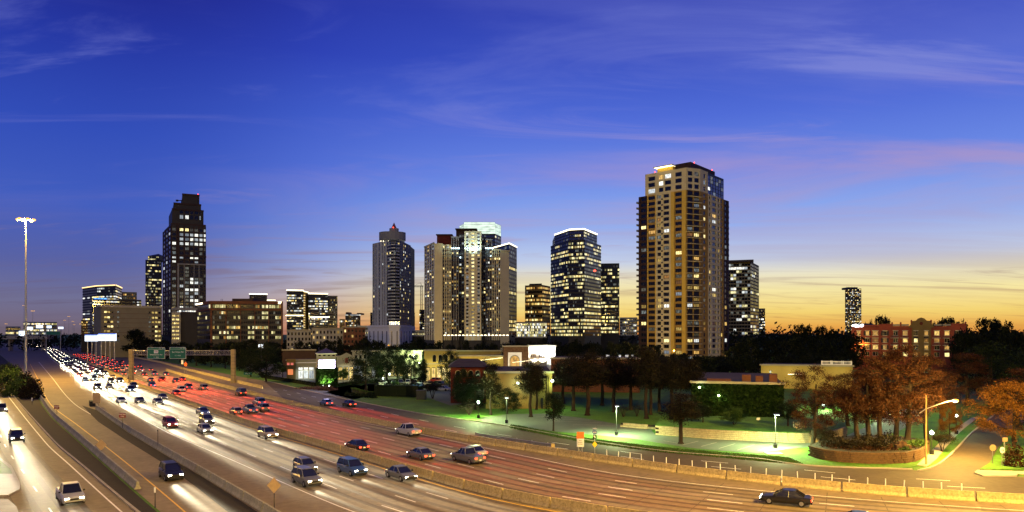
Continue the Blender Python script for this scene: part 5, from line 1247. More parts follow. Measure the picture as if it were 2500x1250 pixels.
b, f, zt = simple('mall', 'low yellow mall wing with small round arches and a string of lights', (1112, 262), (1232, 250), 869.5, 'stucco_y', 14); D = 256
for x_ in (1128, 1134.5, 1144, 1151): archwin(b, f, f.up(x_), Zh(884, D), Zh(877, D), .38, 'glass')
mb = MB(); 
for k in range(36): u = f.up(1160) + (f.up(1226) - f.up(1160)) * k / 35; mb.ball(f.p(u, Zh(880.5, D) + 1.1 * (k / 35), 2.2), .10, .10, 5, 3)
mb.build('festoon_lights', 'strip', b.t)
for x_ in (1135, 1175, 1215): lamp('SPOT', 'mall_light', f.p(f.up(x_), Zh(881, D), 3), 450, (1, .82, .35), b.t, .5, f.p(f.up(x_), Zh(876, D), 0), R(165), .9)
b.done()
b, f, zt = simple('mall', 'long pale parapet wall running behind the yellow mall', (1100, 285), (1222, 280), 857, 'tan', 10); b.done()
# stone portal and floodlit hall
D = 235; b, f, zt = simple('mall_portal', 'brown stone portal with a pale arched panel between mall and floodlit hall', (1229, 236), (1290, 232), 846, M['stone_r'], 8)
mb = MB(); f.box(mb, f.up(1240.5), f.up(1273.5), 0, Zh(860, D), .05, .4); mb.build('panel', 'stucco_w', b.t)
archwin(b, f, f.up(1256.5), 1, Zh(868.5, D), (f.up(1267) - f.up(1246)) / 2, 'lit_o', .45)
lamp('SPOT', 'portal_light', f.p(f.up(1256), 3, 7), 2600, (1, .9, .6), b.t, .4, f.p(f.up(1256), 9, 0), R(110), .8)
mb = MB()
for k in range(24): mb.ball(f.p(f.up(1252 + 2.6 * k), Zh(884, D) + .9 * (k / 24), 1.6), .10, .10, 5, 3)
mb.build('festoon_lights', 'strip', b.t); b.done()
D = 238; b, f, zt = simple('hall', 'brilliantly floodlit white hall with narrow windows', (1290, 238), (1356, 243), 845, 'stucco_w', 12)
for x_ in (1296, 1300.5, 1305, 1316, 1320.5, 1325, 1337, 1341, 1345): b.window(f, f.up(x_), f.up(x_ + 2.2), Zh(873, D), Zh(866, D), 'glass', .06)
for x_ in (1303, 1325, 1346): lamp('SPOT', 'hall_flood', f.p(f.up(x_), Zh(881, D), 4.5), 5200, (1, 1, .92), b.t, .3, f.p(f.up(x_), Zh(856, D), 0), R(120), .8)
mb = MB(); f.box(mb, f.up(1300), f.up(1335), Zh(895, D), Zh(876, D), .1, 3.5); mb.build('front_wing', 'stucco_c', b.t); b.done()
# red building with arches and hipped roof
D = 170; b = Bld('building', 'dark red stuccoed building with arched windows and a hipped roof', (X(1150, D), D, 0)); f = FF((1100, 176), (1186, 166)); zt = Zh(896, D)
fp = front_fp((1100, 176), (1186, 166), 18); b.core(fp, 0, zt, 'stucco_r', 'body')
q = [Vector((p[0], p[1], zt)) for p in fp]; c = sum(q, Vector()) / 4; q = [c + (v - c) * 1.15 for v in q]; r0 = (q[0] + q[3]) / 2 + (c - (q[0] + q[3]) / 2) * .5; r1 = (q[1] + q[2]) / 2 + (c - (q[1] + q[2]) / 2) * .5; r0.z = r1.z = Zh(879, D)
mb = MB(); mb.quad(q[0], q[1], r1, r0); mb.quad(q[1], q[2], r1); mb.quad(q[2], q[3], r0, r1); mb.quad(q[3], q[0], r0); mb.quad(q[3], q[2], q[1], q[0]); mb.build('roof', 'roof_dark', b.t)
for x_ in (1118, 1134, 1149, 1166): archwin(b, f, f.up(x_), Zh(921, D), Zh(905, D), .55, 'glass')
for x_ in (1122, 1148, 1170): archwin(b, f, f.up(x_), 1.0, Zh(938, D), 1.0, 'glass')
mb = MB(); f.box(mb, 0, f.L, Zh(929, D), Zh(926.5, D), .05, .4); mb.build('string_course', 'stucco_r', b.t); b.done()
D = 160; b, f, zt = simple('building', 'tan flat roofed building with green lit wall behind pine trees', (1186, 166), (1348, 150), 910, 'tan', 30)
for a, c in ((1299, 1303),): mb = MB(); f.box(mb, f.up(1321), f.up(1326), 0, 2.4, .05, .15); mb.build('door', 'dark', b.t)
for x_ in (1336, 1341, 1346): mb = MB(); f.box(mb, f.up(x_), f.up(x_ + 1.5), 0, zt - 1, .02, .4); mb.build('pilaster', 'tan', b.t)
p = f.p(f.up(1348), Zh(934, 152), .6); mb = MB(); mb.ball(p, .3, .25, 8, 5); mb.build('wall_lamp', 'lamp_w', b.t); lamp('POINT', 'wall_light', p + Vector((.3, -1.2, -.2)), 1500, WHT, b.t, .3)
p = f.p(f.up(1264), Zh(935, 158), .6); mb = MB(); mb.ball(p, .25, .2, 8, 5); mb.build('wall_lamp', 'lamp_w', b.t); lamp('POINT', 'wall_light', p + Vector((0, -1.2, -.2)), 500, (.7, 1, .8), b.t, .3)
b.done()
# flat dark roofs in the middle
b, f, zt = simple('store', 'low brown flat roofed store behind the pines', (1345, 205), (1562, 200), 876, 'brick2', 20)
for x_, w in ((1480, 8), (1512, 5), (1528, 8), (1543, 6)): mb = MB(); f.box(mb, f.up(x_), f.up(x_ + w), zt + .4, zt + 1.0, -4, -3.5); mb.build('roof_light', M.setdefault('rl', emit('roof_light_dim', (.8, .9, 1), .5)), b.t)
b.done()
b, f, zt = simple('store', 'dark ivy covered store wall with one green wall lamp', (1690, 142), (1912, 136), 936, 'earth', 38); D = 139
mb = MB(); r = random.Random(37)
for k in range(9000):
    c = f.p(r.random() * f.L, r.random() * zt, .05 + .25 * r.random() ** 2); a = Vector((r.uniform(-1, 1), r.uniform(-1, .2), r.uniform(-1, 1))).normalized(); e = a.orthogonal() * .17; e2 = a.cross(e); mb.quad(c - e - e2, c + e - e2, c + e + e2, c - e + e2)
stuff(mb.build('ivy', 'ivy', b.t))
for x_, y_, pw, cc in ((1755, 966, 260, (.75, 1, .25)), (1708, 947, 140, (.8, 1, .6))):
    p = f.p(f.up(x_), Zh(y_, D), .7); mb = MB(); mb.ball(p, .22, .18, 8, 5); mb.build('wall_lamp', M.setdefault('glamp', emit('lamp_green', (.8, 1, .35), 25)), b.t); lamp('POINT', 'wall_light', p + Vector((0, -.5, .1)), pw, cc, b.t, .2)
for x_, w, h in ((1812, 22, 1.4), (1846, 18, 1.2), (1880, 20, 1.6), (1724, 60, .5)): mb = MB(); f.box(mb, f.up(x_), f.up(x_ + w), zt + .1, zt + .1 + h, -6, -3); mb.build('roof_unit', 'brick2', b.t)
b.done()
# long cream building with balustrade
D = 215; b, f, zt = simple('building', 'long low cream building with a balustrade on its roof', (1858, 216), (2082, 212), 893, 'stucco_y', 14)
for a, c in ((1878, 1883), (1943, 1948)): b.window(f, f.up(a), f.up(c), Zh(913, D), Zh(906, D), 'glass', .05)
mb = MB(); f.box(mb, f.up(2005), f.up(2080), zt + .4, zt + .6, -.5, .3); f.box(mb, f.up(2005), f.up(2080), zt + 1.3, zt + 1.5, -.5, .3)
for x_ in (2005, 2027, 2030, 2054, 2058, 2077): f.box(mb, f.up(x_), f.up(x_ + 2.5), zt + .6, zt + 1.6, -.5, .32)
u = f.up(2005)
while u < f.up(2080): f.box(mb, u, u + .12, zt + .6, zt + 1.3, -.2, 0); u += .34
mb.build('balustrade', 'stucco_w', b.t)
for x_ in (1880, 1930, 1990, 2050): lamp('SPOT', 'wall_light', f.p(f.up(x_), Zh(910, D), 3), 150, (1, .98, .6), b.t, .4, f.p(f.up(x_), zt - 2, 0), R(165), .9)
mb = MB()
for k in range(16): mb.ball(f.p(f.up(1925 + 2 * k), Zh(913.5 - .08 * k, D), 2), .1, .1, 5, 3)
mb.build('festoon_lights', 'strip', b.t); b.done()
# far apartments behind the sign tower
for a, c, y, m, lab, sd in ((700, 760, 806, 'greyp', 'grey apartment house with a few yellow windows below the bright corniced offices', 41), (762, 838, 802, 'greyp', 'pale blue grey apartment house with stacked balconies', 42), (838, 892, 799, 'brick2', 'brown apartment house beside the pale podium tower', 43)):
    D = 420; b, f, zt = simple('apartment_house', lab, (a, D), (c, D), y, m, 18); r = random.Random(sd)
    b.grid(f, ucols(f, int((c - a) / 8), .5), rows(zt - .6, zt - 13, 4, .55), m, lambda i, j: 'lit_y' if r.random() < .12 else 'glass', .2, None, (0, zt - .3), style='two'); b.done()
# billboards and lit panels at the far left
for (a, c, y0, y1, D, lab, cn) in ((207, 238, 817, 833, 420, 'left half of a pair of glowing blue white billboards', 3), (240, 283, 814, 832, 418, 'right half of a pair of glowing blue white billboards', 4)):
    t = thing('billboard', lab, 'billboard', (X(a, D), D, 0)); mb = MB(); mb.box(X(a, D), X(c, D), D, D + .6, Zh(y1, D), Zh(y0, D)); mb.build('panel', 'bill', t)
    mb = MB(); dz = Zh(y0, D) - Zh(y1, D); bm_ = M.setdefault('billblue', emit('billboard_blue_print', (.16, .28, 1), .9))
    mb.box(X(a, D), X(c, D), D - .05, D - .01, Zh(y0, D) - dz * .16, Zh(y0, D)); mb.build('blue_header', bm_, t)
    for k in range(3): mb = MB(); mb.box(X(a + (c - a) * .08, D), X(a + (c - a) * (.85 - .2 * k), D), D - .05, D - .01, Zh(y0, D) - dz * (.38 + .18 * k), Zh(y0, D) - dz * (.31 + .18 * k)); mb.build('print_line', bm_, t)
    for k in range(cn): x_ = X(a + (c - a) * (k + .5) / cn, D); mb = MB(); mb.tube((x_, D + .8, 0), (x_, D + .8, Zh(y0, D)), .3, n=8); mb.build('post', 'steel', t)
for (a, c, y0, y1, D, lab) in ((64, 80, 798, 805, 1100, 'far lit billboard just right of the tall mast'), (88, 104, 794, 801, 1150, 'far lit billboard above the overpass, larger one'), (114, 125, 795, 801, 1150, 'far lit billboard above the overpass, square one'), (142, 154, 798, 803, 1100, 'far lit billboard above the overpass, small right one'), (46, 60, 808, 828, 900, 'tall pale lit panel behind the mast pole')):
    t = thing('billboard', lab, 'billboard', (X(a, D), D, 0)); mb = MB(); mb.box(X(a, D), X(c, D), D, D + .8, Zh(y1, D), Zh(y0, D)); mb.build('panel', 'bill', t); mb = MB(); mb.tube((X((a + c) / 2, D), D + 1, 0), (X((a + c) / 2, D), D + 1, Zh(y1, D) + 1), .6, n=8); mb.build('post', 'steel', t)
D = 620; t = thing('guide_sign', 'far green highway sign above the distant oncoming lanes', 'road sign', (X(130, D), D, 0)); mb = MB(); mb.box(X(113, D), X(146, D), D, D + .3, Zh(817, D), Zh(809, D)); mb.build('panel', 'green_sign', t)
for x_ in (112, 147): mb = MB(); mb.tube((X(x_, D), D + .5, 0), (X(x_, D), D + .5, Zh(808, D)), .35, n=8); mb.build('post', 'steel', t)
D = 700; t = thing('overpass', 'far concrete overpass crossing behind the highway bend', 'bridge', (X(60, D), D, 0)); mb = MB(); mb.box(X(-40, D), X(112, D), D, D + 12, Zh(828, D), Zh(820, D)); mb.build('deck', 'pave', t)
for x_ in (-20, 15, 50, 95): mb = MB(); mb.box(X(x_, D), X(x_ + 3, D), D + 3, D + 8, 0, Zh(828, D)); mb.build('pier', 'pave', t)
for (x_, y_, w, lab) in ((637, 845, 12, 'small white lit sign in the dark trees left of the store'),):
    D = 300; t = thing('lit_sign', lab, 'sign', (X(x_, D), D, 0)); mb = MB(); mb.box(X(x_ - w/2, D), X(x_ + w/2, D), D, D + .3, Zh(y_ + 4, D), Zh(y_ - 4, D)); mb.build('panel', 'bill', t); mb = MB(); mb.tube((X(x_, D), D + .4, 0), (X(x_, D), D + .4, Zh(y_, D)), .2, n=6); mb.build('post', 'darksteel', t)

# ------------------------------------------------------------------ stone walls and terraces
def course_wall(name, label, cur, h, m, mtop, bl=.9, bh=.26, thick=.35, d0=0, d1=None):
    """dry laid wall: every block is a piece of its own with open joints"""
    d1 = cur.len if d1 is None else d1; p0, _ = cur.at(d0); t = thing(name, label, 'wall', p0); rr = random.Random(len(label))
    mb = MB(); a = cur.offset(.06, 2, d0, d1); c = cur.offset(thick, 2, d0, d1)
    for i in range(len(a) - 1): mb.hexa([(p.x, p.y, -.05) for p in (a[i], a[i+1], c[i+1], c[i])] + [(p.x, p.y, h - .06) for p in (a[i], a[i+1], c[i+1], c[i])])
    mb.build('backing', 'earth', t)
    um = MB(); um.box(-.5, .5, -.5, .5, 0, 1); me = um.mesh('stone_block', m); n = 0; rest = MB()
    nr = max(1, int(h / bh)); bh = h / nr
    for k in range(nr):
        d = d0 + (bl / 2 if k % 2 else 0)
        while d + bl < d1:
            l = bl * rr.uniform(.85, 1.15); p, tg = cur.at(d + l / 2, .03 - rr.random() * .05)
            if n < 300: inst('stone', me, t, (p.x - p0.x, p.y - p0.y, k * bh), math.atan2(tg.y, tg.x), (l - .04, .24, bh - .035)); n += 1
            else:
                nn = Vector((-tg.y, tg.x, 0)); rest.hexa([tuple(p + tg * a_ * (l/2 - .02) + nn * b_ * .12 + Vector((0, 0, z_))) for z_ in (k * bh, k * bh + bh - .035) for a_, b_ in ((-1, -1), (1, -1), (1, 1), (-1, 1))])
            d += l
    if rest.f: stuff(rest.build('stones', m, t))
    return t
RW = Curve([(1600, 1061), (1640, 1064), (1730, 1071), (1850, 1077), (1960, 1081), (2030, 1074), (2068, 1062)])
course_wall('retaining_wall', 'long pale stone retaining wall along the back of the parking lot', RW, 1.5, 'stone', 'stone', 1.2, .3)
structure(poly('lawn_terrace', [(1601, 1060), (1640, 1063), (1730, 1070), (1850, 1076), (1960, 1080), (2030, 1073), (2066, 1061), (2060, 1045), (1950, 1040), (1800, 1036), (1690, 1034), (1610, 1042)], 0, 'lawn', 1.45))
RW2 = Curve([(1515, 1042), (1560, 1046), (1598, 1048)]); course_wall('retaining_wall', 'short stone wall at the edge of the mounded lawn', RW2, .8, 'stone', 'stone', 1.2, .27)
BW = Curve([(1976, 1112), (2010, 1122), (2080, 1130), (2150, 1132), (2210, 1130), (2245, 1122), (2262, 1108), (2268, 1096)])
course_wall('corner_wall', 'curved brown block wall around the corner planting bed', BW, 1.4, 'stone_r', 'stone_r', .8, .25)
structure(poly('planting_bed', [(1978, 1110), (2010, 1120), (2080, 1128), (2150, 1130), (2210, 1128), (2243, 1120), (2258, 1107), (2262, 1095), (2200, 1085), (2090, 1082), (2010, 1092)], 0, 'earth', 1.25))
# monument sign on the bed
D = GD(1120); x0, x1 = X(2186, D), X(2216, D); t = thing('monument_sign', 'low brown stone sign with arched top lettered UPTOWN PARK', 'sign', ((x0 + x1) / 2, D, 1.25))
mb = MB(); mb.box(x0, x1, D - .3, D + .3, 1.25, Zh(1085, D)); mb.build('body', 'stone_r', t)
mb = MB(); n = 14; cxm = (X(2193, D) + X(2211, D)) / 2; rm = (X(2212, D) - X(2192, D)) / 2; zb_ = Zh(1085, D)
mb.prism([(0, 0), (1, 0), (0, 1)], 0, 0) if False else None
pts = [(cxm + rm * math.cos(R(a)), zb_ + rm * .85 * math.sin(R(a))) for a in range(0, 181, 15)]; k = len(pts)
mb.v = [(a, D - .25, c) for a, c in pts] + [(a, D + .25, c) for a, c in pts]; mb.f = [tuple(range(k))[::-1], tuple(range(k, 2*k))] + [(i, (i+1) % k, k + (i+1) % k, k + i) for i in range(k)]; mb.mi = [0] * (k + 2); mb.build('arched_top', 'stone_r', t)
mb = MB(); mb.box(X(2217, D), X(2222, D), D - .35, D + .35, 1.25, Zh(1086, D)); mb.build('pier', 'stone_r', t)
text('UPTOWN', .42, (cxm, D - .33, Zh(1090, D)), (R(90), 0, 0), 'dark', t); text('PARK', .46, (cxm, D - .33, Zh(1095, D)), (R(90), 0, 0), 'dark', t)
# small things on the lawns
for (px_, y0, y1, lab) in ((1858, 1055, 1040, 'small white board on a post on the lawn terrace'), (1851, 1046, 1024, 'second small board near the dark ivy wall')):
    post_sign('lawn_sign', lab, px_, y0, 0, y1, .5, .6, 'rect', 'white_sign')
g = G(1888, 1108); mb = MB(); mb.box(g.x - 1.1, g.x + 1.1, g.y - .9, g.y + .9, 0, .12); tag(mb.build('manhole_slab', 'pave', None, (g.x, g.y, 0)), 'square concrete manhole slab in the bright grass', 'slab').location = (g.x, g.y, 0)
g = G(1029, 975); mb = MB(); mb.box(g.x - 1.2, g.x + 1.2, g.y - .8, g.y + .8, 0, 2.2); mb.box(g.x - 1.3, g.x + 1.3, g.y - .9, g.y + .9, 2.2, 2.32); tag(mb.build('utility_cabinet', 'dark', None, (g.x, g.y, 0)), 'dark utility cabinet at the end of the hedge', 'cabinet').location = (g.x, g.y, 0)
ORD = 'first second third fourth fifth sixth seventh eighth ninth tenth eleventh twelfth thirteenth fourteenth fifteenth sixteenth seventeenth eighteenth nineteenth twentieth'.split()
TENS = {20: 'twenty', 30: 'thirty', 40: 'forty', 50: 'fifty', 60: 'sixty', 70: 'seventy', 80: 'eighty'}
def ordn(k):
    if k <= 20: return ORD[k - 1]
    t = k // 10 * 10; return (TENS[t] + '-' + ORD[k % 10 - 1]) if k % 10 else TENS[t][:-1] + 'ieth'
# ------------------------------------------------------------------ trees and plants
def leaves(centres, n_per, spread, size, rs, flat=1.0):
    c = np.repeat(np.array(centres), n_per, axis=0); k = len(c)
    p = c + rs.normal(0, 1, (k, 3)) * np.array([spread, spread, spread * .75])
    a = rs.normal(0, 1, (k, 3)); a /= np.linalg.norm(a, axis=1, keepdims=True); b = rs.normal(0, 1, (k, 3)); b -= a * (a * b).sum(1, keepdims=True); b /= np.linalg.norm(b, axis=1, keepdims=True)
    s = size * rs.uniform(.6, 1.3, (k, 1)); a *= s; b *= s * .7
    return np.stack([p - a, p - b * .9, p + a, p + b], 1).reshape(-1, 3)
def leafmesh(name, V, m):
    k = len(V) // 4; me = bpy.data.meshes.new(name)
    me.vertices.add(len(V)); me.vertices.foreach_set('co', V.astype(np.float32).ravel())
    me.loops.add(4 * k); me.loops.foreach_set('vertex_index', np.arange(4 * k, dtype=np.int32))
    me.polygons.add(k); me.polygons.foreach_set('loop_start', np.arange(0, 4 * k, 4, dtype=np.int32)); me.polygons.foreach_set('loop_total', np.full(k, 4, dtype=np.int32))
    me.materials.append(M[m]); me.update(calc_edges=True); return me
def tree_meshes(kind, seed, m, n_clump, n_per, size, trunk_h=.3, rx=.33, spread=.05, stems=1, lean=0.0):
    """unit tree: height 1; returns trunk mesh, crown mesh"""
    rs = np.random.RandomState(seed); rr = random.Random(seed); mb = MB(); cs = []
    for s in range(stems):
        a = 2 * math.pi * s / max(stems, 1) + .4; bx = .02 * math.cos(a) * (stems > 1); by = .02 * math.sin(a) * (stems > 1)
        fan = .16 if stems > 1 else lean
        p0 = Vector((bx, by, 0)); p1 = Vector((bx + fan * math.cos(a) * .6, by + fan * math.sin(a) * .6, trunk_h)); p2 = Vector((bx + fan * math.cos(a), by + fan * math.sin(a), .78 if kind != 'round' else .6))
        r0 = .026 / (1 + .6 * (stems > 1)); mb.tube(p0, p0.lerp(p1, .08), r0 * 1.5, r0, n=8); k1 = p0.lerp(p1, .08); k2 = p0.lerp(p1, .5) + Vector((rr.uniform(-.015, .015), rr.uniform(-.015, .015), 0)); mb.tube(k1, k2, r0, r0 * .88, n=8); mb.tube(k2, p1, r0 * .88, r0 * .8, n=8); mb.tube(p1, p2, r0 * .8, r0 * .25, n=7)
        for k in range(9 if stems == 1 else 4):
            t = rr.random() * .85; st = p1.lerp(p2, t); an = rr.random() * 6.28; L = rx * rr.uniform(.55, .95) * (1 - .45 * t)
            en = st + Vector((math.cos(an) * L, math.sin(an) * L, L * rr.uniform(.25, .7))); md = st.lerp(en, .5) + Vector((0, 0, -.01))
            mb.tube(st, md, r0 * .4, r0 * .28, n=5); mb.tube(md, en, r0 * .28, r0 * .08, n=5); cs.append(tuple(en)); cs.append(tuple(md.lerp(en, .5)))
    lo = trunk_h * (.95 if kind != 'pine' else 1.0)
    for k in range(n_clump):
        t = rr.random(); an = rr.random() * 6.28
        if kind == 'cone': z = lo + (1 - lo) * t ** .9; rad = rx * (1 - t) ** .7 + .04
        elif kind == 'pine': z = lo + (1 - lo) * t; rad = rx * (.35 + .65 * math.sin(math.pi * min(1, .15 + t * .85))) * rr.uniform(.7, 1)
        elif kind == 'flat': z = lo + (1 - lo) * (.35 + .6 * t); rad = rx * math.sqrt(max(0, 1 - (2 * t - 1) ** 2)) ** .6
        else: z = lo + (1 - lo) * t * .97; rad = rx * math.sqrt(max(0.02, 1 - (1.85 * t - .85) ** 2)) * rr.uniform(.85, 1.12) * (1 + .28 * math.sin(3 * an + seed) * math.cos(2.2 * an + 5 * t))
        q = rad * (rr.random() ** .35 if kind != 'pine' else rr.random() ** .5); cs.append((q * math.cos(an), q * math.sin(an), min(z, .97)))
    return mb.mesh('trunk_' + kind, 'bark'), leafmesh('crown_' + kind, leaves(cs, n_per, spread, size, rs), m)
TK = {
 'rust': [tree_meshes('oak', 11 + k, 'leaf_r', 46, 250, .0065, (.24, .33, .28, .38)[k], .31, .030, lean=(.02, .06, -.04, .03)[k]) for k in range(4)],
 'orange': [tree_meshes('oak', 21, 'leaf_o', 70, 230, .0085, .25, .48, .045)],
 'dark': [tree_meshes('oak', 31 + k, 'leaf_g', 55, 120, .013, .18, .42, .05) for k in range(3)],
 'pine': [tree_meshes('pine', 41 + k, 'leaf_b', 38, 150, .010, .45, .22, .042) for k in range(3)],
 'small': [tree_meshes('pine', 51 + k, 'leaf_g', 34, 130, .014, .38, .34, .055) for k in range(2)],
 'round': [tree_meshes('round', 61, 'leaf_m', 60, 170, .013, .22, .55, .05, stems=3)],
 'myrtle': [tree_meshes('oak', 71, 'leaf_b', 36, 90, .014, .45, .36, .06, stems=5)],
 'bare': [tree_meshes('oak', 81, 'leaf_b', 4, 10, .02, .35, .4, .05, stems=6)],
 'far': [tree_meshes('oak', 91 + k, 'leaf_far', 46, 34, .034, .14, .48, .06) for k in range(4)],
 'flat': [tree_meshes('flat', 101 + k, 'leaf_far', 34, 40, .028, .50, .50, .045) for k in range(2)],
 'sapling': [tree_meshes('oak', 111, 'leaf_m', 30, 40, .03, .5, .30, .05)],
}
trnd = random.Random(77)
def tree(kind, label, px, by, ty, wpx=None, group=None, name='tree', D=None, z=0.0, rx=None, lean=(0, 0)):
    g = G(px, by) if D is None else Vector((X(px, D), D, 0)); D = g.y; h = Zh(ty, D) - z
    v = trnd.choice(TK[kind]); nat = {'rust': .66, 'orange': 1.0, 'dark': .9, 'pine': .5, 'small': .74, 'round': 1.1, 'myrtle': .8, 'bare': .8, 'far': 1.0, 'flat': 1.0, 'sapling': .62}[kind]
    sxy = h if wpx is None else (wpx / FPX * D) / nat
    t = thing(name, label, 'tree', (g.x, D, z), 0, group); rz = trnd.random() * 6.28
    t.rotation_euler = (lean[0], lean[1], rz); tk = min(1.6, max(.7, h / max(sxy, .1)))
    inst('trunk', v[0], t, (0, 0, 0), 0, (sxy, sxy, h)); inst('crown', v[1], t, (0, 0, 0), 0, (sxy, sxy, h)); return t
# the corner: rust coloured trees
tree('rust', 'rust leaved tree standing alone left of the corner wall, crown over its trunk', 1983, 1096, 893, 150, z=0)
tree('rust', 'rust leaved tree with strongly leaning trunk in the corner bed', 2094, 1096, 905, 150, z=1.15, lean=(0, .12))
tree('rust', 'rust leaved tree with thick upright trunk, second in the corner bed', 2121, 1094, 872, 160, z=1.15)
tree('rust', 'tall rust leaved tree with thin trunk in the middle of the corner bed', 2149, 1096, 880, 150, z=1.15)
tree('rust', 'tall rust leaved tree behind the monument sign, left trunk', 2187, 1092, 858, 170, z=1.15)
tree('rust', 'tallest rust leaved tree behind the monument sign, right trunk', 2216, 1094, 842, 180, z=1.15)
tree('rust', 'rust leaved tree back of the corner bed towards the side street', 2262, 1075, 868, 150)
tree('rust', 'rust leaved tree far back behind the corner trees', 2070, 1040, 912, 130)
tree('rust', 'rust leaved tree behind the arm of the corner street lamp', 2300, 1050, 905, 130)
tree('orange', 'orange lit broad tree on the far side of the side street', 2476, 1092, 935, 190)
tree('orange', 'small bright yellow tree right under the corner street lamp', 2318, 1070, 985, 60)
tree('rust', 'dim rust tree at the right edge behind the orange tree', 2490, 1050, 900, 180)
tree('dark', 'big dark green tree above the side street', 2420, 985, 838, 170)
tree('dark', 'dark green tree at the right edge above the orange tree', 2500, 975, 862, 150)
tree('rust', 'dark rust tree rising behind the tall corner trees', 2360, 990, 862, 130)
tree('myrtle', 'many stemmed small tree beside the lone rust tree', 2011, 1096, 1042, 62)
tree('myrtle', 'many stemmed small tree near the path lamps', 2300, 1103, 1050, 50)
tree('small', 'small dark tree on the lawn terrace by the ivy wall', 1924, 1062, 985, 66, z=1.4)
tree('round', 'round clipped tree on the bright lawn terrace', 1792, 1058, 994, 68, z=1.4)
tree('small', 'brownish small tree at the left end of the lawn terrace', 1716, 1052, 990, 52, z=1.4)
# the lot and lawns
tree('pine', 'brown green pine on a kerb island in the parking lot', 1662, 1083, 962, 110)
tree('small', 'small black leaved tree at the road edge of the lot', 1351, 1052, 963, 62)
tree('pine', 'tall dark pine on the lawn before the tan building', 1296, 1018, 887, 84)
tree('pine', 'thin brown pine before the red building', 1198, 1013, 902, 60)
tree('pine', 'tall straight pine at the mounded lawn, thicker trunk', 1434, 1014, 862, 110)
tree('pine', 'tall pine left of the thick trunked one on the mounded lawn', 1400, 1003, 866, 90)
tree('pine', 'tall reddish pine with bare lower trunk, left of a pair', 1578, 1022, 852, 90)
tree('pine', 'tall reddish pine with bare lower trunk, right of a pair', 1588, 1012, 858, 80)
tree('pine', 'tall dim pine behind the lot island pine', 1640, 1015, 868, 90)
tree('pine', 'tall dim pine between the two pine pairs', 1500, 1006, 872, 100)
tree('bare', 'leafless vase shaped shrub tree on the lawn, left of two', 1522, 1018, 987, 36); tree('bare', 'leafless vase shaped shrub tree on the lawn, right of two', 1555, 1016, 982, 36)
tree('dark', 'round dark tree on the lawn behind the path lamp', 1238, 1010, 948, 84)
tree('dark', 'broad dark tree covering the foot of the red building', 1160, 1000, 925, 110)
tree('bare', 'thin bushy shrub tree left of the path lamp', 1145, 1013, 975, 52)
tree('myrtle', 'many stemmed shrub tree at the mall lot edge', 1056, 973, 930, 46)
tree('small', 'thin tall tree between hedge and mall lot', 1033, 957, 880, 36)
tree('dark', 'dark round tree in front of the yellow mall', 1098, 945, 858, 62)
tree('dark', 'dark spreading tree beside the entry drive', 893, 953, 852, 100)
tree('dark', 'dark tree behind the entry drive tree, nearer the stores', 945, 928, 846, 84)
tree('dark', 'dark tree at the left end of the store front', 650, 932, 838, 86)
tree('dark', 'dark tree between the gantry column and the store', 612, 920, 848, 70)
for k, (x_, y_, t_, w_) in enumerate([(918, 935, 856, 60), (970, 925, 850, 60), (1004, 930, 846, 50), (1048, 925, 852, 44), (1116, 938, 872, 50), (1375, 985, 880, 80), (1470, 990, 870, 90), (1540, 1000, 868, 90), (1610, 1005, 872, 80), (1690, 1012, 880, 80), (1330, 985, 905, 60), (1130, 990, 900, 70), (1205, 985, 890, 70), (1265, 990, 900, 70), (1310, 1000, 895, 60), (1180, 960, 880, 60), (985, 938, 868, 50)]):
    tree('dark' if x_ < 1190 else 'pine', ['dark tree just behind the entry drive tree', 'dark tree before the long cream store, left', 'dark slender tree before the long cream store, right', 'dark tree at the left end of the yellow mall', 'dark tree between yellow mall and red building', 'dim pine behind the tan building corner', 'dim pine left of the bare vase shrubs', 'dim pine behind the bare vase shrubs', 'dim pine right of the tall reddish pair', 'dim pine at the ivy wall corner', 'short dim pine beside the wall lamp', 'dark tree at the left corner of the red building', 'dim pine between red and tan buildings', 'dim pine before the green lit wall', 'dim pine left of the wall lamp', 'dark tree behind the thin brown pine', 'dark tree among the parked cars'][k], x_, y_, t_, w_)
tree('sapling', 'young tree lit green before the store pylon', 690, 921, 892, 22); tree('sapling', 'young tree lit before the cream gabled store', 838, 941, 900, 26)
for k, (x_, y_, t_, w_) in enumerate([(480, 893, 838, 70), (515, 897, 835, 70), (550, 900, 838, 60), (585, 905, 836, 60), (300, 868, 812, 60), (330, 872, 806, 60), (270, 866, 818, 50), (362, 876, 828, 60), (400, 880, 832, 60), (440, 886, 836, 60)]):
    tree('far', 'dark tree along the far ramp behind the gantry, %s of its row from the left' % ordn(sorted([480, 515, 550, 585, 300, 330, 270, 362, 400, 440]).index(x_) + 1), x_, y_, t_, w_, 'dark trees along the far ramp')
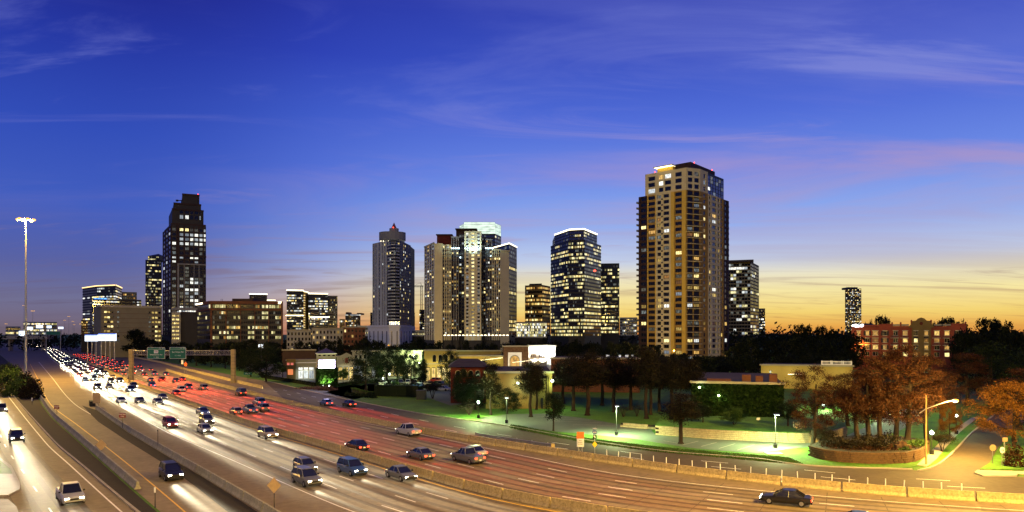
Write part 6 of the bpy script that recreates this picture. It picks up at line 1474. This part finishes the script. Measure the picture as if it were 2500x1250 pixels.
# belts of dark trees between the buildings
bt = [(D_, n_, a_, c_, y0, y1, lab, grp) for D_, n_, a_, c_, y0, y1, lab, grp in (
    (400, 17, 500, 900, 826, 842, 'dark tree, %s from the left in the belt below the brick office', 'dark trees below the offices'),
    (340, 16, 880, 1240, 826, 846, 'dark tree, %s from the left in the belt below the podium tower and cream block', 'dark trees below the towers'),
    (330, 20, 1240, 1600, 828, 850, 'dark tree, %s from the left in the belt below the glass office tower', 'dark trees below the glass towers'),
    (300, 24, 1590, 2080, 815, 856, 'dark tree, %s from the left in the belt between ochre tower and hotel', 'dark trees between tower and hotel'),
    (250, 14, 1560, 2060, 862, 884, 'dark tree, %s from the left in the nearer belt behind the flat roofs', 'dark trees behind the flat roofs'),
    (265, 12, 2340, 2520, 790, 830, 'dark tree, %s from the left beyond the hotel end', 'dark trees beyond the hotel'))]
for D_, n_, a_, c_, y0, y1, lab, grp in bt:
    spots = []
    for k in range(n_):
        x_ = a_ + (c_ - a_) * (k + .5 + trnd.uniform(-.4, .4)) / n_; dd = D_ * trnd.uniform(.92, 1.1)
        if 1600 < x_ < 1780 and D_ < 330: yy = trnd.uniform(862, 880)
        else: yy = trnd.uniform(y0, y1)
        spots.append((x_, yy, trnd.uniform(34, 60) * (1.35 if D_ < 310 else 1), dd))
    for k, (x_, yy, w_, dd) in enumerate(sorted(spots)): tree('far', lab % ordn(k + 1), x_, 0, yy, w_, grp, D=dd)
# umbrella shaped pines on the skyline
for x_, t_, w_, lab in ((2155, 772, 40, 'open umbrella crowned pine behind the hotel roof'), (2125, 784, 30, 'small umbrella pine left behind the hotel roof'), (2312, 776, 50, 'umbrella crowned pine right behind the hotel roof'), (2345, 783, 34, 'smaller umbrella pine right behind the hotel roof'), (2415, 778, 60, 'broad umbrella pine on the right skyline'), (2445, 782, 44, 'broad umbrella pine at the right skyline edge'), (2280, 788, 26, 'small pine crown behind the hotel gable'), (1958, 793, 50, 'tall broad tree on the sunset skyline, highest one'), (2003, 796, 30, 'open crowned tree on the sunset skyline'), (2030, 800, 24, 'smaller tree on the sunset skyline beside the lone tower')):
    tree('flat', lab, x_, 0, t_, w_, 'skyline pines', D=380)
# far wood on the horizon: one mass
rs = np.random.RandomState(5); cs = []
for k in range(1500):
    D_ = rs.uniform(420, 900); px_ = rs.uniform(1760, 2700); cs.append((X(px_, D_), D_, rs.uniform(4, 15) * (1 if rs.rand() < .8 else 1.25)))
for k in range(900):
    D_ = rs.uniform(650, 1000); px_ = rs.uniform(-100, 1800); cs.append((X(px_, D_), D_, rs.uniform(3, 13)))
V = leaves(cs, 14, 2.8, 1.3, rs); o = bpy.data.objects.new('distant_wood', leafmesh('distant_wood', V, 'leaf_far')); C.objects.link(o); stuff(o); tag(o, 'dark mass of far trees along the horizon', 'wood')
# palms
def palm(label, px, by, ty, D=None):
    g = G(px, by); D = g.y; h = Zh(ty, D); t = thing('palm_tree', label, 'tree', g, 0, 'palms by the cream building'); mb = MB(); mb.tube((g.x, D, 0), (g.x, D, h * .72), .28, .2, n=8); mb.build('trunk', 'bark', t); mb = MB(); rr = random.Random(px)
    for k in range(22):
        a = k * 2.4; el = rr.uniform(-.1, 1.2); L = h * .38; p = Vector((g.x, D, h * .72)); d = Vector((math.cos(a) * math.cos(el), math.sin(a) * math.cos(el), math.sin(el)))
        for s in range(5):
            q = p + d * (L / 5); w = .22 * (1 - s / 6); sd = Vector((-d.y, d.x, 0)); sd = sd.normalized() * w if sd.length > .01 else Vector((w, 0, 0)); mb.quad(p - sd, q - sd * .8, q + sd * .8, p + sd); p = q; d = (d + Vector((0, 0, -.22))).normalized()
    mb.build('fronds', 'leaf_m', t)
palm('palm with arching fronds above the cream building', 1915, 925, 862); palm('palm half hidden behind the orange shrub', 1888, 922, 866); palm('small palm near the hotel foot', 2050, 925, 878)
# shrubs, hedges, beds
def shrub(name, label, px, by, w, h, m='leaf_g', seed=1, n=500, group=None, dpt=None, sz=.14, z=0):
    g = G(px, by); rs = np.random.RandomState(seed); dpt = dpt or w; p = rs.normal(0, 1, (n, 3)); p /= np.linalg.norm(p, axis=1, keepdims=True); p[:, 2] = np.abs(p[:, 2]); p *= rs.uniform(.55, 1.0, (n, 1)) * (1 + .18 * np.sin(p[:, :1] * 7 + seed) * np.cos(p[:, 1:2] * 6))
    cs = p * np.array([w / 2, dpt / 2, h]); o = bpy.data.objects.new(name, leafmesh(name, leaves(cs, 1, .08, sz, rs), m)); C.objects.link(o); o.location = (g.x, g.y, z)
    tag(o, label, 'shrub', group); return o
for k, (x_, y_, w, h, m) in enumerate([(12, 960, 9, 5, 'leaf_g'), (45, 966, 8, 5.5, 'leaf_m'), (78, 972, 6, 5.2, 'leaf_b'), (-10, 935, 12, 6, 'leaf_g'), (30, 938, 9, 5.5, 'leaf_m'), (62, 950, 6, 5, 'leaf_b'), (20, 915, 10, 5, 'leaf_g')]):
    shrub('roadside_shrub', ['low dark shrub at the left edge of the verge', 'green shrub in the middle front of the verge clump', 'brown shrub at the barrier end of the verge clump', 'tall dark shrub behind at the left edge', 'green shrub behind the middle of the verge clump', 'brownish shrub at the foot of the tall mast', 'farthest dark shrub of the verge clump'][k], x_, y_, w, h, m, k + 1, 1600, 'shrubs on the verge by the tall mast', sz=.26)
def hedge(label, pts, h, w, m='leaf_g', n=60):
    cur = Curve(pts); rs = np.random.RandomState(len(label)); cs = []
    for k in range(int(cur.len * n)):
        p, _ = cur.at(rs.rand() * cur.len, rs.uniform(-w/2, w/2)); z = h * (1 - (rs.rand() ** 3)); cs.append((p.x, p.y, z))
    p0, _ = cur.at(0); V = leaves(cs, 1, .06, .16, rs) - np.array(p0); o = bpy.data.objects.new('hedge', leafmesh('hedge', V, m)); C.objects.link(o); o.location = p0; tag(o, label, 'hedge')
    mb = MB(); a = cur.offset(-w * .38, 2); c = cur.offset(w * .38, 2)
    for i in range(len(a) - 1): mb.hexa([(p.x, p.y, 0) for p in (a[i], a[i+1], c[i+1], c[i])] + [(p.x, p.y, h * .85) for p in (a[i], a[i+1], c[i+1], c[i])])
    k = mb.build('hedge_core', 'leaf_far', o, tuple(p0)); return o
hedge('tall black hedge along the mall lot by the frontage road', [(918, 966), (960, 967), (1000, 968), (1026, 970)], 3.4, 2.5)
hedge('low hedge between entry drive and mall lot', [(826, 944), (880, 938), (960, 935), (1080, 926)], 1.1, 1.2)
hedge('curved clipped hedge round the tree by the entry drive', [(862, 956), (880, 962), (905, 966), (930, 965)], 1.1, 1.2, 'leaf_m')
hedge('low hedge along the road before the left store', [(640, 922), (690, 930), (740, 938), (772, 944)], 1.0, 1.2)
for k in range(6): shrub('border_shrub', 'clipped ball shrub along the entry drive, %s from the sign tower' % ordn(k + 1), 848 + 13 * k, 966 + 1.2 * k, 1.7, 1.1, 'leaf_g', 20 + k, 300, 'ball shrubs along the entry drive', sz=.13)
shrub('flower_bed', 'reddish flower bed at the foot of the sign tower', 795, 953, 7, 1.5, 'flower', 31, 900, dpt=3); shrub('flower_bed', 'long low purple flower bed before the sign tower', 755, 950, 9, .8, 'flower', 32, 900, dpt=3)
shrub('shrub', 'yellow green round shrub in the mall lot', 966, 943, 3.2, 1.9, 'leaf_m', 33, 600); shrub('shrub', 'bright green shrub behind the parked cars', 1089, 938, 3.0, 2.6, 'leaf_m', 34, 600)
for k, (x_, y_, w, h) in enumerate([(2232, 1112, 3.0, .8), (2205, 1120, 2, .6), (2246, 1106, 2, .8)]): shrub('shrub', ['bright green low shrub behind the corner wall', 'small shrub beside the monument sign', 'small green shrub at the right end of the corner wall'][k], x_, y_, w, h, 'leaf_m', 40 + k, 400, z=1.155)
for k, (x_, y_, w, h) in enumerate([(2040, 1112, 4, 1.6), (2075, 1116, 3.5, 1.2), (2110, 1112, 4.5, 1.8), (2140, 1118, 3, 1.1), (2168, 1110, 4, 2.0)]): shrub('shrub', 'dark brown shrub between the trunks of the corner bed, %s from the left' % ordn(k + 1), x_, y_, w, h, 'leaf_b', 60 + k, 700, 'shrubs of the corner bed', z=1.2)
shrub('shrub', 'orange brown hedge shrub on the far street corner', 2476, 1140, 2.6, 3.2, 'leaf_r', 44, 900, dpt=2)
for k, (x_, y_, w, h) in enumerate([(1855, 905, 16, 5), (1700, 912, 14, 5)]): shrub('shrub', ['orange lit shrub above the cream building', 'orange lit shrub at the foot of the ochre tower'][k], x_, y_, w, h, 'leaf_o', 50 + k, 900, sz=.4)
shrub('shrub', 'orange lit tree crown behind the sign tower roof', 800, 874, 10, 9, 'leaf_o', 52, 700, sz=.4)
for k in range(3): lamp('POINT', 'x', (0, 0, 0), 0, SOD) if False else None
# grass blades at the lot edge
rs = np.random.RandomState(8); cs = []
gp = [G(*q) for q in ((1250, 1047), (1428, 1082), (1616, 1106), (1860, 1128), (1960, 1136))]
for k in range(26000):
    i = rs.randint(0, 4); p = gp[i].lerp(gp[i + 1], rs.rand()); cs.append((p.x + rs.uniform(-.5, .5), p.y + rs.uniform(.6, 5.5), .06))
V = leaves(cs, 1, .02, .09, rs); o = bpy.data.objects.new('grass', leafmesh('grass', V, M.setdefault('blade', None) or 'leaf_m') if False else leafmesh('grass', V, 'leaf_m')); C.objects.link(o); stuff(o); tag(o, 'short rough grass strip along the frontage road kerb', 'grass')

# leaf litter and low cover on the corner bed
bed = [G(*q) for q in ((1985, 1106), (2250, 1108), (2235, 1118), (2150, 1127), (2030, 1120))]; cs = []
for k in range(5000):
    w3_ = rs.dirichlet([1, 1, 1, 1, 1]); p = sum((b_ * float(a_) for a_, b_ in zip(w3_, bed)), Vector()); cs.append((p.x + rs.normal(0, 1.2), p.y + rs.normal(0, .5), 1.27 + .35 * rs.rand() ** 3))
o = bpy.data.objects.new('ground_cover', leafmesh('ground_cover', leaves(cs, 1, .05, .10, rs), 'leaf_r')); C.objects.link(o); stuff(o); tag(o, 'fallen rust leaves and low cover on the corner bed', 'ground cover')
# ------------------------------------------------------------------ vehicles
def car_parts(kind):
    L = {'sedan': 4.7, 'suv': 4.8, 'pickup': 5.5, 'hatchback': 4.1, 'van': 5.2}[kind]; W = {'sedan': .90, 'suv': .95, 'pickup': .98, 'hatchback': .86, 'van': .98}[kind]
    belt = {'sedan': .92, 'suv': 1.08, 'pickup': 1.10, 'hatchback': .95, 'van': 1.15}[kind]; roof = {'sedan': 1.45, 'suv': 1.75, 'pickup': 1.85, 'hatchback': 1.5, 'van': 2.05}[kind]
    h = L / 2; hood = belt - .10
    # stations along x: (x, half width factor, bottom, top)
    st = [(-h, .80, .42, belt - .14), (-h + .12, .92, .30, belt - .04), (-h * .62, 1, .24, belt), (-h * .3, 1, .24, belt), (h * .28, 1, .24, belt), (h * .5, 1, .24, hood + .04), (h - .35, .97, .25, hood - .08), (h - .08, .88, .30, hood - .2), (h, .78, .40, hood - .3)]
    mb = MB(); rings = []
    for x_, w, zb, zt in st:
        w *= W; rings.append([(x_, -w * .92, zb), (x_, -w, zb + .22), (x_, -w, zt - .12), (x_, -w * .86, zt), (x_, w * .86, zt), (x_, w, zt - .12), (x_, w, zb + .22), (x_, w * .92, zb)])
    i = 0
    for r_ in rings: mb.v += r_
    n = 8
    for k in range(len(rings) - 1):
        for j in range(n): q = (j + 1) % n; mb.f.append((k*n + j, k*n + q, (k+1)*n + q, (k+1)*n + j)); mb.mi.append(0)
    mb.f.append(tuple(range(n))); mb.mi.append(0); mb.f.append(tuple((len(rings)-1)*n + j for j in range(n))[::-1]); mb.mi.append(0)
    cab = {'sedan': (-h * .72, -h * .38, h * .10, h * .48), 'suv': (-h * .96, -h * .84, h * .12, h * .46), 'pickup': (-h * .22, -h * .14, h * .22, h * .5), 'hatchback': (-h * .96, -h * .7, h * .15, h * .55), 'van': (-h * .97, -h * .92, h * .38, h * .68)}[kind]
    gm = MB(); a, b_, c, d = cab; wb, wt = W * .86, W * .68
    v = [(a, -wb, belt - .02), (d, -wb, belt - .05), (d, wb, belt - .05), (a, wb, belt - .02), (b_, -wt, roof - .05), (c, -wt, roof - .05), (c, wt, roof - .05), (b_, wt, roof - .05)]
    gm.hexa(v); rf = MB(); rf.hexa([(b_ - .05, -wt - .02, roof - .06), (c + .08, -wt - .02, roof - .06), (c + .08, wt + .02, roof - .06), (b_ - .05, wt + .02, roof - .06), (b_ + .05, -wt + .05, roof), (c - .05, -wt + .05, roof), (c - .05, wt - .05, roof), (b_ + .05, wt - .05, roof)])
    for xx0, xx1 in ((a, b_), (d, c), ((a + d) / 2, (b_ + c) / 2)):
        for s in (-1, 1): rf.tube((xx0, s * (wb + .005), belt - .05), (xx1, s * (wt + .005), roof - .04), .045, n=4)
    if kind == 'pickup': mb2 = MB()
    wh = MB(); wh.tube((0, -.11, 0), (0, .11, 0), .34, n=14); rm = MB(); rm.tube((0, -.118, 0), (0, .118, 0), .20, n=10)
    hl = MB(); hl.box(-.05, .05, -.17, .17, -.08, .08); tl = MB(); tl.box(-.04, .04, -.16, .16, -.09, .09)
    return dict(L=L, W=W, belt=belt, roof=roof, hood=hood, body=mb, glass=gm, top=rf, wheel=wh.mesh('tyre', 'tyre'), rim=rm.mesh('rim', 'rim'), head=hl.mesh('headlight', 'head'), headoff=hl.mesh('headlight_off', 'rim'), tail=tl.mesh('taillight', 'tail'), tailoff=tl.mesh('taillight_off', 'maroon_sign'), glassme=gm.mesh('car_windows', 'car_glass'))
TRIM = {}
for nm_, bx_, mm_ in (('grille', (-.05, .05, -.5, .5, -.10, .08), 'black'), ('bumper', (-.06, .06, -.5, .5, -.08, .08), 'black'), ('plate', (-.01, .01, -.16, .16, -.08, .08), 'white_sign'), ('mirror', (-.07, .07, -.09, .09, -.07, .09), 'black')):
    mb = MB(); mb.box(*bx_); TRIM[nm_] = mb.mesh('car_' + nm_, mm_)
CP = {k: car_parts(k) for k in ('sedan', 'suv', 'pickup', 'hatchback', 'van')}; _cb = {}
far_cache = {}
def stretched_beam(name, power, col, hgt, cut):
    """beam stretched along the lane further than a real car lamp reaches, cut off sharply below the horizontal"""
    name = '%s_%d' % (name, power); d = bpy.data.lights.get(name)
    if d: return d
    d = bpy.data.lights.new(name, 'SPOT'); d.energy = power; d.color = col; d.spot_size = R(70); d.spot_blend = .4; d.shadow_soft_size = .2
    d.use_nodes = True; nt = d.node_tree; N = nt.nodes; L = nt.links; tc = N.new('ShaderNodeTexCoord'); sp = N.new('ShaderNodeSeparateXYZ'); L.new(tc.outputs['Normal'], sp.inputs[0])
    def m(op, a, b=None):
        n = N.new('ShaderNodeMath'); n.operation = op
        for i, v in enumerate((a, b)):
            if v is None: continue
            if isinstance(v, (int, float)): n.inputs[i].default_value = v
            else: L.new(v, n.inputs[i])
        return n.outputs[0]
    az = m('MAXIMUM', m('ABSOLUTE', sp.outputs[2]), .01); t = m('MAXIMUM', m('DIVIDE', m('MULTIPLY', sp.outputs[1], -1.0), az), .002); lx = m('DIVIDE', sp.outputs[0], az)
    v = m('MULTIPLY', m('MINIMUM', m('POWER', m('DIVIDE', .014, t), 2.45), 1.0), m('GREATER_THAN', t, cut))  # falloff shaped so the light runs on along the lane like a trail
    far = m('DIVIDE', hgt, t); wd = m('ADD', m('MULTIPLY', far, .016), .34); lat = m('MULTIPLY', lx, far); lobes = []
    for s in (-.62, .62):                                       # one lobe for each of the two lamps
        q = m('DIVIDE', m('ADD', lat, s), wd); lobes.append(m('POWER', 2.718, m('MULTIPLY', m('MULTIPLY', q, q), -1.0)))
    L.new(m('MULTIPLY', v, m('ADD', *lobes)), N['Emission'].inputs[1]); return d
def car(kind, colour, label, pos, heading, lit=True, detail=2, group=None, headpow=0, tailpow=0, z=.01):
    cp = CP[kind]; t = thing('car' if kind not in ('pickup', 'van') else {'pickup': 'pickup_truck', 'van': 'van'}[kind], label, {'pickup': 'pickup truck', 'van': 'van'}.get(kind, 'car'), (pos.x, pos.y, z), heading, group); local(t)
    h = cp['L'] / 2; W = cp['W']
    if (kind, colour) not in _cb: _cb[(kind, colour)] = (cp['body'].mesh('car_body', 'car_' + colour), cp['top'].mesh('car_roof', 'car_' + colour))
    bm, rm = _cb[(kind, colour)]
    inst('body', bm, t); inst('roof', rm, t); inst('windows', cp['glassme'], t)
    hd, td = ('head', 'tail') if lit else ('headoff', 'tailoff')
    for s in (-1, 1):
        if detail > 0 or lit == 'front' or lit is True:
            if detail > 0 or lit != 'rear': inst('headlight', cp[hd], t, (h - .06, s * W * .62, cp['hood'] - .28))
            if detail > 0 or lit != 'front': inst('taillight', cp[td], t, (-h + .02, s * W * .66, cp['belt'] - .26))
    if detail > 0:
        for sx in (-.62, .62):
            for s in (-1, 1):
                w = inst('wheel', cp['wheel'], t, (sx * h, s * (W - .1), .34))
                if detail > 1: inst('rim', cp['rim'], w)
    if detail > 1:
        inst('grille', TRIM['grille'], t, (h - .03, 0, cp['hood'] - .34), 0, (1, W * .75, 1)); inst('bumper', TRIM['bumper'], t, (h - .02, 0, .36), 0, (1, W * 1.55, 1)); inst('bumper', TRIM['bumper'], t, (-h + .02, 0, .40), 0, (1, W * 1.55, 1))
        inst('number_plate', TRIM['plate'], t, (-h - .03, 0, .58)); cx_ = {'sedan': .38, 'suv': .36, 'pickup': .40, 'hatchback': .42, 'van': .55}[kind]
        for s in (-1, 1): inst('mirror', TRIM['mirror'], t, (h * cx_, s * (W + .05), cp['belt'] + .06))
    if headpow:
        o = bpy.data.objects.new('headlight_beam', stretched_beam('headlight_beam', headpow, (1, .86, .56), .65, .010)); C.objects.link(o); o.parent = t; o.location = (h + .12, 0, .65); o.rotation_euler = (R(90), 0, R(-90))
    if tailpow:
        o = bpy.data.objects.new('taillight_glow', stretched_beam('taillight_glow', tailpow, (1, .07, .03), .75, .011)); C.objects.link(o); o.parent = t; o.location = (-h - .12, 0, .75); o.rotation_euler = (R(90), 0, R(90))  # red beam added behind the car to colour the road, more than taillights throw
    return t
crn = random.Random(99)
def traffic(cur, off, d0, d1, gap, lane, grp, oncoming, gmul=1.0, tail_car=None):
    """one lane of traffic at rest, numbered from the camera end"""
    ds = []; d = d1 - crn.random() * gap
    while d > d0:
        ds.append(d); p, _ = cur.at(d, off); dist = math.hypot(p.x, p.y); d -= gap * crn.uniform(.75, 1.3) * (2.3 if dist < 150 else (2.3 - 1.5 * (dist - 150) / 200 if dist < 350 else .8 + (dist - 350) / 700))
    if tail_car: ds.insert(0, tail_car)  # extra car, added so its beams light the road in view
    for k, d in enumerate(ds):
        p, t = cur.at(d, off + crn.uniform(-.25, .25)); dist = math.hypot(p.x, p.y); hd = math.atan2(t.y, t.x) + (0 if oncoming else math.pi)
        kind = crn.choice(['sedan', 'sedan', 'suv', 'suv', 'hatchback', 'pickup', 'van']); col = crn.choice(['silver', 'grey', 'black', 'black', 'grey', 'black', 'blue', 'grey', 'black', 'red', 'beige'])
        noun = {'suv': 'tall car', 'pickup': 'pickup truck'}.get(kind, kind)
        car(kind, col, '%s %s, %s from the camera in the %s' % (col, noun, ordn(k + 1), lane), p, hd, True, 2 if dist < 160 else (1 if dist < 300 else 0), grp,
            (0 if dist > 480 else 2100000 * gmul) if oncoming else (0 if dist > 320 else 1600000), 0 if oncoming or dist > 320 else 1900000)
dm = MED.near(G(2200, 1345)); dfar = MED.near(G(66, 839))
for off, lane, g0 in ((-2.7, 'oncoming lane beside the median', 21), (-5.8, 'second oncoming lane from the median', 22), (-9.0, 'third oncoming lane from the median', 23), (-12.2, 'outer oncoming lane', 25)):
    traffic(MED, off, dfar, MED.near(G(1130, 1191)), g0, lane, 'oncoming highway traffic', True)
for off, lane, g0 in ((2.8, 'departing lane beside the median', 27), (6.1, 'second departing lane from the median', 28), (9.5, 'third departing lane from the median', 28), (12.9, 'fourth departing lane from the median', 30), (16.3, 'outer departing lane', 34)):
    traffic(MED, off, MED.near(G(170, 866)), MED.near(G(1060, 1172)) - 12 * crn.random(), g0, lane, 'departing highway traffic', False, tail_car=MED.near(G(2641, 1388)) + (crn.uniform(2, 16) if off not in (6.1, 12.9) else -crn.uniform(14, 24)))
traffic(LE, -4.2, 60, LE.len - 5, 22, 'feeder road lane beside the verge', 'feeder road traffic', True, .3)
traffic(LE, -7.8, 60, LE.len - 2, 24, 'second feeder road lane', 'feeder road traffic', True, .3)
traffic(LE, -11.4, 60, LE.len, 26, 'third feeder road lane', 'feeder road traffic', True, .3)
traffic(RAMP, 0, RAMP.len - 75, RAMP.len - 30, 50, 'exit ramp', 'exit ramp traffic', True)
traffic(FC, -1.6, 10, FC.len * .42, 30, 'frontage road lane beside the barrier', 'frontage road traffic', False)
traffic(FC, 1.9, 10, FC.len * .36, 34, 'outer frontage road lane', 'frontage road traffic', False)
# parked cars in the mall lot
pk = [(935, 940, 'white', 'suv'), (961, 941, 'silver', 'sedan'), (979, 940, 'grey', 'suv'), (996, 939, 'silver', 'suv'), (1012, 938, 'black', 'sedan'), (1030, 940, 'grey', 'sedan'), (1045, 941, 'beige', 'sedan'), (1060, 934, 'red', 'suv'), (1072, 932, 'white', 'suv'), (1080, 954, 'silver', 'sedan'), (1047, 948, 'black', 'hatchback'), (1022, 946, 'blue', 'sedan'), (1066, 943, 'black', 'suv'), (722, 923, 'white', 'sedan'), (2135, 1005, 'silver', 'sedan')]
whe = ['left end of the parked row', 'beside the leftmost parked suv', 'third in the parked row', 'fourth in the parked row', 'middle of the parked row', 'before the thin tree', 'right of the thin tree', 'close to the yellow mall', 'nearest the yellow mall', 'front of the lot by the red building', 'second row behind the hedge', 'second row next to the thin tree', 'second row near the green shrub', 'before the left store', 'on the drive behind the trunks']
for (x_, y_, col, kind), w_ in zip(pk, whe):
    car(kind, col, 'parked %s %s %s' % (col, {'suv': 'tall car'}.get(kind, kind), w_), G(x_, y_), R(crn.choice([95, 85, -80, 20]) if x_ < 1000 else 160), False, 1, 'parked cars')
# ------------------------------------------------------------------ lettering becomes plain mesh
dg = bpy.context.evaluated_depsgraph_get()
for o in [o for o in scene.objects if o.type == 'FONT']:
    me = bpy.data.meshes.new_from_object(o.evaluated_get(dg)); n_ = o.name.split('.')[0]; pr = o.parent; mx = (o.location.copy(), o.rotation_euler.copy(), o.scale.copy())
    bpy.data.objects.remove(o); q = bpy.data.objects.new(n_, me); C.objects.link(q); q.parent = pr; q.location, q.rotation_euler, q.scale = mx
for o in scene.objects:
    if '_o' in o: del o['_o']
